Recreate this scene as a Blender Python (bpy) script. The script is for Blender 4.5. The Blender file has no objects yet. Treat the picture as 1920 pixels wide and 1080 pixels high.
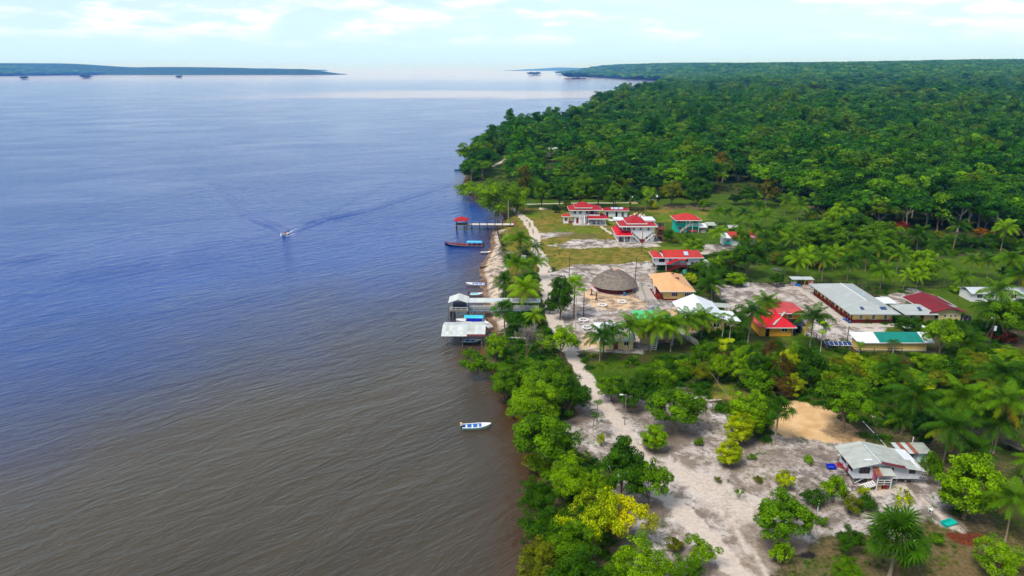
import bpy, math, random
import numpy as np
from mathutils import Vector, Matrix

R = math.radians
scene = bpy.context.scene
COL = scene.collection
random.seed(7)
rng = np.random.default_rng(7)

# ------------------------------------------------------------------ camera
H, F = 60.0, 1280.0                       # camera height in metres, focal length for a 1920 px wide frame
PITCH = math.atan((540 - 128.5) / F)
cam_d = bpy.data.cameras.new('camera')
cam_d.sensor_width = 36.0
cam_d.lens = F / 1920 * 36.0
cam_d.clip_start = 0.5
cam_d.clip_end = 80000
cam = bpy.data.objects.new('camera', cam_d)
cam.location = (0, 0, H)
cam.rotation_euler = (R(90) - PITCH, 0, 0)
COL.objects.link(cam)
scene.camera = cam

# ------------------------------------------------------------------ light
SUN_EL, SUN_AZ = R(57), R(-136)           # azimuth clockwise from +Y (the view direction)
world = bpy.data.worlds.new('World')
scene.world = world
world.use_nodes = True
nt = world.node_tree
nt.nodes.clear()
def wn(t, **k):
    n = nt.nodes.new(t)
    for a, b in k.items():
        setattr(n, a, b)
    return n
def wmath(op, a, b=None, c=None):
    n = wn('ShaderNodeMath', operation=op)
    for i, v in enumerate((a, b, c)):
        if v is None: continue
        if isinstance(v, (int, float)): n.inputs[i].default_value = v
        else: nt.links.new(v, n.inputs[i])
    return n.outputs[0]
wout = wn('ShaderNodeOutputWorld')
bg = wn('ShaderNodeBackground')
bg.inputs['Strength'].default_value = 0.11
sky = wn('ShaderNodeTexSky', sky_type='NISHITA', sun_disc=False)
sky.sun_elevation = SUN_EL
sky.sun_rotation = SUN_AZ
sky.air_density = 1.0
sky.dust_density = 0.6
sky.ozone_density = 1.6
tc = wn('ShaderNodeTexCoord')
sep = wn('ShaderNodeSeparateXYZ')
nt.links.new(tc.outputs['Generated'], sep.inputs[0])
zz = wmath('MAXIMUM', sep.outputs[2], 0.0)
den = wmath('ADD', zz, 0.38)
cmb = wn('ShaderNodeCombineXYZ')
nt.links.new(wmath('DIVIDE', sep.outputs[0], den), cmb.inputs[0])
nt.links.new(wmath('DIVIDE', sep.outputs[1], den), cmb.inputs[1])
nt.links.new(wmath('MULTIPLY', zz, 9.0), cmb.inputs[2])
def wnoise(scale, detail, rough, w):
    n = wn('ShaderNodeTexNoise', noise_dimensions='4D')
    n.inputs['Scale'].default_value = scale
    n.inputs['Detail'].default_value = detail
    n.inputs['Roughness'].default_value = rough
    n.inputs['W'].default_value = w
    nt.links.new(cmb.outputs[0], n.inputs['Vector'])
    return n.outputs[0]
def wramp(v, lo, hi):
    n = wn('ShaderNodeMapRange', interpolation_type='SMOOTHSTEP')
    nt.links.new(v, n.inputs[0])
    n.inputs[1].default_value = lo
    n.inputs[2].default_value = hi
    return n.outputs[0]
puff = wramp(wnoise(4.0, 9, 0.58, 3.3), 0.45, 0.62)
veil = wramp(wnoise(0.9, 5, 0.5, 8.1), 0.40, 0.72)
horizon_fade = wramp(zz, 0.02, 0.065)
cloud = wmath('MULTIPLY', wmath('MAXIMUM', wmath('MULTIPLY', puff, 0.85), wmath('MULTIPLY', veil, 0.3)), horizon_fade)
shade = wnoise(7.0, 6, 0.6, 5.0)
ccol = wn('ShaderNodeMix', data_type='RGBA')
nt.links.new(wramp(shade, 0.35, 0.65), ccol.inputs[0])
ccol.inputs[6].default_value = (5.4, 6.4, 7.3, 1)
ccol.inputs[7].default_value = (8.4, 8.3, 8.1, 1)
# pale humid band low over the horizon, part of the sky itself
hz = wn('ShaderNodeMix', data_type='RGBA')
lowband = wn('ShaderNodeMapRange', interpolation_type='SMOOTHSTEP')
nt.links.new(zz, lowband.inputs[0])
lowband.inputs[1].default_value = 0.0
lowband.inputs[2].default_value = 0.13
lowband.inputs[3].default_value = 0.9
lowband.inputs[4].default_value = 0.0
nt.links.new(lowband.outputs[0], hz.inputs[0])
nt.links.new(sky.outputs[0], hz.inputs[6])
hz.inputs[7].default_value = (3.9, 5.9, 8.0, 1)
mixc = wn('ShaderNodeMix', data_type='RGBA')
nt.links.new(cloud, mixc.inputs[0])
nt.links.new(hz.outputs[2], mixc.inputs[6])
nt.links.new(ccol.outputs[2], mixc.inputs[7])
nt.links.new(mixc.outputs[2], bg.inputs['Color'])
nt.links.new(bg.outputs[0], wout.inputs['Surface'])

sun_d = bpy.data.lights.new('sun', 'SUN')
sun_d.energy = 2.6
sun_d.angle = R(20)
sun_d.color = (1.0, 0.95, 0.86)
sun = bpy.data.objects.new('sun', sun_d)
sv = Vector((math.sin(SUN_AZ) * math.cos(SUN_EL), math.cos(SUN_AZ) * math.cos(SUN_EL), math.sin(SUN_EL)))
sun.rotation_euler = sv.to_track_quat('Z', 'Y').to_euler()
sun.location = sv * 200
COL.objects.link(sun)

vs = scene.view_settings
vs.view_transform = 'Standard'
vs.look = 'None'
vs.exposure = 0.62
vs.gamma = 1.0
vs.use_curve_mapping = False
cy = scene.cycles
cy.max_bounces = 6
cy.diffuse_bounces = 2
cy.glossy_bounces = 3
cy.transmission_bounces = 3
cy.transparent_max_bounces = 4
cy.volume_bounces = 1
cy.use_denoising = True
cy.use_adaptive_sampling = False
cy.caustics_reflective = False
cy.caustics_refractive = False
cy.sample_clamp_indirect = 4.0

# ------------------------------------------------------------------ helpers
GZ = 1.2                                   # height of the land above the river
def at(px, py, z=GZ):
    """Ground point (world) seen at a photo pixel; used once to measure where things stand."""
    a, b = (px - 960) / F, (540 - py) / F
    dy = math.cos(PITCH) + b * math.sin(PITCH)
    dz = -math.sin(PITCH) + b * math.cos(PITCH)
    t = (z - H) / dz
    return Vector((t * a, t * dy, z))
def pscale(p):
    """photo pixels per metre at a world point"""
    return F / (p.y * math.cos(PITCH) + (H - p.z) * math.sin(PITCH))
def S(r, g, b):
    f = lambda c: (c / 255 / 12.92) if c / 255 <= 0.04045 else ((c / 255 + 0.055) / 1.055) ** 2.4
    return (f(r), f(g), f(b))

def tag(o, label=None, cat=None, group=None, kind=None):
    if label: o['label'] = label
    if cat: o['category'] = cat
    if group: o['group'] = group
    if kind: o['kind'] = kind
    return o
def empty(name, loc, rz=0.0, scale=None):
    o = bpy.data.objects.new(name, None)
    o.location = loc
    o.rotation_euler = (0, 0, rz)
    if scale is not None: o.scale = scale
    o.empty_display_size = 0.3
    COL.objects.link(o)
    return o
def link(name, mesh, parent=None, loc=None, rot=None, scale=None):
    o = bpy.data.objects.new(name, mesh)
    COL.objects.link(o)
    if parent is not None: o.parent = parent
    if loc is not None: o.location = loc
    if rot is not None: o.rotation_euler = rot
    if scale is not None: o.scale = scale
    return o

# ------------------------------------------------------------------ materials
class NT:
    """small wrapper to write node trees shortly"""
    def __init__(self, name):
        self.m = bpy.data.materials.new(name)
        self.m.use_nodes = True
        self.t = self.m.node_tree
        self.t.nodes.clear()
        self.out = self.n('ShaderNodeOutputMaterial')
    def n(self, t, **k):
        n = self.t.nodes.new(t)
        for a, b in k.items(): setattr(n, a, b)
        return n
    def l(self, a, b): self.t.links.new(a, b)
    def put(self, v, sock):
        if isinstance(v, bpy.types.NodeSocket): self.l(v, sock)
        elif isinstance(v, (tuple, list)) and sock.type == 'RGBA' and len(v) == 3: sock.default_value = (*v, 1)
        else: sock.default_value = v
    def math(self, op, a, b=0.0, clamp=False):
        n = self.n('ShaderNodeMath', operation=op, use_clamp=clamp)
        self.put(a, n.inputs[0]); self.put(b, n.inputs[1])
        return n.outputs[0]
    def mix(self, f, a, b, mode='MIX'):
        n = self.n('ShaderNodeMix', data_type='RGBA', blend_type=mode)
        self.put(f, n.inputs[0]); self.put(a, n.inputs[6]); self.put(b, n.inputs[7])
        return n.outputs[2]
    def noise(self, vec, scale, detail=4, rough=0.55, dist=0.0):
        n = self.n('ShaderNodeTexNoise')
        if vec is not None: self.l(vec, n.inputs['Vector'])
        n.inputs['Scale'].default_value = scale
        n.inputs['Detail'].default_value = detail
        n.inputs['Roughness'].default_value = rough
        n.inputs['Distortion'].default_value = dist
        return n.outputs[0]
    def ramp(self, v, lo, hi, a=0.0, b=1.0):
        n = self.n('ShaderNodeMapRange', interpolation_type='SMOOTHSTEP')
        self.put(v, n.inputs[0])
        for i, x in enumerate((lo, hi, a, b)): n.inputs[i + 1].default_value = x
        return n.outputs[0]
    def mapping(self, vec, loc=(0, 0, 0), rot=(0, 0, 0), scale=(1, 1, 1), kind='POINT'):
        n = self.n('ShaderNodeMapping', vector_type=kind)
        self.l(vec, n.inputs[0])
        n.inputs[1].default_value = loc; n.inputs[2].default_value = rot; n.inputs[3].default_value = scale
        return n.outputs[0]
    def attr(self, name):
        n = self.n('ShaderNodeAttribute', attribute_name=name)
        return n
    def bump(self, h, strength, dist, normal=None):
        n = self.n('ShaderNodeBump')
        n.inputs['Strength'].default_value = strength
        n.inputs['Distance'].default_value = dist
        self.l(h, n.inputs['Height'])
        if normal is not None: self.l(normal, n.inputs['Normal'])
        return n.outputs[0]
    def principled(self, color, rough=0.6, normal=None, spec=0.5, metallic=0.0):
        n = self.n('ShaderNodeBsdfPrincipled')
        self.put(color, n.inputs['Base Color'])
        self.put(rough, n.inputs['Roughness'])
        n.inputs['Specular IOR Level'].default_value = spec
        n.inputs['Metallic'].default_value = metallic
        if normal is not None: self.l(normal, n.inputs['Normal'])
        return n
    def finish(self, bsdf):
        self.l(bsdf.outputs[0], self.out.inputs['Surface'])
        return self.m

MATS = {}
def M(name, col, rough=0.65, var=0.22, scale=0.9, dirt=0.0, dirtcol=(0.12, 0.09, 0.06), corr=None, metallic=0.0, spec=0.3):
    """painted / weathered surface: base colour with blotches and stains; corr = corrugation axis and pitch"""
    if name in MATS: return MATS[name]
    a = NT(name)
    oc = a.n('ShaderNodeTexCoord').outputs['Object']
    dark = tuple(c * (1 - var) for c in col)
    light = tuple(min(1, c * (1 + var * 0.6)) for c in col)
    c = a.mix(a.ramp(a.noise(oc, scale, 5, 0.6), 0.3, 0.7), dark, light)
    if dirt:
        st = a.noise(a.mapping(oc, scale=(1.2, 1.2, 0.35)), 1.6, 6, 0.65)
        c = a.mix(a.ramp(st, 0.5, 0.72, 0, dirt), c, dirtcol)
    nrm = None
    if corr:
        axis, pitch = corr
        w = a.n('ShaderNodeTexWave', wave_type='BANDS', bands_direction=axis)
        w.inputs['Scale'].default_value = math.pi * 2 / (20 * pitch) * 1.0
        a.l(oc, w.inputs['Vector'])
        nrm = a.bump(w.outputs['Fac'], 0.6, 0.05)
        sx = a.n('ShaderNodeSeparateXYZ'); a.l(oc, sx.inputs[0])
        k = a.math('FLOOR', a.math('DIVIDE', sx.outputs['XYZ'.index(axis)], 0.86))
        wn_ = a.n('ShaderNodeTexWhiteNoise', noise_dimensions='1D'); a.l(k, wn_.inputs['W'])
        c = a.mix(a.ramp(wn_.outputs[0], 0.0, 1.0, 0.0, 0.16), c, tuple(x * 0.45 for x in col))
        c = a.mix(a.ramp(w.outputs['Fac'], 0.0, 0.35, 0.10, 0.0), c, dirtcol)
    MATS[name] = a.finish(a.principled(c, rough, nrm, spec, metallic))
    return MATS[name]

# ------------------------------------------------------------------ mesh builder
class MB:
    def __init__(self): self.v, self.f = [], []
    def add(self, vs, fs):
        k = len(self.v)
        self.v += [tuple(p) for p in vs]
        self.f += [tuple(i + k for i in f) for f in fs]
        return self
    def box(self, x0, y0, z0, x1, y1, z1):
        return self.add([(x0, y0, z0), (x1, y0, z0), (x1, y1, z0), (x0, y1, z0), (x0, y0, z1), (x1, y0, z1), (x1, y1, z1), (x0, y1, z1)],
                        [(0, 3, 2, 1), (4, 5, 6, 7), (0, 1, 5, 4), (1, 2, 6, 5), (2, 3, 7, 6), (3, 0, 4, 7)])
    def beam(self, p, q, w, h=None, up=(0, 0, 1)):
        p, q, up = Vector(p), Vector(q), Vector(up)
        h = h or w
        d = (q - p).normalized()
        if abs(d.dot(up)) > 0.98: up = Vector((0, 1, 0))
        s = d.cross(up).normalized() * (w / 2)
        t = s.cross(d).normalized() * (h / 2)
        vs = [p - s - t, p + s - t, p + s + t, p - s + t, q - s - t, q + s - t, q + s + t, q - s + t]
        return self.add(vs, [(0, 3, 2, 1), (4, 5, 6, 7), (0, 1, 5, 4), (1, 2, 6, 5), (2, 3, 7, 6), (3, 0, 4, 7)])
    def tube(self, pts, rad, n=6, cap=True):
        k = len(self.v)
        pts = [Vector(p) for p in pts]
        for i, p in enumerate(pts):
            d = (pts[min(i + 1, len(pts) - 1)] - pts[max(i - 1, 0)]).normalized()
            u = Vector((1, 0, 0)) if abs(d.x) < 0.8 else Vector((0, 1, 0))
            a = d.cross(u).normalized(); b = d.cross(a)
            r = rad[i] if isinstance(rad, (list, tuple)) else rad
            for j in range(n):
                t = 2 * math.pi * j / n
                self.v.append(tuple(p + a * (math.cos(t) * r) + b * (math.sin(t) * r)))
        for i in range(len(pts) - 1):
            for j in range(n):
                a, b = k + i * n + j, k + i * n + (j + 1) % n
                self.f.append((a, b, b + n, a + n))
        if cap:
            self.f.append(tuple(k + j for j in range(n)))
            self.f.append(tuple(k + (len(pts) - 1) * n + j for j in reversed(range(n))))
        return self
    def cyl(self, x, y, z0, z1, r, n=12, r1=None):
        return self.tube([(x, y, z0), (x, y, z1)], [r, r if r1 is None else r1], n)
    def prism(self, poly, thick):
        """closed slab: polygon of 3-D points, thickened downwards"""
        n = len(poly)
        bot = [(p[0], p[1], p[2] - thick) for p in poly]
        return self.add(list(poly) + bot, [tuple(range(n)), tuple(range(2 * n - 1, n - 1, -1))] + [(i, i + n, (i + 1) % n + n, (i + 1) % n) for i in range(n)])
    def hip(self, x0, y0, x1, y1, z, rise, t=0.12, inset=None):
        """hip roof closed below; ridge along the longer side"""
        w, d = x1 - x0, y1 - y0
        if w >= d:
            i = d / 2 if inset is None else inset
            r0, r1 = (x0 + i, (y0 + y1) / 2, z + rise), (x1 - i, (y0 + y1) / 2, z + rise)
            fs = [(0, 1, 5, 4), (2, 3, 4, 5), (3, 0, 4), (1, 2, 5)]
        else:
            i = w / 2 if inset is None else inset
            r0, r1 = ((x0 + x1) / 2, y0 + i, z + rise), ((x0 + x1) / 2, y1 - i, z + rise)
            fs = [(1, 2, 5, 4), (3, 0, 4, 5), (0, 1, 4), (2, 3, 5)]
        vs = [(x0, y0, z), (x1, y0, z), (x1, y1, z), (x0, y1, z), r0, r1,
              (x0, y0, z - t), (x1, y0, z - t), (x1, y1, z - t), (x0, y1, z - t)]
        fs += [(0, 6, 7, 1), (1, 7, 8, 2), (2, 8, 9, 3), (3, 9, 6, 0), (6, 9, 8, 7)]
        return self.add(vs, fs)
    def gable(self, x0, y0, x1, y1, z, rise, axis='x', t=0.1, ridge=0.5):
        """two sloping slabs; ridge runs along axis"""
        if axis == 'x':
            ym = y0 + (y1 - y0) * ridge
            self.prism([(x0, y0, z), (x1, y0, z), (x1, ym, z + rise), (x0, ym, z + rise)], t)
            self.prism([(x0, ym, z + rise), (x1, ym, z + rise), (x1, y1, z), (x0, y1, z)], t)
        else:
            xm = x0 + (x1 - x0) * ridge
            self.prism([(x0, y0, z), (xm, y0, z + rise), (xm, y1, z + rise), (x0, y1, z)], t)
            self.prism([(xm, y0, z + rise), (x1, y0, z), (x1, y1, z), (xm, y1, z + rise)], t)
        return self
    def mesh(self, name, mat, smooth=False):
        me = bpy.data.meshes.new(name)
        me.from_pydata(self.v, [], self.f)
        if mat is not None: me.materials.append(mat)
        if smooth: me.polygons.foreach_set('use_smooth', [True] * len(me.polygons))
        me.update()
        return me
    def build(self, name, mat, parent=None, smooth=False, label=None):
        o = link(name, self.mesh(name, mat, smooth), parent)
        if label: o['label'] = label
        return o

def quads_mesh(name, V, mat, tint=None, per=4):
    """V: (n, per, 3) array of separate faces; tint: (n,) value stored per face corner"""
    n = V.shape[0]
    me = bpy.data.meshes.new(name)
    me.vertices.add(n * per)
    me.vertices.foreach_set('co', V.reshape(-1).astype(np.float32))
    me.loops.add(n * per)
    me.loops.foreach_set('vertex_index', np.arange(n * per, dtype=np.int32))
    me.polygons.add(n)
    me.polygons.foreach_set('loop_start', np.arange(0, n * per, per, dtype=np.int32))
    me.update(calc_edges=True)
    if tint is not None:
        at_ = me.attributes.new('tint', 'FLOAT', 'POINT')
        at_.data.foreach_set('value', np.repeat(tint, per).astype(np.float32))
    if mat is not None: me.materials.append(mat)
    return me

# ------------------------------------------------------------------ shoreline and terrain
def poly_dist(P, poly, closed=True):
    d = np.full(len(P), 1e12)
    n = len(poly)
    for i in range(n if closed else n - 1):
        a, b = poly[i], poly[(i + 1) % n]
        ab = b - a
        t = np.clip(((P - a) @ ab) / max(ab @ ab, 1e-9), 0, 1)
        q = P - a - t[:, None] * ab
        d = np.minimum(d, (q * q).sum(1))
    return np.sqrt(d)
def inside(P, poly):
    r = np.zeros(len(P), bool)
    n = len(poly)
    for i in range(n):
        (x0, y0), (x1, y1) = poly[i], poly[(i + 1) % n]
        if y0 == y1: continue
        c = ((y0 > P[:, 1]) != (y1 > P[:, 1]))
        r ^= c & (P[:, 0] < (x1 - x0) * (P[:, 1] - y0) / (y1 - y0) + x0)
    return r
def sdf(P, poly):
    d = poly_dist(P, poly)
    return np.where(inside(P, poly), d, -d)      # positive inside
def sst(x, a, b):
    t = np.clip((x - a) / (b - a), 0, 1)
    return t * t * (3 - 2 * t)
def wpoly(pts, z=GZ): return np.array([at(*p, z)[:2] for p in pts])
def vnoise(x, y, s, seed=0):
    """cheap value noise, about -1..1"""
    k = np.random.default_rng(seed).uniform(0, 6.28, (7, 3))
    r = np.zeros_like(x)
    for i, (a, b, c) in enumerate(k):
        f = (0.5 + 0.33 * i) / s
        r += np.sin(x * f * math.cos(a) * 6.28 + y * f * math.sin(a) * 6.28 + b + 1.7 * np.sin(y * f * 2.1 + c)) / (1 + 0.35 * i)
    return r / 2.6

shore_px = [(1000, 1080), (1006, 1010), (1000, 940), (1006, 890), (992, 850), (975, 800), (968, 760), (947, 722), (915, 694), (893, 676), (900, 655), (925, 634),
            (922, 612), (910, 592), (907, 560), (905, 540), (902, 522), (898, 506), (910, 484), (921, 462), (919, 444), (925, 434), (938, 424), (946, 408), (936, 399), (915, 388),
            (892, 374), (880, 366), (868, 358), (868, 346), (872, 334), (878, 318), (888, 298), (905, 280), (935, 266), (985, 250), (1040, 240), (1090, 229), (1108, 207),
            (1150, 192), (1210, 176), (1235, 163), (1285, 155), (1246, 152), (1190, 149.5), (1140, 147), (1095, 144), (1064, 141), (1050, 139)]
shore = [(4.0, 20.0), (3.2, 50.0)] + [tuple(at(*p, 0.0)[:2]) for p in shore_px] + [(760, 9500), (1500, 12500), (14500, 12500), (14500, 20)]
shore = np.array(shore)
LEFT = np.array([(-14000, 5200), (-4700, 5300), (-4300, 5900), (-4150, 7000), (-4250, 9000), (-4150, 11500), (-4080, 13500), (-4000, 15200), (-4900, 15400), (-14000, 15400)], float)

def land_z(P):
    s = sdf(P, shore)
    x, y = P[:, 0], P[:, 1]
    z = np.where(s > 0, GZ * sst(s, 0, 5), -2.4 * sst(-s, 0, 9))
    z += np.where(s > 4, 0.05 * vnoise(x, y, 13, 3), 0)
    rise = sst(y, 900, 4300) * sst(s, 20, 700) * (58 + 22 * sst(x / np.maximum(y, 1), 0.25, 0.75) + 9 * vnoise(x, y, 1500, 5))
    rise += sst(y, 4500, 8000) * sst(s, 50, 900) * 20
    return z + rise, s

xs = [-44.0]
while xs[-1] < 236: xs.append(xs[-1] + 1.0)
g = 1.0
while xs[-1] < 14000: g *= 1.075; xs.append(xs[-1] + g)
ys = [46.0]
while ys[-1] < 415: ys.append(ys[-1] + 1.0)
g = 1.0
while ys[-1] < 12300: g *= 1.045; ys.append(ys[-1] + g)
gx, gy = np.meshgrid(np.array(xs), np.array(ys))
LP = np.stack([gx.ravel(), gy.ravel()], 1)
lz, ls_ = land_z(LP)

zone = {}
def zmask(ch, polys, feather=2.0, amt=1.0, jit=2.0):
    J = LP + np.stack([vnoise(LP[:, 0], LP[:, 1], 7, 11), vnoise(LP[:, 0], LP[:, 1], 7, 12)], 1) * jit
    near = (LP[:, 1] < 620) & (LP[:, 0] < 420)
    m = np.zeros(len(LP))
    for p in polys:
        m[near] = np.maximum(m[near], sst(sdf(J[near], wpoly(p)), -feather, feather))
    zone[ch] = np.maximum(zone.get(ch, np.zeros(len(LP))), m * amt)
def zline(ch, pts, w, amt=1.0, jit=0.5, feather=0.7):
    J = LP + np.stack([vnoise(LP[:, 0], LP[:, 1], 9, 21), vnoise(LP[:, 0], LP[:, 1], 9, 22)], 1) * jit
    near = (LP[:, 1] < 620) & (LP[:, 0] < 420)
    m = np.zeros(len(LP))
    m[near] = 1 - sst(poly_dist(J[near], wpoly(pts), False), w / 2 - feather * 0.5, w / 2 + feather)
    zone[ch] = np.maximum(zone.get(ch, np.zeros(len(LP))), m * amt)
zmask('sand', [
    [(1030, 800), (1085, 770), (1135, 738), (1200, 745), (1290, 732), (1345, 755), (1430, 830), (1560, 800), (1640, 835), (1750, 880), (1800, 985), (1720, 1000), (1600, 985), (1520, 1012), (1440, 1080), (1400, 1140), (1200, 1140), (1150, 900), (1080, 850)],
    [(1028, 575), (1045, 540), (1085, 520), (1140, 500), (1235, 500), (1250, 560), (1330, 560), (1310, 620), (1200, 660), (1110, 668), (1066, 664), (1050, 620)],
    [(1340, 531), (1526, 531), (1600, 606), (1660, 612), (1650, 622), (1590, 640), (1520, 632), (1490, 600), (1360, 585)],
    [(1025, 512), (1075, 498), (1225, 490), (1230, 510), (1140, 505), (1040, 535)],
    [(1300, 460), (1360, 456), (1410, 470), (1310, 478)],
    [(1640, 562), (1720, 543), (1745, 552), (1690, 570), (1660, 578)]], 2.0)
zmask('sand', [[(1040, 457), (1100, 447), (1240, 456), (1245, 463), (1130, 464), (1050, 468)], [(1000, 440), (1030, 433), (1080, 436), (1075, 441), (1010, 448)]], 3.0, 0.75)
zmask('sand', [[(950, 430), (925, 428), (905, 460), (890, 490), (880, 508), (895, 560), (900, 620), (950, 612), (940, 540), (950, 500), (938, 470), (934, 440)]], 1.2, 1.0, 0.5)
zmask('orange', [[(1092, 545), (1125, 518), (1195, 540), (1208, 580), (1150, 588), (1096, 568)], [(1240, 580), (1275, 572), (1275, 594), (1230, 592)], [(1080, 625), (1130, 620), (1115, 662), (1070, 662)]], 1.5, 0.5)
zmask('orange', [[(1462, 768), (1500, 755), (1560, 765), (1600, 795), (1618, 826), (1560, 834), (1480, 824), (1440, 795)]], 1.2, 1.0)
zmask('orange', [[(950, 430), (925, 428), (905, 460), (890, 490), (880, 508), (895, 560), (900, 620), (950, 612), (940, 540), (950, 500), (938, 470), (934, 440)]], 1.0, 0.38, 0.5)
zmask('grass', [
    [(940, 428), (950, 396), (1060, 380), (1200, 385), (1340, 378), (1400, 395), (1360, 470), (1230, 495), (1035, 505), (985, 460)],
    [(1400, 500), (1700, 488), (1930, 476), (1930, 580), (1830, 600), (1745, 560), (1690, 543), (1560, 527), (1400, 527)],
    [(1320, 365), (1520, 365), (1540, 500), (1340, 470)], [(1080, 690), (1170, 668), (1215, 720), (1110, 738)],
    [(1605, 612), (1695, 614), (1680, 626), (1600, 624)], [(1480, 612), (1518, 624), (1575, 672), (1480, 668)],
    [(940, 376), (1340, 366), (1340, 392), (940, 396)], [(905, 296), (968, 290), (962, 332), (900, 332)],
    [(940, 430), (960, 430), (1000, 560), (960, 560), (950, 490)]], 2.5)
zmask('grass', [[(1225, 985), (1300, 1030), (1330, 1140), (1180, 1140)], [(1340, 715), (1440, 745), (1420, 765), (1330, 745)], [(1160, 572), (1195, 574), (1190, 582), (1160, 580)]], 3.0, 0.8)
zline('path', [(1440, 1130), (1345, 1030), (1250, 930), (1195, 850), (1150, 780), (1112, 730), (1082, 685), (1062, 650)], 2.6)
zline('path', [(1062, 650), (1040, 600), (1024, 540), (1022, 505), (1012, 478), (1003, 462)], 3.2)
zline('path', [(1003, 462), (998, 440), (984, 415), (966, 396)], 1.1, 1, 0.3)
zline('path', [(1010, 462), (1008, 440), (995, 415), (972, 398), (958, 388)], 1.1, 1, 0.3)
zmask('grass', [[(1520, 1015), (1620, 985), (1760, 985), (1930, 985), (1930, 1140), (1430, 1140)]], 3.0, 0.55)
zmask('path', [[(1235, 870), (1330, 880), (1450, 930), (1520, 960), (1450, 985), (1400, 1000), (1330, 960)]], 3.5, 0.62, 2.5)
zline('path', [(1262, 870), (1345, 955), (1420, 1050), (1455, 1120)], 1.0, 0.7)
zline('path', [(1560, 935), (1700, 915), (1760, 960), (1800, 990), (1865, 1040)], 1.3, 0.7)
zline('path', [(985, 383), (1060, 381), (1190, 380)], 1.3, 1, 0.1)
zline('path', [(1126, 424), (1146, 438)], 1.0, 1, 0.1)
zline('path', [(1660, 625), (1590, 608), (1540, 570)], 1.4, 0.8, 0.2)
zline('path', [(925, 312), (950, 298)], 2.5, 0.9)
zmask('red', [[(1795, 992), (1830, 1000), (1850, 1018), (1810, 1020), (1790, 1008)]], 0.8, 1.0, 1.0)
zmask('red', [[(1100, 790), (1080, 810), (1120, 800)], [(1330, 965), (1350, 990), (1310, 985)], [(1680, 960), (1720, 965), (1700, 980), (1675, 975)], [(1155, 752), (1200, 760), (1180, 772)]], 1.5, 0.6, 1.5)
zmask('lush', [[(1400, 500), (1700, 488), (1930, 476), (1930, 580), (1830, 600), (1745, 560), (1600, 532), (1400, 530)], [(1330, 362), (1520, 365), (1540, 500), (1400, 480), (1330, 420)], [(940, 374), (1340, 364), (1330, 384), (1160, 388), (940, 388)], [(1230, 418), (1350, 410), (1360, 460), (1240, 462)], [(1080, 690), (1170, 668), (1215, 720), (1110, 738)], [(1480, 612), (1518, 624), (1575, 672), (1480, 668)], [(1160, 572), (1195, 574), (1190, 582), (1160, 580)], [(1605, 612), (1695, 614), (1680, 626), (1600, 624)]], 3.0, 1.0)
zmask('lush', [[(1140, 398), (1240, 398), (1230, 420), (1140, 415)], [(1600, 990), (1760, 1000), (1740, 1040), (1620, 1050)], [(905, 296), (968, 290), (962, 332), (900, 332)]], 4.0, 0.7)
zmask('burnt', [[(1495, 1030), (1525, 1032), (1530, 1050), (1500, 1052)], [(1205, 726), (1240, 728), (1235, 738), (1210, 738)]], 0.7, 1.0, 1.0)
zmask('soil', [[(1480, 1010), (1620, 980), (1930, 985), (1930, 1140), (1400, 1140)]], 3.0, 0.55, 3.0)
zmask('soil', [[(1290, 832), (1560, 832), (1650, 885), (1500, 905), (1330, 885)], [(1500, 930), (1660, 950), (1700, 985), (1500, 990)], [(1085, 770), (1130, 760), (1140, 830), (1100, 870)]], 5.0, 0.48, 4.0)
zmask('soil', [[(1400, 955), (1520, 1000), (1560, 1030), (1440, 1120), (1400, 1060)], [(1120, 745), (1340, 745), (1360, 800), (1240, 850), (1180, 790)], [(1560, 800), (1660, 780), (1900, 790), (1900, 1000), (1740, 880), (1640, 832)], [(1500, 880), (1650, 940), (1640, 960), (1500, 950)]], 4.0, 0.5, 3.0)
zmask('soil', [[(940, 398), (960, 396), (990, 440), (960, 440)], [(1030, 430), (1130, 440), (1120, 450), (1030, 445)], [(1240, 380), (1350, 385), (1345, 398), (1240, 394)], [(1620, 370), (1660, 420), (1640, 440), (1600, 440)]], 3.0, 0.5, 3.0)

nx, ny = len(xs), len(ys)
idx = np.arange(nx * ny).reshape(ny, nx)
q = np.stack([idx[:-1, :-1], idx[:-1, 1:], idx[1:, 1:], idx[1:, :-1]], -1).reshape(-1, 4)
q = q[(lz[q] > -2.2).any(1)]
used = np.unique(q)
remap = np.full(nx * ny, -1)
remap[used] = np.arange(len(used))
q = remap[q]
def grid_mesh(name, co, faces, mat, smooth=True):
    me = bpy.data.meshes.new(name)
    me.vertices.add(len(co))
    me.vertices.foreach_set('co', co.astype(np.float32).ravel())
    me.loops.add(faces.size)
    me.loops.foreach_set('vertex_index', faces.astype(np.int32).ravel())
    me.polygons.add(len(faces))
    me.polygons.foreach_set('loop_start', np.arange(0, faces.size, 4, dtype=np.int32))
    me.update(calc_edges=True)
    if smooth: me.polygons.foreach_set('use_smooth', np.ones(len(faces), bool))
    me.materials.append(mat)
    return me

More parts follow.
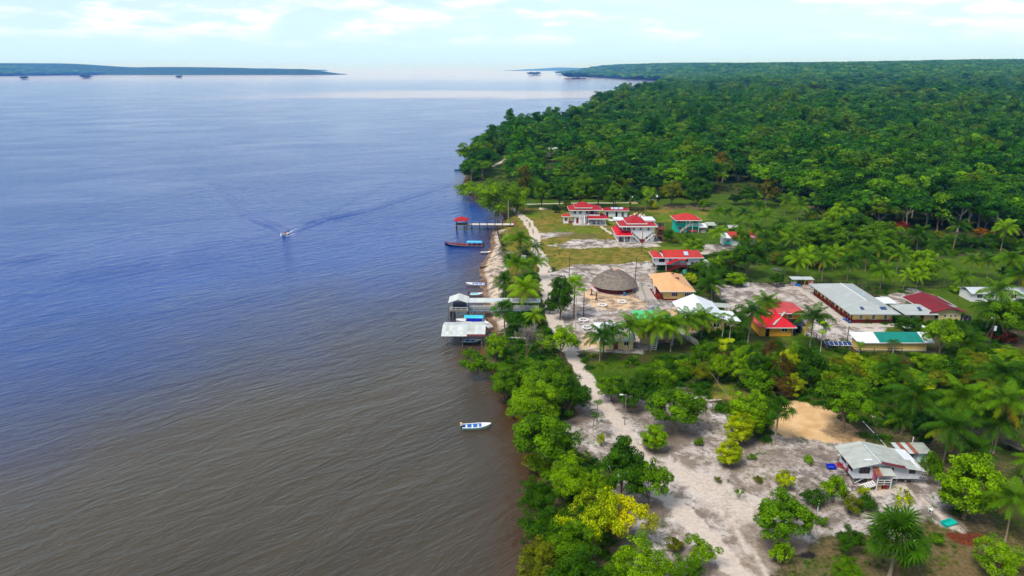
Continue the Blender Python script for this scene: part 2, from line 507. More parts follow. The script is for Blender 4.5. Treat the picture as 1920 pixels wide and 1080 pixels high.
def ground_material():
    a = NT('village_ground')
    pos = a.n('ShaderNodeNewGeometry').outputs['Position']
    A = a.n('ShaderNodeSeparateColor'); a.l(a.attr('zone_a').outputs['Color'], A.inputs[0])
    B = a.n('ShaderNodeSeparateColor'); a.l(a.attr('zone_b').outputs['Color'], B.inputs[0])
    big = a.noise(pos, 0.045, 4, 0.6)
    mid = a.noise(pos, 0.35, 6, 0.68, 0.4)
    fine = a.noise(pos, 1.9, 6, 0.72, 0.3)
    speck = a.noise(pos, 5.5, 4, 0.7)
    def edge(ch, k=1.15):
        n = a.math('MULTIPLY', a.math('SUBTRACT', mid, 0.5), k)
        n2 = a.math('MULTIPLY', a.math('SUBTRACT', fine, 0.5), k * 0.8)
        return a.ramp(a.math('ADD', a.math('ADD', ch, n), n2), 0.28, 0.68)
    floor = a.mix(a.ramp(mid, 0.35, 0.65), S(66, 54, 36), S(54, 76, 12))
    floor = a.mix(a.ramp(fine, 0.45, 0.7, 0, 0.6), floor, S(74, 88, 20))
    g1 = a.mix(a.ramp(mid, 0.36, 0.66), S(84, 88, 16), S(136, 114, 54))
    g1 = a.mix(a.ramp(big, 0.46, 0.66, 0, 0.85), g1, S(78, 110, 6))
    g1 = a.mix(a.ramp(fine, 0.50, 0.70, 0, 0.75), g1, S(58, 80, 8))
    lush = a.mix(a.ramp(mid, 0.3, 0.7), S(48, 80, 0), S(78, 94, 14))
    lush = a.mix(a.ramp(fine, 0.48, 0.7, 0, 0.6), lush, S(40, 74, 4))
    g1 = a.mix(edge(a.attr('lush').outputs['Fac'], 0.8), g1, lush)
    g1 = a.mix(a.ramp(speck, 0.62, 0.76, 0, 0.4), g1, S(146, 126, 80))
    s1 = a.mix(a.ramp(mid, 0.40, 0.62), S(112, 102, 94), S(196, 186, 180))
    s1 = a.mix(a.ramp(big, 0.45, 0.68, 0, 0.5), s1, S(160, 142, 122))
    s1 = a.mix(a.ramp(fine, 0.52, 0.64, 0, 0.7), s1, S(88, 76, 62))
    s1 = a.mix(a.ramp(speck, 0.60, 0.70, 0, 0.6), s1, S(92, 76, 56))
    o1 = a.mix(a.ramp(mid, 0.32, 0.68), S(186, 146, 98), S(206, 172, 128))
    o1 = a.mix(a.ramp(fine, 0.58, 0.75, 0, 0.5), o1, S(168, 124, 78))
    p1 = a.mix(a.ramp(fine, 0.35, 0.65), S(178, 163, 150), S(196, 183, 170))
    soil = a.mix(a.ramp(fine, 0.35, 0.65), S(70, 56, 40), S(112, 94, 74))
    red = a.mix(a.ramp(speck, 0.40, 0.62), S(80, 34, 20), S(116, 62, 36))
    c = a.mix(edge(A.outputs[1]), floor, g1)
    c = a.mix(edge(A.outputs[0]), c, s1)
    c = a.mix(edge(A.outputs[2]), c, o1)
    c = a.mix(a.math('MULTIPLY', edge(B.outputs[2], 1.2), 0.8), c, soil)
    c = a.mix(edge(B.outputs[0], 0.75), c, p1)
    c = a.mix(edge(B.outputs[1], 1.0), c, red)
    c = a.mix(edge(a.attr('burnt').outputs['Fac'], 0.9), c, S(34, 32, 32))
    # wet sand at the water's edge
    sepz = a.n('ShaderNodeSeparateXYZ'); a.l(pos, sepz.inputs[0])
    wet = a.ramp(sepz.outputs[2], 0.12, 0.45, 1.0, 0.0)
    c = a.mix(a.math('MULTIPLY', wet, 0.75), c, S(92, 64, 36))
    h = a.math('ADD', a.math('MULTIPLY', fine, 0.7), a.math('MULTIPLY', speck, 0.3))
    return a.finish(a.principled(c, 0.92, a.bump(h, 0.8, 0.18), 0.1))
land_me = grid_mesh('ground', np.column_stack([LP, lz])[used], q, ground_material())
for nm, chs in (('zone_a', ('sand', 'grass', 'orange')), ('zone_b', ('path', 'red', 'soil'))):
    at_ = land_me.attributes.new(nm, 'FLOAT_COLOR', 'POINT')
    cc = np.stack([zone[c][used] for c in chs] + [np.ones(len(used))], 1)
    at_.data.foreach_set('color', cc.astype(np.float32).ravel())
for nm in ('burnt', 'lush'):
    at_ = land_me.attributes.new(nm, 'FLOAT', 'POINT')
    at_.data.foreach_set('value', zone[nm][used].astype(np.float32))
tag(link('ground', land_me), kind='structure')

# far bank of the river and the blue ridge behind it
def hill_mesh(name, X, Y, hfun, mat):
    gx, gy = np.meshgrid(X, Y)
    P = np.stack([gx.ravel(), gy.ravel()], 1)
    z = hfun(P)
    i = np.arange(len(P)).reshape(len(Y), len(X))
    f = np.stack([i[:-1, :-1], i[:-1, 1:], i[1:, 1:], i[1:, :-1]], -1).reshape(-1, 4)
    f = f[(z[f] > -1).any(1)]
    return grid_mesh(name, np.column_stack([P, z]), f, mat)
a = NT('forest_slope')
pos = a.n('ShaderNodeNewGeometry').outputs['Position']
c = a.mix(a.ramp(a.noise(pos, 0.02, 6, 0.7), 0.35, 0.65), S(26, 48, 14), S(52, 82, 22))
FOREST_SLOPE = a.finish(a.principled(c, 0.9, a.bump(a.noise(pos, 0.05, 5, 0.7), 1.0, 14.0), 0.05))
def left_z(P):
    s = sdf(P, LEFT)
    x, y = P[:, 0], P[:, 1]
    return np.where(s > 0, 6 + sst(s, 0, 900) * (46 - 20 * sst(y, 6500, 14000) + 7 * vnoise(x, y, 900, 31)), -4.0)
tag(link('far_bank', hill_mesh('far_bank', np.linspace(-12000, -3900, 110), np.linspace(5100, 15500, 110), left_z, FOREST_SLOPE)), kind='structure')
def ridge_z(P):
    x, y = P[:, 0], P[:, 1]
    sx = x / y
    top = 118 - 36 * sst(sx, -0.64, -0.52) - 24 * sst(sx, -0.50, -0.30) + 6 * vnoise(x, y, 1800, 41)
    return -3 + top * sst(y, 7000, 7700) * (1 - sst(y, 8000, 8700)) * (1 - sst(sx, -0.30, -0.22))
tag(link('far_ridge', hill_mesh('far_ridge', np.linspace(-8000, -1500, 90), np.linspace(6900, 8800, 26), ridge_z, FOREST_SLOPE)), kind='structure')
def head_z(P):
    x, y = P[:, 0], P[:, 1]
    return -3 + (78 + 22 * vnoise(x, y, 2500, 43)) * sst(x, -500, 1500) * sst(y, 20000, 20800)
tag(link('far_headland', hill_mesh('far_headland', np.linspace(-700, 6500, 60), np.linspace(19900, 22500, 14), head_z, FOREST_SLOPE)), kind='structure')

# ------------------------------------------------------------------ river
BOAT = at(535, 441, 0)
wx = np.concatenate([np.geomspace(26000, 250, 26) * -1, np.arange(-240, 26, 1.25), np.geomspace(30, 26000, 34)])
wy = np.concatenate([[-400, -100, 20], np.arange(58, 430, 1.25), np.geomspace(433, 34000, 60)])
gx, gy = np.meshgrid(wx, wy)
X, Y = gx.ravel(), gy.ravel()
Z = np.zeros_like(X)
fade = sst(X, -238, -190) * (1 - sst(X, -14, 18)) * sst(Y, 60, 80) * (1 - sst(Y, 380, 425))
def crest(pts, amp, wl, n, decay):
    """train of n parallel crests beside a line, dying out across it and towards its ends"""
    global Z
    p = np.array([at(*q_, 0)[:2] for q_ in pts])
    P = np.stack([X, Y], 1)
    for i in range(len(p) - 1):
        a_, b_ = p[i], p[i + 1]
        L = np.linalg.norm(b_ - a_); u = (b_ - a_) / L; v = np.array([-u[1], u[0]])
        s, t = (P - a_) @ u, (P - a_) @ v
        w = sst(s, -2, 4) * (1 - sst(s, L - 4, L + 4))
        env = np.exp(-(t / (wl * n)) ** 2)
        k = 1 - decay * (i + np.clip(s / L, 0, 1)) / (len(p) - 1)
        Z += amp * np.maximum(k, 0) * w * env * np.cos(2 * math.pi * t / wl)
crest([(535, 437), (470, 408), (400, 340)], 0.34, 4.2, 1.0, 0.7)
crest([(545, 437), (610, 412), (680, 398), (850, 345)], 0.42, 4.2, 1.0, 0.7)
crest([(560, 428), (640, 385), (760, 330)], 0.22, 3.6, 0.8, 0.8)
crest([(-120, 590), (120, 520), (330, 480), (560, 446), (760, 410), (860, 380)], 0.11, 4.6, 4.0, 0.4)
crest([(0, 500), (250, 440), (480, 430)], 0.14, 4.8, 1.6, 0.6)
crest([(560, 640), (760, 560), (900, 520)], 0.10, 4.4, 3.0, 0.2)
Z *= fade * (0.75 + 0.35 * vnoise(X, Y, 40, 51))
Z += fade * 0.035 * vnoise(X * 0.9 + Y * 0.5, Y * 0.9 - X * 0.5, 17, 52)
i = np.arange(len(X)).reshape(len(wy), len(wx))
f = np.stack([i[:-1, :-1], i[:-1, 1:], i[1:, 1:], i[1:, :-1]], -1).reshape(-1, 4)
def water_material():
    a = NT('river_water')
    pos = a.n('ShaderNodeNewGeometry').outputs['Position']
    # suspended sediment: broad streaks and a pale plume far out
    big = a.noise(a.mapping(pos, rot=(0, 0, R(40)), scale=(3, 1, 1), kind='TEXTURE'), 0.012, 5, 0.55, 0.6)
    c = a.mix(a.ramp(big, 0.34, 0.66), S(50, 44, 32), S(72, 64, 50))
    sepx = a.n('ShaderNodeSeparateXYZ'); a.l(pos, sepx.inputs[0])
    # blue sky reflection painted into the base colour offshore; silt along this bank
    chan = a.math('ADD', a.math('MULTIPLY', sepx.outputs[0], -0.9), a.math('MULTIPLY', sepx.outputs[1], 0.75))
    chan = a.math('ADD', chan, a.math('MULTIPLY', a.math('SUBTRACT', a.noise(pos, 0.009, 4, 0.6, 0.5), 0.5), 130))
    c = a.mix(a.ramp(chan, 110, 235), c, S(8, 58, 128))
    wob = a.math('MULTIPLY', a.math('SUBTRACT', a.noise(pos, 0.0016, 4, 0.6), 0.5), 900)
    yy = a.math('ADD', sepx.outputs[1], wob)
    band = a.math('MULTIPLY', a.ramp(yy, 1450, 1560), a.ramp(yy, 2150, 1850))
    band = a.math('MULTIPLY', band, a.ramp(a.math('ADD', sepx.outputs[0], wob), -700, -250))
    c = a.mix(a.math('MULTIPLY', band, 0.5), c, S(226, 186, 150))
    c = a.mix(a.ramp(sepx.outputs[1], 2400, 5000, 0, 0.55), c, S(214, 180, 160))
    c = a.mix(a.math('MULTIPLY', a.attr('shallow').outputs['Fac'], 0.5), c, S(74, 46, 18))
    w1 = a.noise(a.mapping(pos, rot=(0, 0, R(40)), scale=(3.4, 1, 1), kind='TEXTURE'), 0.34, 4, 0.6, 0.9)
    w2 = a.noise(a.mapping(pos, rot=(0, 0, R(32)), scale=(3.2, 1, 1), kind='TEXTURE'), 1.3, 4, 0.6, 0.3)
    w3 = a.noise(pos, 4.5, 3, 0.6)
    gust = a.ramp(a.noise(a.mapping(pos, rot=(0, 0, R(25)), scale=(2.2, 1, 1), kind='TEXTURE'), 0.02, 4, 0.6, 0.4), 0.3, 0.7, 0.45, 1.35)
    h = a.math('ADD', a.math('MULTIPLY', w1, 1.0), a.math('ADD', a.math('MULTIPLY', w2, 0.36), a.math('MULTIPLY', w3, 0.07)))
    h = a.math('MULTIPLY', h, gust)
    p = a.principled(c, 0.10, a.bump(h, 0.95, 0.68), 0.5)
    p.inputs['IOR'].default_value = 1.333
    return a.finish(p)
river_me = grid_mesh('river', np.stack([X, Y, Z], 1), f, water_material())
at_ = river_me.attributes.new('shallow', 'FLOAT', 'POINT')
WP = np.stack([X, Y], 1)
nearw = (Y < 450) & (X > -80) & (X < 60)
sh = np.zeros(len(X))
sh[nearw] = 1 - sst(-sdf(WP[nearw], shore), 0.5, 8.5)
at_.data.foreach_set('value', sh.astype(np.float32))
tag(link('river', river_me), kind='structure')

# ------------------------------------------------------------------ plants: materials
def leaf_material(name, source, transl=0.26):
    a = NT(name)
    oi = a.n('ShaderNodeObjectInfo')
    if source == 'object':
        base = oi.outputs['Color']
    else:
        r = a.n('ShaderNodeValToRGB')
        a.l(oi.outputs['Random'], r.inputs[0])
        e = r.color_ramp.elements
        stops = [(0.0, S(34, 84, 0)), (0.22, S(48, 106, 0)), (0.45, S(68, 120, 0)), (0.62, S(28, 80, 0)), (0.78, S(92, 138, 0)), (0.90, S(80, 114, 2)), (1.0, S(56, 114, 0))]
        e[0].position, e[0].color = stops[0][0], (*stops[0][1], 1)
        e[1].position, e[1].color = stops[-1][0], (*stops[-1][1], 1)
        for p_, c_ in stops[1:-1]:
            x = e.new(p_); x.color = (*c_, 1)
        base = r.outputs[0]
    t = a.attr('tint').outputs['Fac']
    dark = a.mix(1.0, base, (0.36, 0.42, 0.32), 'MULTIPLY')
    lite = a.mix(1.0, base, (2.0, 1.65, 0.9), 'MULTIPLY')
    c = a.mix(t, dark, lite)
    p = a.principled(c, 0.6, None, 0.06)
    tr = a.n('ShaderNodeBsdfTranslucent')
    a.l(a.mix(1.0, c, (1.25, 1.15, 0.5), 'MULTIPLY'), tr.inputs[0])
    mx = a.n('ShaderNodeMixShader')
    mx.inputs[0].default_value = transl
    a.l(p.outputs[0], mx.inputs[1]); a.l(tr.outputs[0], mx.inputs[2])
    a.l(mx.outputs[0], a.out.inputs['Surface'])
    return a.m
LEAF = leaf_material('leaves', 'object')
LEAF_FOREST = leaf_material('forest_leaves', 'random')
BARK = M('bark', S(112, 96, 78), 0.9, 0.35, 3.0, spec=0.1)
BARK_PALE = M('pale_bark', S(168, 158, 142), 0.9, 0.3, 2.0, spec=0.1)
BARK_PALM = M('palm_bark', S(138, 124, 104), 0.9, 0.3, 4.0, spec=0.1)
GREY_TWIG = M('grey_twigs', S(128, 118, 110), 0.9, 0.2, 2.0, spec=0.1)

# ------------------------------------------------------------------ plants: shapes
def unit(v): return v / np.maximum(np.linalg.norm(v, axis=-1, keepdims=True), 1e-9)
def leaves(rs, P, Nrm, size, aspect=0.5):
    """one rhombic leaf spray per point"""
    n = len(P)
    t = unit(np.cross(Nrm, unit(rs.normal(size=(n, 3)))))
    b = np.cross(Nrm, t)
    l = size * rs.uniform(0.6, 1.3, (n, 1))
    w = l * aspect
    sag = Nrm * l * rs.uniform(-0.25, 0.1, (n, 1))
    return np.stack([P + t * l + sag, P + b * w, P - t * l + sag, P - b * w], 1)
def crown_mesh(name, seed, r, h0, h1, nclump, nleaf, size, zmin=-0.45, csize=(0.24, 0.42), squash=0.8, mat=None, lob=0.22, aspect=0.55, cone=0.0):
    rs = np.random.default_rng(seed)
    zc, rz = (h0 + h1) / 2, (h1 - h0) / 2
    d = []
    while len(d) < nclump:
        v = unit(rs.normal(size=3))
        if v[2] > zmin: d.append(v)
    d = np.array(d)
    ph = rs.uniform(0, 6.28, 3)
    az = np.arctan2(d[:, 1], d[:, 0])
    lobes = 1 + lob * np.sin(2 * az + ph[0]) * 0.6 + lob * np.sin(3 * az + ph[1] + d[:, 2] * 2) + lob * 0.5 * np.sin(5 * az + ph[2])
    rad = rs.uniform(0.40, 0.86, nclump) ** 0.7 * lobes
    taper = 1 - cone * (d[:, 2] * 0.5 + 0.5)
    C = np.stack([d[:, 0] * r * rad * taper, d[:, 1] * r * rad * taper, zc + d[:, 2] * rz * np.minimum(rad, 0.92) * rs.uniform(0.8, 1.05, nclump)], 1)
    cr = r * rs.uniform(*csize, nclump)
    k = rs.choice(nclump, nleaf, p=cr ** 2 / (cr ** 2).sum())
    v = unit(rs.normal(size=(nleaf, 3)))
    v[:, 2] = np.abs(v[:, 2]) * rs.choice([1, 1, 1, -1], nleaf)
    sh = rs.uniform(0.45, 1.0, (nleaf, 1)) ** 0.6
    P = C[k] + v * cr[k][:, None] * sh * np.array([1, 1, squash])
    out = unit(P - np.array([0, 0, zc - rz * 0.5]))
    N = unit(v * 0.7 + out * 0.45 + np.array([0, 0, 0.45]) + rs.normal(size=(nleaf, 3)) * 0.42)
    P[:, 2] = np.maximum(P[:, 2], 0.08)
    tint = np.clip(rs.uniform(0.1, 0.7, nclump)[k] + rs.normal(0, 0.27, nleaf), 0, 1)
    return quads_mesh(name, leaves(rs, P, N, size, aspect), mat or LEAF, tint), C
def trunk_mesh(name, seed, h0, h1, r, C, mat=None, nlimb=6, stems=1):
    rs = random.Random(seed)
    mb = MB()
    for s in range(stems):
        ox, oy = (rs.uniform(-.5, .5), rs.uniform(-.5, .5)) if stems > 1 else (0, 0)
        top = h0 + (h1 - h0) * 0.45
        bx, by = rs.uniform(-.06, .06) * top, rs.uniform(-.06, .06) * top
        fork = Vector((ox + bx, oy + by, h0 * 0.85 + 0.15 * top))
        mb.tube([(ox, oy, -0.3), (ox + bx * .3, oy + by * .3, fork.z * .5), fork, (ox + bx * 1.6, oy + by * 1.6, top)], [r * 1.25, r, r * .8, r * .3], 7)
        for c in rs.sample(list(C), min(nlimb, len(C))):
            e = Vector(c)
            m = fork.lerp(e, 0.5) + Vector((0, 0, 0.10 * (e - fork).length))
            mb.tube([fork - Vector((0, 0, .2)), m, e], [r * .55, r * .32, r * .1], 5)
    return mb.mesh(name, mat or BARK, True)

PROTO = {}
def proto(kind, variants, seed0, r, h0, h1, trunk_r, nclump, nleaf, size, stems=1, bark=None, nlimb=6, **k):
    PROTO[kind] = []
    for i in range(variants):
        cm, C = crown_mesh(kind + '_crown', seed0 + i * 17, r, h0, h1, nclump, nleaf, size, **k)
        tm = trunk_mesh(kind + '_trunk', seed0 + i, h0, h1, trunk_r, C, bark, nlimb, stems)
        PROTO[kind].append((tm, cm, r, h1))
# near plants: small leaves
proto('round', 3, 100, 4.0, 1.4, 8.2, 0.17, 80, 12000, 0.165, csize=(0.13, 0.27))
proto('mango', 2, 200, 4.2, 0.5, 8.6, 0.25, 130, 15000, 0.165, zmin=-0.75, csize=(0.13, 0.24), lob=0.06)
proto('open', 2, 300, 4.2, 1.2, 7.0, 0.15, 46, 7000, 0.17, csize=(0.15, 0.28), lob=0.35)
proto('willowy', 3, 400, 3.6, 0.4, 8.2, 0.14, 100, 13000, 0.15, zmin=-0.7, csize=(0.12, 0.26), aspect=0.35, stems=2, lob=0.25)
proto('bush', 3, 500, 2.0, 0.05, 2.9, 0.05, 30, 3000, 0.13, zmin=-0.5, csize=(0.2, 0.4), stems=3, nlimb=3, lob=0.3)
proto('sparse', 2, 600, 2.0, 0.6, 3.6, 0.04, 16, 420, 0.19, csize=(0.16, 0.3), lob=0.4, bark=BARK_PALE)
proto('yellow', 2, 700, 3.8, 1.2, 7.2, 0.13, 50, 8000, 0.15, csize=(0.14, 0.3), lob=0.38)
# trees farther off: larger leaf sprays
proto('forest', 4, 800, 5.2, 1.2, 13.5, 0.22, 36, 2300, 0.44, csize=(0.18, 0.38), lob=0.28, bark=BARK_PALE)
proto('spread', 3, 900, 6.6, 4.5, 13.5, 0.24, 34, 2300, 0.46, csize=(0.17, 0.34), lob=0.3, squash=0.55, bark=BARK_PALE)
proto('column', 2, 1000, 3.4, 1.5, 14.0, 0.18, 30, 2200, 0.38, zmin=-0.8, csize=(0.34, 0.5), cone=0.35)
proto('bamboo', 2, 1100, 5.0, 0.0, 11.0, 0.10, 70, 9000, 0.30, zmin=-0.95, csize=(0.2, 0.36), aspect=0.28, stems=5, nlimb=3, lob=0.3)

def crown_fit(px, by, ytop, w):
    p = at(px, by)
    s = pscale(p)
    dep = math.atan2(H - p.z, p.y)
    r = w / 2 / s
    h = ((by - ytop) / s - 0.35 * r * math.sin(dep)) / math.cos(dep)
    return p, r, max(h, 0.6)
TREES = []
def tree_at(kind, p, r, h, color, label, group, name='tree', cat='tree', v=None, rz=None):
    tm, cm, pr, ph = PROTO[kind][random.randrange(len(PROTO[kind])) if v is None else v]
    root = empty(name, p, random.uniform(0, 6.28) if rz is None else rz, (r / pr, r / pr, h / ph))
    tag(root, label, cat, group)
    link('trunk', tm, root)
    c = link('crown', cm, root)
    c.color = (*color, 1)
    TREES.append(root)
    return root, c
def T(kind, px, by, ytop, w, color, label, group=None, name='tree', cat='tree', v=None):
    p, r, h = crown_fit(px, by, ytop, w)
    return tree_at(kind, p, r * 0.93, h, color, label, group, name, cat, v)
# leaf colours of the plants themselves
G_DEEP, G_MID, G_FRESH, G_LIME = S(50, 92, 0), S(80, 124, 0), S(108, 152, 0), S(148, 170, 2)
G_OLIVE, G_DARK, G_YELLOW, G_BROWN = S(98, 112, 14), S(24, 62, 6), S(206, 204, 4), S(80, 84, 20)

# ---- palms
def frond_mesh(name, seed, L, elev, droop, n=24, width=1.05, hang=0.6, lw=0.062):
    rs = random.Random(seed)
    pts, p, e = [], Vector((0, 0, 0)), elev
    step = L / 9
    for i in range(10):
        pts.append(p.copy())
        p = p + Vector((math.cos(e), 0, math.sin(e))) * step
        e -= droop / 9 * (0.5 + i * 0.12)
    mb = MB()
    mb.tube(pts, [0.05 * (1 - 0.085 * i) for i in range(10)], 3, False)
    V, tint = [], []
    for i in range(n):
        f = 0.12 + 0.88 * (i + 0.5) / n
        k = min(int(f * 9), 8)
        c = pts[k].lerp(pts[k + 1], f * 9 - k)
        ax = (pts[k + 1] - pts[k]).normalized()
        ll = width * (0.35 + 0.75 * math.sin(math.pi * min(1, f * 0.86 + 0.1))) * rs.uniform(0.85, 1.1)
        for s in (-1, 1):
            dirv = (Vector((0, s, 0)) * 0.85 + ax * 0.45 + Vector((0, 0, -hang * rs.uniform(0.6, 1.3)))).normalized()
            wv = ax * lw
            mid = c + dirv * ll * 0.55 + Vector((0, 0, 0.04))
            tip = c + dirv * ll + Vector((0, 0, -0.22 * hang * ll))
            k0 = len(mb.v)
            mb.add([c - wv * 0.6, c + wv * 0.6, mid + wv, mid - wv, tip], [(0, 1, 2, 3), (3, 2, 4)])
    me = mb.mesh(name, LEAF)
    at_ = me.attributes.new('tint', 'FLOAT', 'POINT')
    at_.data.foreach_set('value', np.clip(np.random.default_rng(seed).normal(0.42, 0.2, len(mb.v)), 0, 1).astype(np.float32))
    return me
FROND = [frond_mesh('frond', 1, 3.6, R(72), R(70), hang=0.25), frond_mesh('frond', 2, 4.2, R(52), R(95), hang=0.55), frond_mesh('frond', 3, 4.4, R(30), R(95), hang=0.75),
         frond_mesh('frond', 4, 4.3, R(8), R(80), hang=0.95), frond_mesh('frond', 5, 3.9, R(-18), R(70), hang=0.9), frond_mesh('frond', 6, 3.2, R(-48), R(45), hang=0.6, width=0.7)]
def palm_trunk(seed, bend):
    mb = MB()
    pts = [(bend * (t / 7) ** 1.6, 0, t - (0.2 if t == 0 else 0)) for t in range(8)]
    mb.tube(pts, [.13 * q_ for q_ in (1.45, 1.1, .95, .9, .86, .82, .8, .78)], 7)
    return mb.mesh('trunk', BARK_PALM, True)
PTRUNK = [palm_trunk(1, 0.0), palm_trunk(2, .45), palm_trunk(3, .9)]
def palm_boss():
    mb = MB()
    mb.tube([(0, 0, -0.5), (0, 0, 0), (0, 0, .45)], [0.2, 0.3, 0.1], 7)
    for k in range(6):
        x, y = .32 * math.cos(k * 1.05), .32 * math.sin(k * 1.05)
        mb.tube([(x, y, -.42), (x, y, -.25), (x, y, -.08)], [.05, .14, .05], 6)
    return mb.mesh('nuts', M('green_nuts', S(120, 130, 40), 0.5), True)
BOSS = palm_boss()
def palm(px, by, cy_, w, label, color=G_MID, old=0.25, group='coconut palms', bend=None, nf=15, dead=1, shadow=None):
    """coconut palm: base pixel (px, by), crown centre height from pixel cy_, crown width w pixels"""
    p = at(px, by)
    s = pscale(p)
    dep = math.atan2(H, p.y)
    h = max(1.2, (by - cy_) / s / math.cos(dep))
    k = w / 2 / s / 3.45
    root = empty('coconut_palm', p, random.uniform(0, 6.28))
    tag(root, label, 'palm', group)
    b = random.choice([0, 1, 1, 2]) if bend is None else bend
    rad = 0.13 * max(0.75, min(1.2, h / 7))
    link('trunk', PTRUNK[b], root, scale=(rad / .13, rad / .13, h / 7))
    tx = (0, .45, .9)[b] * rad / .13
    link('nuts', BOSS, root, (tx, 0, h), scale=(k, k, k))
    y0 = random.uniform(0, 6.28)
    for i in range(nf):
        f = i / nf
        typ = 0 if f < 0.14 else 1 if f < 0.36 else 2 if f < 0.60 else 3 if f < 0.82 else 4
        o = link('frond', FROND[typ], root, (tx, 0, h), (0, 0, y0 + i * 2.399 + random.uniform(-.15, .15)), (k * random.uniform(.88, 1.1),) * 3)
        c = np.array(color)
        if typ == 4 and random.random() < old * 1.2: c = np.array(S(134, 128, 14))
        elif typ == 3 and random.random() < old * .7: c = np.array(S(104, 128, 8))
        else: c = c * random.uniform(0.75, 1.2)
        o.color = (*c, 1)
    for i in range(dead):
        o = link('dead_frond', FROND[5], root, (tx, 0, h), (0, 0, random.uniform(0, 6.28)), (k,) * 3)
        o.color = (*S(128, 110, 84), 1)
    return root
def fan_leaf(seed, petiole, r):
    rs = random.Random(seed)
    mb = MB()
    e = Vector((petiole, 0, petiole * 0.12))
    mb.tube([(0, 0, 0), (petiole * .5, 0, petiole * .14), e], [.045, .035, .03], 3, False)
    n = 15
    for i in range(n):
        a_ = R(-140 + 280 * i / (n - 1))
        d = Vector((math.cos(a_), math.sin(a_), rs.uniform(-.12, .1)))
        sd = Vector((-math.sin(a_), math.cos(a_), 0))
        ll = r * rs.uniform(.85, 1.1)
        m = e + d * ll * .6
        t = e + d * ll + Vector((0, 0, -0.38 * ll))
        mb.add([e - sd * .03, e + sd * .03, m + sd * .11, m - sd * .11, t], [(0, 1, 2, 3), (3, 2, 4)])
    me = mb.mesh('fan_leaf', LEAF)
    at_ = me.attributes.new('tint', 'FLOAT', 'POINT')
    at_.data.foreach_set('value', np.clip(np.random.default_rng(seed).normal(0.4, 0.2, len(mb.v)), 0, 1).astype(np.float32))
    return me
FAN = [fan_leaf(1, 2.0, 1.5), fan_leaf(2, 1.6, 1.5), fan_leaf(3, 2.3, 1.6)]
def fan_palm(px, by, cy_, w, label, color=G_DEEP, n=26, group='fan palms'):
    p = at(px, by)
    s = pscale(p)
    h = max(0.8, (by - cy_) / s / math.cos(math.atan2(H, p.y)))
    k = w / 2 / s / 3.4
    root = empty('fan_palm', p, random.uniform(0, 6.28))
    tag(root, label, 'palm', group)
    link('trunk', PTRUNK[0], root, scale=(1.5 * k, 1.5 * k, h / 7))
    for i in range(n):
        el = R(78 - 118 * (i / n) ** 0.9)
        o = link('fan_leaf', FAN[i % 3], root, (0, 0, h), (random.uniform(-.5, .5), -el, i * 2.399), (k * random.uniform(.9, 1.1),) * 3)
        o.color = (*(np.array(color) * random.uniform(.75, 1.35)), 1)
    return root
# ---- cecropia: thin pale stem, a few candelabra arms with star-shaped leaves
def star_leaf(seed):
    rs = random.Random(seed)
    mb = MB()
    for i in range(9):
        a_ = 2 * math.pi * i / 9
        d = Vector((math.cos(a_), math.sin(a_), 0)); sd = Vector((-d.y, d.x, 0))
        m = d * .38 + Vector((0, 0, .04)); t = d * .62 + Vector((0, 0, -.16))
        mb.add([(0, 0, 0), m + sd * .1, t, m - sd * .1], [(0, 1, 2, 3)])
    me = mb.mesh('star_leaf', LEAF)
    at_ = me.attributes.new('tint', 'FLOAT', 'POINT')
    at_.data.foreach_set('value', np.full(len(mb.v), 0.5, np.float32))
    return me
STAR = star_leaf(1)
def cecropia(px, by, ytop, label, color=G_FRESH, arms=4, leaf=1.0, group='thin umbrella trees'):
    p = at(px, by)
    h = (by - ytop) / pscale(p) / math.cos(math.atan2(H, p.y))
    root = empty('umbrella_tree', p, random.uniform(0, 6.28))
    tag(root, label, 'tree', group)
    mb = MB()
    mb.tube([(0, 0, -.2), (.04 * h, 0, h * .5), (0, 0, h * .96)], [.085, .07, .05], 6)
    tips = [Vector((0, 0, h))]
    for k in range(arms):
        a_ = k * 6.28 / max(arms, 1) + random.uniform(-.3, .3)
        z0 = h * random.uniform(.6, .8)
        tip = Vector((math.cos(a_) * h * .2, math.sin(a_) * h * .2, z0 + h * .2))
        mb.tube([(0, 0, z0), (tip.x * .7, tip.y * .7, z0 + h * .1), tip], [.05, .04, .03], 5)
        tips.append(tip)
    mb.build('stem', BARK_PALE, root, True)
    for t in tips:
        for j in range(6):
            a_ = j * 1.05 + random.uniform(-.3, .3)
            o = link('star_leaf', STAR, root, t + Vector((math.cos(a_) * .55 * leaf, math.sin(a_) * .55 * leaf, random.uniform(-.15, .2))), (random.uniform(-.5, .5), random.uniform(-.5, .5), a_), (leaf * random.uniform(.8, 1.2),) * 3)
            o.color = (*(np.array(color) * random.uniform(.8, 1.25)), 1)
    return root
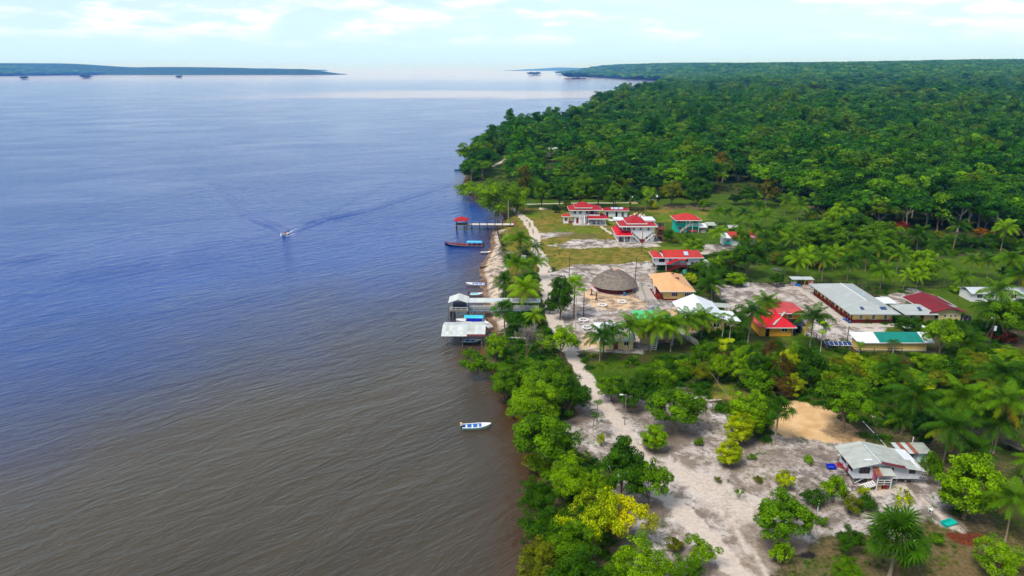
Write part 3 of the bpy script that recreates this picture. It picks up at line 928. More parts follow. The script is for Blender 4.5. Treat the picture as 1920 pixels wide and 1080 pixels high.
# ---- leafless grey tree
def bare_tree(px, by, ytop, w, label):
    p, r, h = crown_fit(px, by, ytop, w)
    rs = random.Random(5)
    root = empty('bare_tree', p)
    tag(root, label, 'tree')
    trunk, twig = MB(), MB()
    def grow(a_, d, L, rad, lev):
        b_ = a_ + d * L
        m = a_.lerp(b_, .5) + Vector((rs.uniform(-.1, .1), rs.uniform(-.1, .1), rs.uniform(0, .1))) * L
        (trunk if lev < 2 else twig).tube([a_, m, b_], [rad, rad * .8, rad * .6], 5 if lev < 2 else 3, False)
        if lev >= 5: return
        for k in range(5 if lev == 0 else 4 if lev < 4 else 3):
            nd = (d + Vector((rs.uniform(-1, 1), rs.uniform(-1, 1), rs.uniform(-.15, .6))) * (0.95 if lev < 2 else .8)).normalized()
            grow(a_.lerp(b_, rs.uniform(.55, 1)), nd, L * rs.uniform(.55, .8), max(rad * .6, .028), lev + 1)
    grow(Vector((0, 0, -.2)), Vector((0, 0, 1)), h * .40, .18, 0)
    trunk.build('trunk', BARK, root, True)
    twig.build('crown', GREY_TWIG, root)
    return root

# ------------------------------------------------------------------ the far forest
FOREST_BASE = wpoly([(868, 346), (905, 334), (960, 336), (990, 372), (1180, 372), (1330, 366), (1335, 342), (1400, 346), (1420, 370), (1500, 380), (1530, 440), (1560, 474), (1670, 478), (1710, 456), (1760, 456), (1860, 460), (1930, 470), (2150, 480), (2150, 150)]).tolist() + [[14000, 12300], [300, 12300]]
FOREST_BASE = np.array(FOREST_BASE)
CLEAR = [wpoly(p) for p in (
    [(1006, 340), (1012, 288), (1056, 286), (1054, 340)], [(908, 338), (912, 300), (950, 288), (968, 298), (962, 338)], [(1046, 280), (1048, 244), (1072, 244), (1070, 280)],
    [(1116, 372), (1120, 336), (1146, 336), (1144, 372)], [(1194, 372), (1196, 336), (1218, 336), (1216, 372)], [(1160, 396), (1170, 368), (1240, 368), (1240, 396)], [(1330, 390), (1335, 346), (1395, 346), (1400, 390)], [(1500, 420), (1500, 392), (1535, 392), (1535, 420)])]
rsf = np.random.default_rng(99)
pts = []
d = 300.0
while d < 11500:
    sp = max(8.2, d * 0.0125)
    n = int(d * 1.45 / sp)
    th = (np.arange(n) + rsf.uniform(-.42, .42, n)) / n * 1.45 - 0.42
    dd = d + rsf.uniform(-.45, .45, n) * sp
    pts.append(np.stack([dd * np.sin(th), dd * np.cos(th), np.full(n, sp)], 1))
    d += sp
pts = np.concatenate(pts)
P2 = pts[:, :2]
lzf, sf = land_z(P2)
ok = (sf > np.maximum(1.5, pts[:, 2] * 0.22)) & inside(P2, FOREST_BASE) & (P2[:, 0] < P2[:, 1] * 0.86 + 30)
for c in CLEAR: ok &= sdf(P2, c) < 1.0
pts, lzf, sf = pts[ok], lzf[ok], sf[ok]
order = np.argsort(np.hypot(pts[:, 0], pts[:, 1]))
pts, lzf, sf = pts[order], lzf[order], sf[order]
N_SINGLE = 285
tones = [('deep green', S(40, 88, 0)), ('dark green', S(30, 74, 0)), ('mid green', S(62, 114, 0)), ('fresh green', S(90, 138, 0)), ('olive green', S(84, 112, 4)), ('brownish green', S(110, 96, 32))]
rf = random.Random(3)
def forest_zone(x, y, s):
    px = 960 + x / (y * math.cos(PITCH) + H * math.sin(PITCH)) * F
    where = 'on the river bend' if s < 22 else 'beyond the clearing' if px < 1090 else 'behind the white villas' if px < 1330 else 'behind the coconut grove' if px < 1560 else 'above the school lawn' if px < 1780 else 'at the right edge'
    return where
for k in range(N_SINGLE):
    x, y, sp = pts[k]
    tn, tcol = rf.choices(tones, (5, 3, 6, 4, 2, .25))[0]
    kind = rf.choices(('forest', 'spread', 'column'), (6, 4, 1.2))[0]
    shape = {'forest': 'round crowned', 'spread': 'broad flat topped', 'column': 'narrow tall'}[kind]
    r = sp * rf.uniform(.68, 1.0) * (0.62 if kind == 'column' else 1.05 if kind == 'spread' else 0.95)
    h = rf.uniform(9.5, 15.5) * (1.1 if kind != 'forest' else 1)
    if sf[k] < 14: h *= .72
    px_ = 960 + x / (y * math.cos(PITCH) + H * math.sin(PITCH)) * F
    if 1000 < px_ < 1066 and y < 450: h *= .5          # young growth in front of the clearing
    tree_at(kind, Vector((x, y, float(lzf[k]))), r, h, tuple(np.array(tcol) * rf.uniform(.85, 1.2)), f'{"small" if r < 6.4 else "large" if r > 8.0 else "middling"} {shape} {tn} {"front row" if y < 300 else "second row" if y < 350 else "rear"} tree {forest_zone(x, y, sf[k])}', 'forest trees nearest the village', 'forest_tree')
# everything beyond: one mass of crowns
def proto_collection(name, meshes):
    c = bpy.data.collections.new(name)
    for i, m in enumerate(meshes):
        o = bpy.data.objects.new(f'{name}_{i:02d}', m)
        c.objects.link(o)
    return c
def forest_only(kind, keep=1.0):
    out = []
    for (tm, cm, r, h) in PROTO[kind]:
        m = cm.copy()
        m.materials.clear(); m.materials.append(LEAF_FOREST)
        out.append(m)
    return out
canopy = forest_only('forest') + forest_only('spread') + forest_only('column')[:1]
def clump(seed):
    """patch of several crowns seen from far off"""
    rs = np.random.default_rng(seed)
    V, t = [], []
    for k in range(9):
        c = np.array([rs.uniform(-.9, .9), rs.uniform(-.9, .9), 0]) if k else np.zeros(3)
        r = rs.uniform(.30, .46)
        n = 150
        v = unit(rs.normal(size=(n, 3))); v[:, 2] = np.abs(v[:, 2])
        Pk = c + v * r * rs.uniform(.75, 1, (n, 1)) * np.array([1, 1, .75]) + np.array([0, 0, rs.uniform(.25, .6)])
        V.append(leaves(rs, Pk, unit(v + rs.normal(size=(n, 3)) * .3 + np.array([0, 0, .3])), 0.085, .6))
        t.append(np.clip(rs.uniform(.05, .85) + rs.normal(0, .15, n), 0, 1))
    return quads_mesh('canopy_patch', np.concatenate(V), LEAF_FOREST, np.concatenate(t))
patches = [clump(s) for s in range(5)]
def instancer(name, co, scl, idx_, coll):
    me = bpy.data.meshes.new(name)
    me.vertices.add(len(co))
    me.vertices.foreach_set('co', co.astype(np.float32).ravel())
    a1 = me.attributes.new('scl', 'FLOAT_VECTOR', 'POINT'); a1.data.foreach_set('vector', scl.astype(np.float32).ravel())
    a2 = me.attributes.new('rot', 'FLOAT', 'POINT'); a2.data.foreach_set('value', rsf.uniform(0, 6.28, len(co)).astype(np.float32))
    a3 = me.attributes.new('which', 'INT', 'POINT'); a3.data.foreach_set('value', idx_.astype(np.int32))
    o = link(name, me)
    ng = bpy.data.node_groups.new(name, 'GeometryNodeTree')
    ng.interface.new_socket('Geometry', in_out='INPUT', socket_type='NodeSocketGeometry')
    ng.interface.new_socket('Geometry', in_out='OUTPUT', socket_type='NodeSocketGeometry')
    gi, go = ng.nodes.new('NodeGroupInput'), ng.nodes.new('NodeGroupOutput')
    ip = ng.nodes.new('GeometryNodeInstanceOnPoints')
    ci = ng.nodes.new('GeometryNodeCollectionInfo')
    ci.inputs['Collection'].default_value = coll
    ci.inputs['Separate Children'].default_value = True
    ci.inputs['Reset Children'].default_value = True
    def na(n, t):
        x = ng.nodes.new('GeometryNodeInputNamedAttribute'); x.data_type = t; x.inputs[0].default_value = n
        return x.outputs[0]
    cx = ng.nodes.new('ShaderNodeCombineXYZ')
    L = ng.links.new
    L(na('rot', 'FLOAT'), cx.inputs[2])
    L(gi.outputs[0], ip.inputs['Points']); L(ci.outputs[0], ip.inputs['Instance'])
    ip.inputs['Pick Instance'].default_value = True
    L(na('which', 'INT'), ip.inputs['Instance Index']); L(cx.outputs[0], ip.inputs['Rotation']); L(na('scl', 'FLOAT_VECTOR'), ip.inputs['Scale'])
    L(ip.outputs[0], go.inputs[0])
    md = o.modifiers.new('scatter', 'NODES'); md.node_group = ng
    return o
rest, rz_ = pts[N_SINGLE:], lzf[N_SINGLE:]
dist = np.hypot(rest[:, 0], rest[:, 1])
A_ = dist < 2300
k = A_.sum()
rad = rest[A_, 2] * rsf.uniform(.52, 1.12, k)
which = rsf.integers(0, len(canopy), k)
pr = np.array([5.2] * 4 + [6.6] * 3 + [4.6])[which]
hh = rsf.uniform(8.5, 17, k) * np.where(rsf.uniform(size=k) < .08, 1.4, 1) * np.clip(rad / 7, .8, 1.6)
pxr = 960 + rest[A_, 0] / (rest[A_, 1] * math.cos(PITCH) + H * math.sin(PITCH)) * F
hh = np.where((pxr > 1000) & (pxr < 1066) & (rest[A_, 1] < 450), hh * .45, hh)
sc = np.stack([rad / pr, rad / pr, hh / 13.5], 1)
tag(instancer('forest', np.column_stack([rest[A_, :2], rz_[A_] - 0.5]), sc, which, proto_collection('crowns', canopy)), 'unbroken rainforest canopy stretching from the village to the horizon', 'forest', kind='stuff')
B_ = ~A_
farp = np.column_stack([rest[B_, :2], rz_[B_] + 2])
fs = rest[B_, 2] * 0.85
# far bank across the river
nb = 5200
lp = np.stack([rsf.uniform(-9500, -4000, nb), 5250 + (15300 - 5250) * rsf.uniform(0, 1, nb) ** 1.5], 1)
sl = sdf(lp, LEFT)
okl = (sl > 5) & (lp[:, 0] > -0.80 * lp[:, 1] - 200)
lp = lp[okl]
edge_n = 700
tt = rsf.uniform(0, 1, edge_n)
ei = np.clip((tt * 6).astype(int), 0, 5)
eu = (tt * 6 - ei)[:, None]
ep = LEFT[1 + ei] * (1 - eu) + LEFT[2 + ei] * eu + np.array([-20, 10])
lp = np.concatenate([lp, ep])
farp = np.concatenate([farp, np.column_stack([lp, np.maximum(left_z(lp), 2)])])
fs = np.concatenate([fs, np.clip(np.hypot(lp[:, 0], lp[:, 1]) * 0.009, 40, 95) * rsf.uniform(.7, 1.1, len(lp))])
tag(instancer('distant_forest', farp, np.stack([fs, fs, np.clip(fs, 22, 34) * 1.0], 1), rsf.integers(0, 5, len(farp)), proto_collection('patches', patches)), 'bluish distant forest along the far river banks', 'forest', kind='stuff')
# wooded islets in the river
def islet(px, py, w, hpx, label):
    p = at(px, py, 0)
    s = pscale(p)
    r, h = w / 2 / s, hpx / s
    root = empty('islet', (p.x, p.y, 0)); tag(root, label, 'islet', 'wooded islets in the river')
    mb = MB(); n = 18
    ring = [(math.cos(i * 6.283 / n) * r * (1 + .1 * math.sin(i * 2.3)), math.sin(i * 6.283 / n) * r * .7, -1.5) for i in range(n)]
    top = [(x * .86, y * .86, h * .12) for x, y, z in ring]
    mb.add(ring + top + [(0, 0, h * .2)], [(i, (i + 1) % n, n + (i + 1) % n, n + i) for i in range(n)] + [(n + i, n + (i + 1) % n, 2 * n) for i in range(n)])
    mb.build('ground', M('islet_soil', S(120, 86, 56), 0.9), root)
    m = max(5, min(14, int(w / 7)))
    for i in range(m):
        a_, q_ = i * 2.4, math.sqrt((i + .3) / m) * .8
        tm, cm, pr, ph = PROTO['forest'][i % 4]
        c = link('crown', cm, root, (math.cos(a_) * q_ * r, math.sin(a_) * q_ * r * .6, -h * .08), (0, 0, i), (r * .62 / math.sqrt(m / 5) / pr,) * 2 + (h * random.uniform(.85, 1.2) / ph,))
        c.color = (*S(36, 72, 6), 1)
islet(46, 149, 13, 6, 'leftmost tiny wooded islet off the far bank')
islet(162, 147, 18, 7, 'wooded islet with one taller tree, between two smaller islets off the far bank')
islet(336, 146, 11, 5, 'small wooded islet off the far bank nearest mid river')
islet(1003, 141, 24, 6, 'low green islet standing alone in mid river below the horizon')
islet(1079, 148, 42, 11, 'broad green islet in front of the wooded headland')

# ------------------------------------------------------------------ trees and shrubs standing apart
SHORE = 'trees on the near river bank'
for (k, px, by, yt, w, c, lb) in [
    ('willowy', 930, 674, 620, 46, G_FRESH, 'bright leafy tree beside the boathouse at the water edge'),
    ('bush', 893, 702, 655, 62, G_MID, 'low green bush reaching over the water below the boathouse'),
    ('open', 1052, 670, 607, 80, G_FRESH, 'open leafy tree with pale trunk between the grey bare tree and the path'),
    ('willowy', 948, 748, 684, 62, G_MID, 'dense green tree leaning over the water, first below the boathouse'),
    ('round', 1008, 742, 672, 94, G_MID, 'broad green tree just in front of the grey bare tree'),
    ('willowy', 1066, 780, 700, 92, G_DEEP, 'tall deep green tree beside the sandy path bend'),
    ('willowy', 1000, 806, 706, 104, G_FRESH, 'bright feathery tree on the bank behind the biggest river bank tree'),
    ('round', 1045, 770, 690, 76, G_MID, 'mid green tree between the bare tree and the sandy path'),
    ('round', 1020, 884, 768, 124, G_MID, 'biggest rounded river bank tree, across from the moored white boat'),
    ('willowy', 1066, 936, 850, 94, G_FRESH, 'feathery green tree on the bank below the biggest tree'),
    ('willowy', 1004, 968, 895, 78, G_DEEP, 'deep green shrub tree hanging over the dark inlet'),
    ('round', 1166, 946, 826, 102, G_DEEP, 'dark dense tree on the river side of the sand track'),
    ('round', 1214, 956, 862, 88, G_MID, 'round tree with pale trunk at the edge of the sand track'),
    ('willowy', 1120, 948, 880, 62, G_FRESH, 'light green young tree behind the yellow tree'),
    ('yellow', 1112, 1042, 925, 100, S(146, 172, 2), 'lime green half of the yellow leaved pair on the bank'),
    ('yellow', 1164, 1024, 930, 100, S(184, 192, 2), 'bright yellow leaved tree by the sand track'),
    ('willowy', 1022, 1044, 950, 96, G_DEEP, 'dark feathery tree left of the yellow tree'),
    ('willowy', 1064, 1080, 975, 104, G_MID, 'mid green feathery tree below the yellow tree'),
    ('willowy', 1018, 1100, 1010, 104, G_OLIVE, 'olive green bank shrub at the bottom of the picture, nearest the river'),
    ('willowy', 1088, 1136, 1030, 116, G_DEEP, 'deep green bank tree cut by the bottom edge, left of the bright one'),
    ('willowy', 1200, 1112, 1010, 116, G_FRESH, 'bright green bank tree cut by the bottom edge beside the sand'),
    ('willowy', 1150, 1138, 1060, 96, G_MID, 'mid green bank shrub at the bottom edge below the yellow tree'),
    ('open', 1310, 1066, 1010, 64, G_FRESH, 'fresh green shrub touching the sand track at the bottom'),
    ('willowy', 1284, 1098, 1044, 76, G_MID, 'dark green shrub at the bottom edge beside the sand track')]:
    T(k, px, by, yt, w, c, lb, SHORE, 'shrub' if k == 'bush' else 'tree', 'shrub' if k == 'bush' else 'tree')
bare_tree(988, 676, 603, 84, 'leafless grey tree with fine twigs by the boathouse landing')
GARDEN = 'trees and shrubs around the sandy garden'
for (k, px, by, yt, w, c, lb) in [
    ('round', 1146, 752, 702, 60, G_MID, 'small crowned tree on the far side of the path lamp'),
    ('round', 1186, 768, 712, 70, G_DEEP, 'tree leaning over the path lamp'),
    ('round', 1260, 812, 720, 112, G_MID, 'large spreading tree in the middle of the sandy garden'),
    ('mango', 1226, 846, 793, 58, G_FRESH, 'round clipped looking bush in front of the large spreading tree'),
    ('mango', 1400, 818, 728, 94, G_FRESH, 'bright domed tree left of the orange sand patch'),
    ('mango', 1384, 834, 770, 62, G_LIME, 'lower bright crown in front of the domed tree by the orange sand'),
    ('mango', 1365, 874, 823, 57, G_LIME, 'small round lime green bush alone on the grey sand'),
    ('bush', 1313, 762, 742, 24, G_FRESH, 'tiny round bush beside the fallen log'),
    ('round', 1580, 812, 710, 96, G_MID, 'tall tree with forked trunk at the right end of the orange sand'),
    ('round', 1462, 1024, 926, 120, G_MID, 'wide green tree on the sand at the bottom centre'),
    ('bush', 1460, 1057, 1012, 40, G_FRESH, 'small bush below the wide green tree'),
    ('bush', 1470, 917, 882, 38, G_LIME, 'small yellowish shrub with orange stem base on open sand'),
    ('bush', 1560, 940, 886, 46, G_FRESH, 'upright leafy shrub in front of the white stilt house'),
    ('bush', 1524, 948, 914, 44, G_DEEP, 'dark low shrub at the left end of the hedge by the stilt house'),
    ('bush', 1593, 960, 926, 40, G_OLIVE, 'olive low shrub in the middle of the hedge by the stilt house'),
    ('bush', 1624, 954, 930, 42, G_DEEP, 'dark low shrub at the right end of the hedge by the stilt house'),
    ('bush', 1617, 932, 910, 20, G_LIME, 'small lime shoot rising behind the hedge by the stilt house'),
    ('sparse', 1690, 968, 916, 48, G_LIME, 'thin half bare shrub in front of the stilt house steps'),
    ('sparse', 1577, 892, 862, 26, S(170, 62, 92), 'pink flowering bush against the stilt house wall'),
    ('mango', 1806, 972, 848, 124, G_FRESH, 'big round bright tree on the right of the stilt house'),
    ('willowy', 1862, 1082, 1008, 90, G_FRESH, 'feathery bright shrub tree at the bottom right corner'),
    ('round', 1588, 1042, 990, 52, G_DEEP, 'dark round shrub beside the large fan palm'),
    ('willowy', 1583, 1090, 1044, 62, G_MID, 'shrub cut by the bottom edge beside the fan palm'),
    ('bush', 1744, 908, 846, 38, G_MID, 'tall dark shrub between the stilt house and the big round tree'),
    ('mango', 1725, 842, 772, 46, G_DARK, 'dark columnar tree behind the small shed'),
    ('bush', 1265, 1034, 1006, 34, G_OLIVE, 'low scrub bush on the river side of the sand track'),
    ('bush', 1127, 836, 812, 16, G_LIME, 'tiny lime seedling beside the path'), ('bush', 1420, 905, 890, 18, G_OLIVE, 'small olive weed clump on the sand below the lime bush'),
    ('bush', 1515, 868, 852, 20, G_FRESH, 'small weed clump on the sand left of the blue tub'), ('sparse', 1385, 935, 912, 24, G_MID, 'thin sapling on the white sand in the open'), ('bush', 1345, 905, 893, 14, G_OLIVE, 'tiny weed clump near the track fork'),
    ('bush', 1540, 985, 968, 24, G_MID, 'low weed clump between the hedge and the fan palm'), ('bush', 1655, 975, 962, 18, G_OLIVE, 'olive weed tuft behind the large fan palm'), ('bush', 1410, 862, 850, 16, G_MID, 'small weed clump right of the round lime bush'),
    ('sparse', 1100, 870, 842, 26, G_FRESH, 'thin sapling on the sand between path and bank'), ('bush', 1310, 835, 820, 20, G_MID, 'small shrub on the litter right of the large spreading tree'), ('bush', 1640, 1000, 985, 22, G_FRESH, 'fresh weed clump left of the fan palm crown'),
    ('bush', 1500, 960, 946, 18, G_OLIVE, 'olive weed clump right of the wide green tree'), ('bush', 1755, 1020, 1000, 30, G_MID, 'low shrub in the grass right of the fan palm'), ('bush', 1700, 1052, 1030, 34, G_OLIVE, 'low olive shrub right of the fan palm foot')]:
    T(k, px, by, yt, w, c, lb, GARDEN, 'shrub' if k in ('bush', 'sparse') else 'tree', 'shrub' if k in ('bush', 'sparse') else 'tree')
VILL = 'trees among the village houses'
for (k, px, by, yt, w, c, lb) in [
    ('mango', 1050, 600, 512, 52, G_DEEP, 'tall dense dark tree on the plaza beside the bright fan palm'),
    ('mango', 1030, 588, 556, 30, G_DEEP, 'small dark tree on the river side of the plaza'),
    ('round', 1400, 520, 448, 76, G_DEEP, 'dark tree above the schoolyard with a leaning trunk'),
    ('round', 1372, 508, 462, 52, G_MID, 'mid green tree beside the dark schoolyard tree'),
    ('mango', 1380, 536, 508, 46, G_FRESH, 'round low tree at the schoolyard edge beside the white box'),
    ('round', 1455, 538, 510, 28, G_DEEP, 'small dark tree at the schoolyard edge'),
    ('round', 1300, 482, 446, 42, G_FRESH, 'bright tree above the red roofed stilt house'),
    ('round', 1325, 548, 500, 48, G_DEEP, 'dark tree at the corner of the peach roofed building'),
    ('bush', 1312, 512, 488, 36, G_MID, 'shrub beside the red roofed stilt house'),
    ('bush', 1345, 520, 492, 46, G_DEEP, 'dark shrub behind the peach roofed building'),
    ('bush', 1298, 532, 510, 34, G_LIME, 'lime shrub behind the peach roofed building'),
    ('bush', 1356, 500, 478, 40, G_FRESH, 'fresh green shrub below the red and white roof among palms'),
    ('mango', 1725, 534, 462, 64, G_FRESH, 'large rounded tree on the school lawn'),
    ('mango', 1545, 470, 408, 96, G_MID, 'great domed tree behind the coconut palms, leftmost of three'),
    ('mango', 1572, 442, 378, 66, G_FRESH, 'bright domed tree above the coconut grove'),
    ('round', 1640, 476, 412, 96, G_MID, 'great leafy tree behind the school lawn'),
    ('round', 1600, 458, 396, 84, G_DEEP, 'deep green tree between the great domed trees'),
    ('forest', 1686, 448, 410, 32, S(108, 38, 18), 'rust red leafed tree at the forest edge'),
    ('forest', 1840, 450, 424, 30, S(124, 88, 12), 'orange topped tree at the forest edge'),
    ('round', 1390, 474, 426, 38, G_MID, 'tree covering the middle of the salmon and white roof'),
    ('bush', 1250, 454, 428, 24, G_DEEP, 'dark shrub beside the brick water tower'),
    ('bush', 1290, 458, 436, 28, G_MID, 'shrub in front of the turquoise house'),
    ('bush', 1266, 456, 444, 18, G_OLIVE, 'low shrub with white blooms between tower and turquoise house'),
    ('round', 1213, 392, 348, 36, G_FRESH, 'bright conical tree in front of the pale hidden house'),
    ('bush', 1225, 392, 374, 20, G_LIME, 'lime shrub in front of the pale hidden house'),
    ('round', 1258, 388, 336, 52, G_OLIVE, 'brown topped tree beside the dark dome tree'),
    ('mango', 1308, 386, 328, 62, G_DEEP, 'dark dome shaped tree behind the brown field'),
    ('round', 1318, 396, 374, 24, G_MID, 'small leafy tree at the edge of the brown field'),
    ('round', 1400, 384, 350, 46, G_DEEP, 'deep green tree beyond the palm clearing'),
    ('forest', 1436, 388, 332, 44, G_BROWN, 'brownish tree at the forest edge beyond the palms'),
    ('round', 1378, 384, 364, 28, G_DARK, 'dark low tree on the palm clearing'),
    ('bamboo', 932, 404, 332, 78, G_FRESH, 'large fresh green bamboo clump at the head of the beach'),
    ('bamboo', 968, 400, 340, 52, G_FRESH, 'darker bamboo clump beside the track end'),
    ('column', 982, 392, 304, 30, G_BROWN, 'vine covered brownish tower of a tree behind the bamboo'),
    ('round', 1016, 392, 334, 52, G_MID, 'leftmost park tree behind the first white house'),
    ('round', 1050, 394, 336, 56, G_DEEP, 'second park tree behind the lawn path'),
    ('round', 1086, 392, 324, 62, G_MID, 'tallest park tree above the first red roof'),
    ('round', 1122, 390, 328, 62, G_DEEP, 'dark park tree right of the tallest one'),
    ('round', 1152, 398, 346, 44, G_MID, 'park tree above the white outbuilding'),
    ('round', 1182, 394, 346, 50, G_DEEP, 'dark park tree beside the bright conical tree'),
    ('bush', 1043, 399, 384, 18, G_DARK, 'small dark tree on a brown bed beside the first white house'),
    ('round', 1063, 396, 374, 16, G_LIME, 'small lime tree behind the first white house'),
    ('bush', 890, 372, 340, 50, G_FRESH, 'bright mangrove bush at the river bend landing'),
    ('bush', 872, 362, 344, 28, G_MID, 'mangrove bush at the tip of the river bend'),
    ('bamboo', 1108, 318, 264, 74, G_FRESH, 'wide feathery bamboo clump in the forest beyond the white roofed house'),
    ('round', 1703, 634, 590, 46, G_DEEP, 'leafy tree between the school and the teal roof'),
    ('open', 1760, 668, 596, 70, G_FRESH, 'spreading tree at the right end of the teal roof'),
    ('round', 1880, 640, 556, 84, G_MID, 'broad tree at the right edge beyond the utility pole'),
    ('round', 1912, 622, 550, 60, G_DEEP, 'dark tree at the right edge beside the white roof'),
    ('round', 1900, 532, 488, 60, G_DARK, 'very dark tree at the right edge of the lawn'),
    ('bush', 1790, 548, 532, 26, G_FRESH, 'shrub on the lawn fence line'),
    ('bush', 1112, 668, 660, 12, G_FRESH, 'small round shrub beside the plaza path'),
    ('bush', 1858, 640, 622, 26, S(86, 34, 26), 'dark red leaved shrub beneath the utility pole'),
    ('bush', 1890, 646, 620, 36, S(72, 34, 26), 'larger dark red leaved shrub right of the utility pole')]:
    T(k, px, by, yt, w, c, lb, VILL, 'shrub' if k == 'bush' else 'bamboo_clump' if k == 'bamboo' else 'tree', 'shrub' if k == 'bush' else 'bamboo' if k == 'bamboo' else 'tree')

# ------------------------------------------------------------------ thicket behind the sandy garden
rt = random.Random(21)
def thicket(poly, spacing, kinds, tones_, hrange, wfac, labelf, group):
    pw = wpoly(poly)
    lo, hi = pw.min(0), pw.max(0)
    y = lo[1]
    n = 0
    while y < hi[1]:
        x = lo[0] + rt.uniform(0, spacing)
        while x < hi[0]:
            q_ = np.array([[x + rt.uniform(-.4, .4) * spacing, y + rt.uniform(-.4, .4) * spacing]])
            if inside(q_, pw)[0]:
                k = rt.choice(kinds); tn, tc_ = rt.choice(tones_)
                tree_at(k, Vector((q_[0, 0], q_[0, 1], GZ)), spacing * wfac * rt.uniform(.8, 1.2), rt.uniform(*hrange), tuple(np.array(tc_) * rt.uniform(.85, 1.15)),
                        labelf(tn, k, q_[0, 0], q_[0, 1]), group, 'thicket_shrub', 'shrub')
                n += 1
            x += spacing
        y += spacing * .9
    return n
TT = [('deep green', G_DEEP), ('mid green', G_MID), ('fresh green', G_FRESH), ('olive', G_OLIVE), ('mid green', G_MID), ('fresh green', G_FRESH), ('lime', G_LIME), ('deep green', G_DEEP), ('mid green', G_MID), ('deep green', G_DEEP), ('fresh green', G_FRESH), ('brown tinged', S(84, 70, 30))]
def lab(tn, k, x, y):
    px = 960 + x / (y * math.cos(PITCH) + H * math.sin(PITCH)) * F
    where = 'below the palm row' if px < 1290 else 'below the big white roof' if px < 1400 else 'below the yellow red roofed house' if px < 1520 else 'below the solar panels' if px < 1610 else 'below the teal roof' if px < 1760 else 'by the right edge palms'
    return f'{tn} {"rounded tree" if k == "round" else "feathery tree" if k == "willowy" else "low bush"} {"at the front" if y < 122 else "in the middle" if y < 132 else "at the back"} of the thicket {where}'
thicket([(1300, 694), (1400, 690), (1500, 690), (1540, 696), (1510, 760), (1440, 742), (1340, 722), (1290, 716)], 3.6, ['round', 'willowy', 'willowy', 'bush'], TT, (4.2, 7.0), .62, lab, 'thicket shrubs')
thicket([(1180, 706), (1230, 682), (1300, 690), (1300, 722), (1280, 728), (1200, 722)], 3.2, ['bush', 'bush', 'willowy'], TT[:4], (1.6, 3.2), .62, lab, 'thicket shrubs')
thicket([(1535, 694), (1620, 692), (1770, 690), (1800, 672), (1940, 668), (1940, 720), (1800, 730), (1690, 742), (1600, 750), (1520, 748)], 3.6, ['round', 'bush', 'willowy', 'bush'], TT, (2.4, 4.6), .66, lab, 'thicket shrubs')

def lab2(tn, k, x, y):
    px = 960 + x / (y * math.cos(PITCH) + H * math.sin(PITCH)) * F
    where = 'behind the first villa' if px < 1110 else 'behind the white outbuilding' if px < 1220 else 'behind the brown field' if px < 1330 else 'beside the upper palm grove' if px < 1500 else 'behind the school lawn' if px < 1700 else 'at the right end of the lawn'
    return f'{tn} {"rounded" if k == "round" else "feathery" if k == "willowy" else "low"} shrub {"near" if y < 235 else "at"} the forest edge {where}'
def lab3(tn, k, x, y):
    where = 'below the yellow tree' if y < 78 else 'beside the dark inlet' if y < 94 else 'below the biggest bank tree' if y < 108 else 'opposite the moored white boat' if y < 122 else 'below the boathouse'
    return f'{tn} {"feathery" if k == "willowy" else "low"} shrub overhanging the river {where}'
thicket([(1000, 1085), (1004, 1010), (998, 940), (1004, 892), (990, 850), (973, 800), (966, 760), (945, 722), (915, 692), (940, 688), (972, 722), (992, 760), (1000, 800), (1018, 850), (1032, 892), (1028, 940), (1034, 1010), (1032, 1085)], 2.3, ['bush', 'willowy', 'bush'], TT[:4], (1.4, 3.0), .72, lab3, 'shrubs overhanging the near bank')
EDGE = 'shrubs along the forest edge'
T2 = TT[:4] + [('deep green', G_DEEP), ('mid green', G_MID)]
thicket([(1000, 376), (1330, 372), (1330, 366), (1000, 368)], 5.2, ['bush', 'willowy'], T2, (2.2, 4.2), .6, lab2, EDGE)
thicket([(1400, 372), (1500, 388), (1535, 446), (1565, 482), (1670, 486), (1715, 464), (1760, 464), (1860, 468), (1935, 478), (1935, 468), (1860, 460), (1710, 454), (1668, 474), (1575, 468), (1545, 436), (1510, 380), (1420, 366)], 3.8, ['bush', 'willowy', 'round'], T2, (2.4, 5.0), .68, lab2, EDGE)
thicket([(1420, 448), (1520, 440), (1545, 478), (1560, 505), (1500, 506), (1440, 498)], 5.6, ['bush', 'willowy', 'round'], T2, (2.4, 5.0), .56, lab2, EDGE)

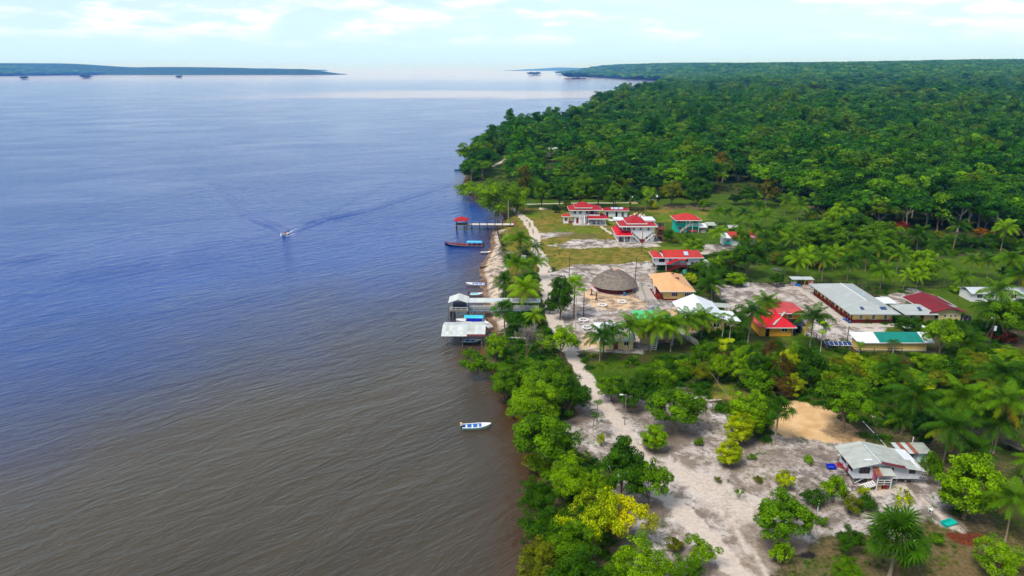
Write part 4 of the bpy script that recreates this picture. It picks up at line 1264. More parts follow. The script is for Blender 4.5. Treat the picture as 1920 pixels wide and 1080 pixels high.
# ------------------------------------------------------------------ coconut and fan palms
for a_ in [
    (972, 480, 447, 46, 'lone tall coconut palm above the beach near the red roofed jetty'), (1003, 488, 463, 32, 'small coconut palm beside the sand track bend'),
    (951, 458, 449, 24, 'short coconut palm on the grass bank next to the red roofed jetty'), (1006, 524, 491, 38, 'coconut palm between the beach and the power pole'),
    (968, 532, 494, 46, 'dense coconut palm behind the beach steps'), (953, 492, 481, 20, 'low young palm at the top of the beach steps'),
    (984, 588, 544, 62, 'large coconut palm overhanging the covered walkway'), (1002, 612, 590, 38, 'short coconut palm at the shore end of the covered walkway'),
    (1124, 678, 632, 60, 'coconut palm on the plaza corner, leftmost of the palm row'), (1150, 662, 624, 52, 'second coconut palm of the row, in front of the white shed roof'),
    (1178, 662, 614, 60, 'third coconut palm of the row beside the yellow wall'), (1200, 654, 612, 50, 'fourth coconut palm of the row'),
    (1219, 658, 608, 70, 'fifth coconut palm of the row by the green roof'), (1257, 660, 612, 66, 'sixth palm of the row with yellowing fronds by the stairs'),
    (1284, 645, 598, 56, 'seventh palm of the row in front of the big white roof'), (1314, 636, 598, 60, 'last palm of the row, before the low end of the big white roof'),
    (1402, 642, 588, 62, 'full coconut palm left of the bright red roof'), (1432, 612, 568, 52, 'tall coconut palm behind the bright red roof'),
    (1518, 652, 596, 64, 'coconut palm standing alone right of the yellow house'), (1334, 566, 532, 52, 'coconut palm behind the peach roofed building'),
    (1706, 806, 744, 92, 'large coconut palm at the left of the garden palm group'), (1768, 868, 805, 92, 'tall pale stemmed palm with yellow fronds behind the shed'),
    (1795, 822, 752, 92, 'coconut palm behind the yellow fronded one'), (1820, 816, 768, 70, 'leaning palm in the middle of the garden palm group'),
    (1856, 850, 794, 88, 'pale twin stemmed looking palm right of the big round tree'), (1862, 850, 758, 84, 'tallest palm of the garden palm group'),
    (1868, 760, 704, 86, 'palm at the back of the garden palm group'), (1826, 880, 845, 72, 'short palm directly above the big round tree'),
    (1914, 796, 735, 64, 'palm cut by the right edge above the dark cart'), (1884, 1016, 944, 84, 'palm with hanging dead fronds at the lower right edge'),
    (1914, 908, 862, 62, 'low palm cut by the right edge below the cart'), (1690, 812, 788, 50, 'small dark palm at the foot of the large one'),
    (1664, 728, 690, 60, 'palm rising out of the thicket below the teal roof'), (1856, 600, 546, 64, 'palm in front of the long white roof at the right edge'),
    (1848, 622, 580, 60, 'palm right of the dark red roof'), (1806, 672, 638, 64, 'low spreading palm beside the utility pole'),
    (1800, 545, 520, 42, 'young palm on the lawn above the dark red roof'), (1692, 546, 516, 32, 'thin palm on the fence line left of the lawn tree'),
    (1716, 548, 518, 34, 'yellowing palm on the fence line by the lawn tree'), (1818, 518, 487, 36, 'bluish palm on the open lawn'),
    (1883, 536, 488, 52, 'tall white stemmed palm near the right edge of the lawn'), (1650, 540, 508, 46, 'shaggy palm on the lawn behind the school'),
    (1588, 526, 492, 46, 'palm behind the far end of the school roof'), (1540, 530, 488, 42, 'palm behind the play sheds'), (1493, 526, 486, 48, 'palm on the schoolyard fence line'),
    (1471, 516, 490, 40, 'palm beside the hidden white tank'), (1514, 504, 478, 40, 'palm in the second row behind the schoolyard'),
    (1560, 506, 474, 40, 'palm in the second row left of the lawn'), (1622, 508, 480, 40, 'palm in the second row above the school roof'),
    (1490, 476, 428, 38, 'tall slim palm above the white tank'), (1478, 482, 448, 38, 'yellowish palm left of the tall slim palm'),
    (1495, 414, 386, 38, 'palm beside the brown roofed house'), (1434, 430, 404, 34, 'palm at the centre of the upper grove'), (1462, 436, 418, 30, 'dark short palm in the upper grove'),
    (1394, 424, 400, 32, 'palm at the left of the upper grove'), (1364, 422, 396, 26, 'slim palm beside the yellowing one'), (1345, 422, 398, 32, 'yellowing palm at the brown field edge'),
    (1406, 428, 410, 22, 'short yellow palm in the upper grove'), (1344, 464, 436, 36, 'palm beside the turquoise house shed'), (1436, 478, 448, 38, 'palm right of the red and white roof'),
    (1336, 350, 322, 28, 'bright palm at the forest clearing'), (1351, 354, 330, 26, 'second palm at the forest clearing'), (1718, 472, 440, 46, 'palm with pale stem above the lawn tree'),
    (1756, 500, 464, 42, 'palm with white stem base on the lawn'), (1786, 470, 424, 40, 'tall grey palm at the forest edge'), (1876, 470, 428, 42, 'palm at the forest edge near the right side'),
    (1104, 338, 312, 20, 'yellowish palm in the trees left of the small turquoise house'),
    (1520, 470, 440, 40, 'palm in front of the great domed tree'), (1452, 462, 432, 36, 'palm just above the small white hut box'), (1420, 460, 430, 36, 'palm right of the salmon roof, nearest it'),
    (1600, 500, 466, 42, 'palm between the lawn and the deep green tree'), (1645, 502, 470, 42, 'palm in front of the great leafy tree'), (1680, 512, 476, 42, 'palm at the left end of the lawn tree'),
    (1420, 408, 386, 30, 'palm at the upper edge of the grove'), (1380, 446, 420, 30, 'palm above the salmon roof'), (1470, 402, 374, 34, 'palm against the forest above the grove'),
    (1536, 508, 474, 42, 'palm standing over the play shelters'), (1770, 532, 500, 40, 'palm right of the large lawn tree'), (1850, 522, 488, 40, 'palm between the bluish and the white stemmed palm'),
    (1905, 560, 516, 56, 'palm at the right edge above the pale blue roof'), (992, 560, 524, 44, 'palm behind the large walkway palm'), (958, 520, 488, 36, 'palm at the back of the beach by the steps')]:
    palm(*a_, color=random.choice([G_MID, G_DEEP, G_DEEP, G_MID, G_FRESH]), nf=22 if a_[3] > 40 else 16, dead=1 if a_[3] > 44 else 0)
for a_ in [(1667, 1084, 1018, 122, 'large bushy fan palm at the bottom of the sandy garden'), (1076, 596, 540, 52, 'bright fan palm leaning on the dark plaza tree'),
           (946, 566, 532, 48, 'fan palm at the back of the beach beside the covered walkway'), (946, 628, 584, 52, 'fan palm between the boathouse and the walkway'), (1452, 834, 770, 62, 'slender dark palm beside the orange sand')]:
    fan_palm(*a_, color=G_FRESH if a_[0] == 1076 else G_DEEP, n=30 if a_[3] > 100 else 20)
for a_ in [(1113, 826, 780, 'thin umbrella tree by the path, taller of the pair', G_DEEP, 0, .8), (1118, 824, 757, 'thin umbrella tree by the path with a drooping top', G_DEEP, 0, .8),
           (1537, 668, 606, 'bent thin tree beside the solar panels', G_FRESH, 2, .9), (1351, 690, 640, 'pale candelabra tree rising from the thicket', G_LIME, 4, 1.0),
           (1830, 694, 662, 'bare armed pale tree in the right thicket', G_FRESH, 4, .5), (1352, 640, 590, 'thin leafed tree in front of the big white roof', G_MID, 3, .9), (1367, 642, 600, 'second thin tree before the big white roof', G_MID, 3, .8),
           (1673, 664, 640, 'small umbrella tree against the yellow wall of the teal roof', G_DEEP, 2, .9), (1610, 666, 644, 'umbrella sapling at the corner of the teal roof', G_MID, 2, .8)]:
    cecropia(a_[0], a_[1], a_[2], a_[3], a_[4], a_[5], a_[6])

# ------------------------------------------------------------------ building materials
WHITE = M('white_paint', S(216, 214, 212), 0.6, 0.06, 0.8, dirt=0.12, dirtcol=S(150, 140, 128))
OLDWHITE = M('old_white_boards', S(206, 208, 212), 0.7, 0.10, 1.5, dirt=0.25, dirtcol=S(150, 140, 132))
CREAM = M('cream_paint', S(216, 186, 112), 0.65, 0.07, 0.8, dirt=0.14)
YELLOW = M('yellow_paint', S(206, 148, 40), 0.65, 0.08, 0.8, dirt=0.15)
PALEYEL = M('pale_yellow_paint', S(218, 198, 136), 0.65, 0.08, 0.8, dirt=0.15)
TURQ = M('turquoise_paint', S(30, 176, 152), 0.6, 0.08, 0.8, dirt=0.1)
MAROON = M('maroon_paint', S(118, 26, 22), 0.6, 0.15, 1.2, dirt=0.2)
PINK = M('pink_paint', S(206, 108, 146), 0.6, 0.1)
RED_ROOF = M('red_roof', S(160, 20, 26), 0.6, 0.2, 0.5, dirt=0.5, dirtcol=S(96, 16, 26), corr=('X', 0.35))
RED_BRIGHT = M('bright_red_roof', S(200, 8, 30), 0.55, 0.1, 0.5, dirt=0.2, dirtcol=S(150, 10, 26), corr=('X', 0.35))
RED_FADED = M('faded_red_roof', S(180, 70, 68), 0.65, 0.18, 0.6, dirt=0.4, dirtcol=S(150, 40, 46), corr=('X', 0.35))
RED_WARM = M('warm_red_roof', S(178, 44, 34), 0.65, 0.16, 0.6, dirt=0.35, dirtcol=S(128, 30, 28), corr=('X', 0.35))
RED_DARK = M('dark_red_roof', S(118, 20, 30), 0.65, 0.25, 0.4, dirt=0.55, dirtcol=S(70, 14, 20), corr=('Y', 0.4))
GREY_ROOF = M('grey_roof', S(162, 167, 164), 0.55, 0.08, 0.5, dirt=0.25, dirtcol=S(128, 130, 128), corr=('Y', 0.4))
ZINC = M('weathered_zinc', S(168, 172, 164), 0.5, 0.14, 0.8, dirt=0.35, dirtcol=S(124, 122, 108), corr=('Y', 0.3))
ZINC_NEW = M('clean_zinc', S(184, 192, 192), 0.4, 0.05, 0.8, corr=('Y', 0.3))
ZINC_B = M('lighter_zinc', S(176, 180, 172), 0.5, 0.12, 0.8, dirt=0.3, dirtcol=S(136, 134, 122), corr=('Y', 0.3))
ZINC_W = M('pale_zinc', S(196, 199, 194), 0.5, 0.08, 0.9, dirt=0.3, dirtcol=S(158, 156, 146), corr=('X', 0.3))
ZINC_RUST = M('rusty_zinc', S(140, 74, 48), 0.7, 0.3, 1.5, dirt=0.4, dirtcol=S(176, 170, 160), corr=('Y', 0.3))
ZINC_MAROON = M('maroon_sheet', S(98, 34, 40), 0.6, 0.15, 1.0, corr=('X', 0.3))
WHITE_ROOF = M('white_roof', S(214, 219, 224), 0.45, 0.04, 0.5, dirt=0.08, dirtcol=S(190, 196, 200), corr=('X', 0.4))
PEACH_ROOF = M('peach_roof', S(212, 160, 110), 0.6, 0.06, 0.5, dirt=0.18, dirtcol=S(180, 130, 88), corr=('X', 0.4))
TEAL_ROOF = M('teal_roof', S(0, 120, 106), 0.55, 0.1, 0.5, dirt=0.2, dirtcol=S(0, 84, 76), corr=('X', 0.4))
GREEN_ROOF = M('green_roof', S(74, 178, 110), 0.5, 0.1, 0.6, corr=('X', 0.4))
BROWN_ROOF = M('brown_roof', S(122, 84, 66), 0.6, 0.2, 0.6, corr=('X', 0.4))
GLASS = M('dark_window', S(28, 30, 36), 0.15, 0.2, 2.0, spec=0.6)
GLASS_GREY = M('grey_window', S(96, 108, 106), 0.2, 0.2, 2.0, spec=0.6)
PLUM = M('plum_frame', S(84, 44, 66), 0.6)
CONCRETE = M('concrete', S(182, 174, 162), 0.85, 0.1, 0.7, dirt=0.25)
TIMBER = M('grey_timber', S(126, 116, 104), 0.85, 0.25, 2.0)
DARK_TIMBER = M('dark_timber', S(66, 56, 50), 0.85, 0.25, 2.0)
BLUEGREY = M('bluegrey_paint', S(120, 140, 156), 0.6, 0.12)
RUSTBROWN = M('red_brown_steel', S(140, 70, 56), 0.7, 0.2)
BLACK = M('black_plastic', S(24, 24, 28), 0.4, 0.1)
SOLAR = M('solar_cells', S(44, 62, 104), 0.15, 0.1, 3.0, spec=0.7)
SOLAR_SILVER = M('solar_silver', S(164, 180, 200), 0.2, 0.1, 3.0, spec=0.7)
BLUE = M('blue_paint', S(20, 104, 178), 0.5, 0.15, 2.0, dirt=0.3)
TARP = M('blue_tarp', S(26, 40, 190), 0.55, 0.12)
AQUA = M('aqua_paint', S(64, 184, 204), 0.5, 0.12, 1.5)
SKYBLUE = M('sky_blue_canopy', S(70, 176, 226), 0.5, 0.08)
NAVY = M('navy_hull', S(38, 62, 112), 0.5, 0.15)
TEALP = M('teal_plastic', S(20, 178, 164), 0.45, 0.1)
ORANGE_RED = M('orange_red_plastic', S(214, 56, 28), 0.5, 0.1)
PLY = M('plywood', S(206, 170, 120), 0.8, 0.15)
THATCH = None
a = NT('thatch')
oc = a.n('ShaderNodeTexCoord').outputs['Object']
n1 = a.noise(a.mapping(oc, scale=(3, 3, .7)), 2.2, 6, .75)
n2 = a.noise(oc, 9.0, 4, .7)
c = a.mix(a.ramp(n1, .3, .7), S(116, 106, 97), S(172, 160, 146))
c = a.mix(a.ramp(n2, .45, .75, 0, .6), c, S(84, 74, 66))
THATCH = a.finish(a.principled(c, .95, a.bump(a.math('ADD', n1, n2), 1.0, .25), .05))

# ------------------------------------------------------------------ building helpers
def house(name, label, x, y, z=GZ, rz=0.0, cat='house', group=None):
    r = empty(name, (x, y, z), R(rz))
    return tag(r, label, cat, group)
def walls(root, x0, y0, z0, x1, y1, z1, mat, name='wall'): return MB().box(x0, y0, z0, x1, y1, z1).build(name, mat, root)
def win(root, side, pos, a0, a1, z0, z1, frame=None, pane=None, bars=1):
    """window proud of a wall: side f (faces -y at y=pos), l (faces -x at x=pos)"""
    frame, pane = frame or WHITE, pane or GLASS
    t, w = .05, .07
    def bx(mb, p0, p1, q0, q1, d0, d1):
        if side == 'f': mb.box(p0, pos - d1, q0, p1, pos - d0, q1)
        else: mb.box(pos - d1, p0, q0, pos - d0, p1, q1)
    m = MB()
    bx(m, a0 - w, a1 + w, z0 - w, z0, 0, t); bx(m, a0 - w, a1 + w, z1, z1 + w, 0, t)
    bx(m, a0 - w, a0, z0, z1, 0, t); bx(m, a1, a1 + w, z0, z1, 0, t)
    for k in range(bars):
        c = a0 + (a1 - a0) * (k + 1) / (bars + 1)
        bx(m, c - .03, c + .03, z0, z1, .025, t)
    o = m.build('window', frame, root)
    g = MB(); bx(g, a0, a1, z0, z1, .002, .02)
    g.build('pane', pane, o)
    return o
def door(root, side, pos, a0, a1, z0, z1, mat):
    m = MB()
    if side == 'f': m.box(a0, pos - .05, z0, a1, pos - .002, z1)
    else: m.box(pos - .05, a0, z0, pos - .002, a1, z1)
    o = m.build('door', mat, root)
    h = MB()
    if side == 'f': h.box(a1 - .16, pos - .10, z0 + .95, a1 - .08, pos - .05, z0 + 1.05)
    else: h.box(pos - .10, a1 - .16, z0 + .95, pos - .05, a1 - .08, z0 + 1.05)
    h.build('handle', BLACK, o)
    return o
def posts(root, pts, z0, z1, w, mat, name='post'):
    for (x, y) in pts: MB().box(x - w / 2, y - w / 2, z0, x + w / 2, y + w / 2, z1).build(name, mat, root)
def stairs(root, p0, p1, width, n, mat, rail=None, axis='x', tread_mat=None):
    """flight from foot p0 to head p1, running along axis"""
    p0, p1 = Vector(p0), Vector(p1)
    st = root
    side = Vector((0, 1, 0)) if axis == 'x' else Vector((1, 0, 0))
    m = MB()
    for s in (-.5, .5): m.beam(p0 + side * width * s, p1 + side * width * s, .08, .26)
    fl = m.build('stair_stringer', mat, root)
    for i in range(n):
        c = p0.lerp(p1, (i + .6) / n)
        d = (p1 - p0) / n
        hx, hy = (abs(d.x) * .42, width * .47) if axis == 'x' else (width * .47, abs(d.y) * .42)
        MB().box(c.x - hx, c.y - hy, c.z + .02, c.x + hx, c.y + hy, c.z + .08).build('tread', tread_mat or mat, root)
    if rail is not None:
        m = MB()
        for s in (-.5, .5):
            a_, b_ = p0 + side * width * s, p1 + side * width * s
            up = Vector((0, 0, .95))
            m.beam(a_ + up, b_ + up, .07); m.beam(a_ + up * .55, b_ + up * .55, .05)
            for f in (0, .33, .66, 1): m.beam(a_.lerp(b_, f), a_.lerp(b_, f) + up, .06)
        m.build('handrail', rail, root)
    return fl
def railing(root, pts, z0, h, mat, n=4):
    m = MB()
    for p, q_ in zip(pts[:-1], pts[1:]):
        p, q_ = Vector((*p, z0)), Vector((*q_, z0)); up = Vector((0, 0, h))
        m.beam(p + up, q_ + up, .09); m.beam(p + up * .5, q_ + up * .5, .06)
        for k in range(n + 1): m.beam(p.lerp(q_, k / n), p.lerp(q_, k / n) + up, .07)
    return m.build('railing', mat, root)
def ridge(root, p, q_, mat, w=.34): return MB().beam(p, q_, w, .09).build('ridge_cap', mat, root)
def eave(root, x0, y0, x1, y1, z, mat, h=.22, t=.05):
    m = MB()
    m.box(x0 - t, y0 - t, z - h, x1 + t, y0, z + .03); m.box(x0 - t, y1, z - h, x1 + t, y1 + t, z + .03)
    m.box(x0 - t, y0, z - h, x0, y1, z + .03); m.box(x1, y0, z - h, x1 + t, y1, z + .03)
    return m.build('fascia', mat, root)
def tank(root, x, y, z, r, h, mat=None, name='water_tank'):
    m = MB()
    m.tube([(x, y, z), (x, y, z + h * .82), (x, y, z + h * .92), (x, y, z + h)], [r, r, r * .7, r * .3], 14)
    o = m.build(name, mat or BLACK, root, True)
    MB().cyl(x, y, z + h, z + h + .08, r * .32, 10).build('lid', mat or BLACK, o)
    return o

# ------------------------------------------------------------------ first white house with red roofs (behind the field)
h = house('villa', 'two storey white house with tiered red roofs, front stairs and wide porch roof', 24.1, 263.1)
MB().box(0, 0, -.1, 13.4, 10, .25).build('plinth', CONCRETE, h)
MB().box(-1.5, 4.0, -.1, -.02, 9.0, .20).build('paving', M('red_paving', S(176, 104, 84), .85), h)
walls(h, .6, 3.2, .25, 5.6, 9.4, 3.0, WHITE)
walls(h, 5.6, 5.4, .25, 12.0, 9.4, 3.0, WHITE, 'rear_wall')
walls(h, -.8, 2.6, 3.0, 6.2, 9.6, 5.75, WHITE, 'upper_wall')
walls(h, 6.2, 5.0, 3.0, 10.4, 9.6, 5.75, WHITE, 'upper_side_wall')
MB().box(6.2, 2.4, 2.85, 10.6, 5.0, 3.0).build('balcony_floor', WHITE, h)
MB().box(6.2, 2.3, 3.0, 10.6, 2.45, 4.0).build('balcony_parapet', WHITE, h)
posts(h, [(10.4, 2.5), (8.4, 2.5)], 4.0, 5.7, .18, WHITE, 'balcony_column')
MB().hip(-1.8, 1.5, 11.4, 10.4, 5.85, 1.7).build('roof', RED_ROOF, h)
eave(h, -1.8, 1.5, 11.4, 10.4, 5.85, WHITE)
MB().hip(.6, 1.9, 7.4, 9.0, 6.75, 1.9, .3).build('upper_roof', RED_ROOF, h)
eave(h, .6, 1.9, 7.4, 9.0, 6.75, WHITE, .25)
MB().prism([(5.6, -.6, 2.9), (14.2, -.6, 2.9), (12.4, 5.0, 3.9), (5.6, 5.0, 3.9)], .14).build('porch_roof', RED_ROOF, h)
MB().box(5.55, -.68, 2.58, 14.25, -.60, 2.93).build('porch_fascia', WHITE, h)
posts(h, [(6.0, .2), (9.2, .2), (12.6, .2), (13.0, 4.0)], .25, 2.85, .2, WHITE, 'column')
MB().hip(-4.2, 3.4, -.9, 6.6, 2.9, .9).build('side_roof', RED_WARM, h)
eave(h, -4.2, 3.4, -.9, 6.6, 2.9, WHITE, .18)
walls(h, -3.6, 4.0, -.1, -1.6, 6.0, 2.75, WHITE, 'side_room_wall')
win(h, 'f', 4.0, -3.1, -2.1, 1.0, 2.2)
stairs(h, (3.6, .2, .25), (3.6, 2.7, 3.0), 1.7, 10, WHITE, axis='y')
for s in (2.6, 4.45): MB().prism([(s, .1, 1.1), (s + .16, .1, 1.1), (s + .16, 2.6, 4.0), (s, 2.6, 4.0)], .95).build('stair_wall', WHITE, h)
for x in (.2, 2.4, 5.0): win(h, 'f', 2.6, x, x + 1.0, 4.2, 5.2)
for y in (3.4, 5.4, 7.4): win(h, 'l', -.8, y, y + 1.0, 4.2, 5.2)
win(h, 'f', 5.0, 7.2, 9.2, 3.8, 5.2)
door(h, 'f', 3.2, 1.4, 2.3, .25, 2.35, MAROON)
for x in (7.0, 8.8, 10.4):
    MB().box(x, 2.2, .25, x + .9, 3.0, 1.0).build('porch_seat', WHITE, h)
tank(h, 6.0, 12.2, 3.6, .8, 1.7); tank(h, 8.2, 12.2, 3.6, .8, 1.7)
posts(h, [(5.2, 11.4), (9.0, 11.4), (5.2, 13), (9.0, 13)], -.1, 3.5, .2, TIMBER, 'tank_post')
MB().box(4.9, 11.1, 3.45, 9.3, 13.2, 3.6).build('tank_platform', TIMBER, h)

# outbuilding with solar panels
h = house('outbuilding', 'long low white outbuilding with red roof carrying solar panels', 38.6, 279.6, cat='outbuilding')
walls(h, 0, 0, -.1, 9.4, 4.2, 2.7, WHITE)
MB().hip(-.6, -.6, 10.0, 4.8, 2.75, .9).build('roof', RED_ROOF, h)
eave(h, -.6, -.6, 10.0, 4.8, 2.75, WHITE)
for x in (.5, 4.4, 7.0): door(h, 'f', 0, x, x + .9, 0, 2.1, GLASS)
for x in (2.6, 3.9, 5.9):
    MB().prism([(x, .5, 3.20), (x + (1.0 if x < 3 else 1.7), .5, 3.20), (x + (1.0 if x < 3 else 1.7), 1.7, 3.75), (x, 1.7, 3.75)], .06).build('solar_panel', SOLAR_SILVER, h)

# second white house
h = house('villa', 'two storey white house with bright red low wing and two black railed stairs', 37.5, 235.4)
MB().box(0, -.4, -.1, 15.6, 12.4, .15).build('plinth', CONCRETE, h)
walls(h, 4.7, .6, .15, 12.8, 11.5, 3.0, WHITE)
walls(h, 1.9, 2.4, 3.0, 12.8, 11.5, 6.0, WHITE, 'upper_wall')
MB().box(4.7, .6, 3.0, 12.8, 2.4, 6.0).build('front_bay_wall', WHITE, h)
MB().prism([(-.7, -.8, 2.75), (5.2, -.8, 2.75), (4.7, 3.2, 4.1), (2.0, 3.2, 4.1)], .14).build('wing_roof', RED_BRIGHT, h)
MB().prism([(-.7, -.8, 2.75), (2.0, 3.2, 4.1), (2.0, 12.0, 4.1), (-.7, 12.4, 2.75)], .14).build('wing_side_roof', RED_BRIGHT, h)
eave(h, -.7, -.8, 5.2, 12.4, 2.75, WHITE, .25)
posts(h, [(.15, .1), (2.4, .1), (4.4, .1)] + [(.15, y) for y in (2.2, 4.4, 6.6, 8.8, 11.6)], .15, 2.65, .28, WHITE, 'column')
MB().box(.05, .1, .15, .2, 11.6, 1.0).build('wing_parapet', WHITE, h)
walls(h, 2.2, 1.6, .15, 4.7, 11.5, 2.7, WHITE, 'wing_wall')
for x in (2.5, 3.7): win(h, 'f', 1.6, x, x + .8, .9, 2.2)
MB().hip(.4, -.2, 13.6, 12.4, 6.05, 1.3, .3).build('lower_roof', RED_ROOF, h)
eave(h, .4, -.2, 13.6, 12.4, 6.05, WHITE, .4, .12)
MB().box(9.8, 5.4, 6.5, 14.0, 11.6, 7.0).build('flat_roof', WHITE_ROOF, h)
MB().box(-.4, 7.5, 6.3, 3.2, 12.0, 6.75).build('flat_canopy', WHITE_ROOF, h)
MB().hip(3.0, .6, 10.2, 9.6, 6.8, 2.0, .3).build('upper_roof', RED_ROOF, h)
eave(h, 3.0, .6, 10.2, 9.6, 6.8, WHITE, .3)
for x in (5.2, 7.6, 10.4): win(h, 'f', .6, x, x + .7, 4.4, 5.3)
for x in (2.1, 3.5): win(h, 'f', 2.4, x, x + .95, 3.9, 5.4)
for y in (3.2, 5.2, 7.2): win(h, 'l', 1.9, y, y + 1.0, 4.0, 5.3)
stairs(h, (7.8, -.1, .3), (4.9, -.1, 2.9), 1.0, 9, WHITE, BLACK)
stairs(h, (9.3, -.1, .3), (12.4, -.1, 3.0), 1.0, 9, WHITE, BLACK)
MB().box(7.7, -.5, .15, 9.4, .3, 1.25).build('stair_landing', MAROON, h)
MB().box(12.2, -.7, 2.9, 13.4, .6, 3.05).build('landing', CONCRETE, h)
win(h, 'f', .6, 5.6, 6.5, 1.0, 1.9); win(h, 'f', .6, 10.0, 11.4, .8, 2.0)

h = house('water_tower', 'red brown steel water tower with two black tanks between the white and turquoise houses', 51.6, 236.8, cat='water tower')
posts(h, [(0, 0), (2.3, 0), (0, 2.3), (2.3, 2.3)], -.1, 5.3, .22, RUSTBROWN)
MB().box(-.15, -.15, 2.3, 2.45, 2.45, 2.45).build('lower_platform', RUSTBROWN, h)
MB().box(-.15, -.15, 4.4, 2.45, 2.45, 5.3).build('upper_platform', RUSTBROWN, h)
MB().beam((.0, 0, 2.5), (2.3, 0, 4.4), .1).beam((2.3, 0, 2.5), (0, 0, 4.4), .1).build('brace', RUSTBROWN, h)
tank(h, .6, 1.0, 5.3, .55, 1.5); tank(h, 1.75, 1.0, 5.3, .55, 1.4); tank(h, 1.2, 1.1, 2.45, .7, 1.8)
tank(h, 1.2, 1.1, 0, .7, 1.7)

# turquoise house
h = house('house', 'two storey turquoise house with red hip roof and outside stairs', 61.6, 250.3)
walls(h, 0, 1.2, -.1, 8.4, 7.4, 5.0, TURQ)
MB().box(3.4, -.1, 2.45, 8.4, 1.2, 2.6).build('veranda_floor', TURQ, h)
posts(h, [(3.6, 0), (6.0, 0), (8.3, 0)], -.1, 5.0, .16, WHITE, 'column')
railing(h, [(4.6, 0), (8.3, 0)], 2.6, .9, WHITE)
MB().hip(-.8, -.7, 9.2, 8.2, 5.0, 1.9).build('roof', RED_WARM, h)
eave(h, -.8, -.7, 9.2, 8.2, 5.0, WHITE)
stairs(h, (1.4, -.5, 0), (4.4, -.5, 2.5), 1.0, 10, MAROON, WHITE)
for x in (.5, 1.9, 6.4): win(h, 'f', 1.2, x, x + .9, 3.5, 4.5)
win(h, 'f', 1.2, 1.0, 2.0, 1.0, 2.1); door(h, 'f', 1.2, 4.8, 5.7, 2.6, 4.6, WHITE)
MB().box(5.0, .2, .5, 7.6, 1.0, .95).build('red_bench', ORANGE_RED, h)
MB().prism([(8.5, -.4, 2.3), (11.6, -.4, 2.3), (11.6, 3.6, 3.0), (8.5, 3.6, 3.0)], .1).build('carport_roof', WHITE_ROOF, h)
posts(h, [(11.3, -.2), (8.8, -.2), (11.3, 3.3)], -.1, 2.3, .12, TIMBER)
MB().prism([(11.7, .6, 2.8), (15.2, .6, 2.8), (15.2, 4.6, 3.2), (11.7, 4.6, 3.2)], .1).build('shed_roof', ZINC, h)
posts(h, [(12.0, .8), (15, .8), (15, 4.4), (12.0, 4.4)], -.1, 2.8, .12, TIMBER)
tank(h, 13.0, 1.6, 1.2, .6, 1.3); tank(h, 14.3, 1.6, 1.2, .6, 1.3)
MB().box(12.3, 1.0, 1.05, 15.0, 2.3, 1.2).build('tank_stand', TIMBER, h)
MB().box(9.4, .4, -.1, 11.2, 2.6, 1.3).build('store', CONCRETE, h)

# red roofed stilt house
h = house('stilt_house', 'white house on stilts with long red roof, red roofed stair and black tanks', 43.6, 199.9)
walls(h, 0, 0, 1.9, 13.4, 5.4, 4.4, OLDWHITE)
posts(h, [(x, y) for x in (.3, 3.4, 6.6, 9.8, 13.1) for y in (.3, 5.1)], -.1, 1.9, .22, CONCRETE, 'stilt')
MB().gable(2.2, -.7, 11.0, 6.1, 4.45, 1.5, 'x').build('roof', RED_WARM, h)
MB().hip(-.9, -.6, 2.15, 6.0, 4.4, 1.0).build('side_roof', RED_WARM, h)
MB().prism([(11.05, -.6, 4.35), (14.4, -.6, 4.35), (14.4, 6, 4.95), (11.05, 6, 4.95)], .1).build('lean_to_roof', RED_WARM, h)
eave(h, -.9, -.8, 14.4, 6.2, 4.4, WHITE)
MB().prism([(8.6, 0, 5.0), (9.9, 0, 5.0), (9.9, 1.6, 5.72), (8.6, 1.6, 5.72)], .06).build('solar_panel', SOLAR_SILVER, h)
win(h, 'f', 0, 1.1, 2.7, 2.9, 3.9, PLUM); win(h, 'f', 0, 4.1, 4.8, 2.9, 3.9); win(h, 'f', 0, 8.9, 9.8, 2.9, 3.9)
win(h, 'l', 0, 1.2, 2.4, 2.9, 3.9, PLUM)
stairs(h, (3.6, -1.0, 0), (6.6, -1.0, 1.9), 1.1, 9, MAROON, MAROON)
MB().prism([(3.2, -1.8, 2.5), (3.2, -.2, 2.5), (6.6, -.2, 4.1), (6.6, -1.8, 4.1)], .1).build('stair_roof', RED_BRIGHT, h)
MB().prism([(6.6, -1.9, 4.0), (9.0, -1.9, 4.0), (9.0, -.1, 4.25), (6.6, -.1, 4.25)], .1).build('porch_roof', RED_WARM, h)
MB().box(6.4, -1.7, 1.75, 9.0, 0, 1.9).build('porch_floor', MAROON, h)
railing(h, [(6.6, -1.65), (9.0, -1.65)], 1.9, .9, MAROON)
posts(h, [(6.7, -1.6), (8.9, -1.6)], -.1, 4.0, .13, MAROON)
MB().box(10.4, -1.9, 1.5, 12.9, -.2, 1.65).build('tank_stand', DARK_TIMBER, h)
posts(h, [(10.5, -1.8), (12.8, -1.8), (10.5, -.3), (12.8, -.3)], -.1, 1.5, .16, DARK_TIMBER)
tank(h, 11.0, -1.0, 1.65, .55, 1.5); tank(h, 12.3, -1.0, 1.65, .55, 1.5)
tank(h, 8.4, -2.6, 0, .7, 1.2, M('green_tank', S(34, 110, 84), .5))
MB().gable(15.4, 1.2, 17.2, 4.2, 2.0, .6, 'y').build('shed_roof', ZINC_NEW, h)
walls(h, 15.6, 1.4, -.1, 17.0, 4.0, 1.95, OLDWHITE, 'shed_wall')

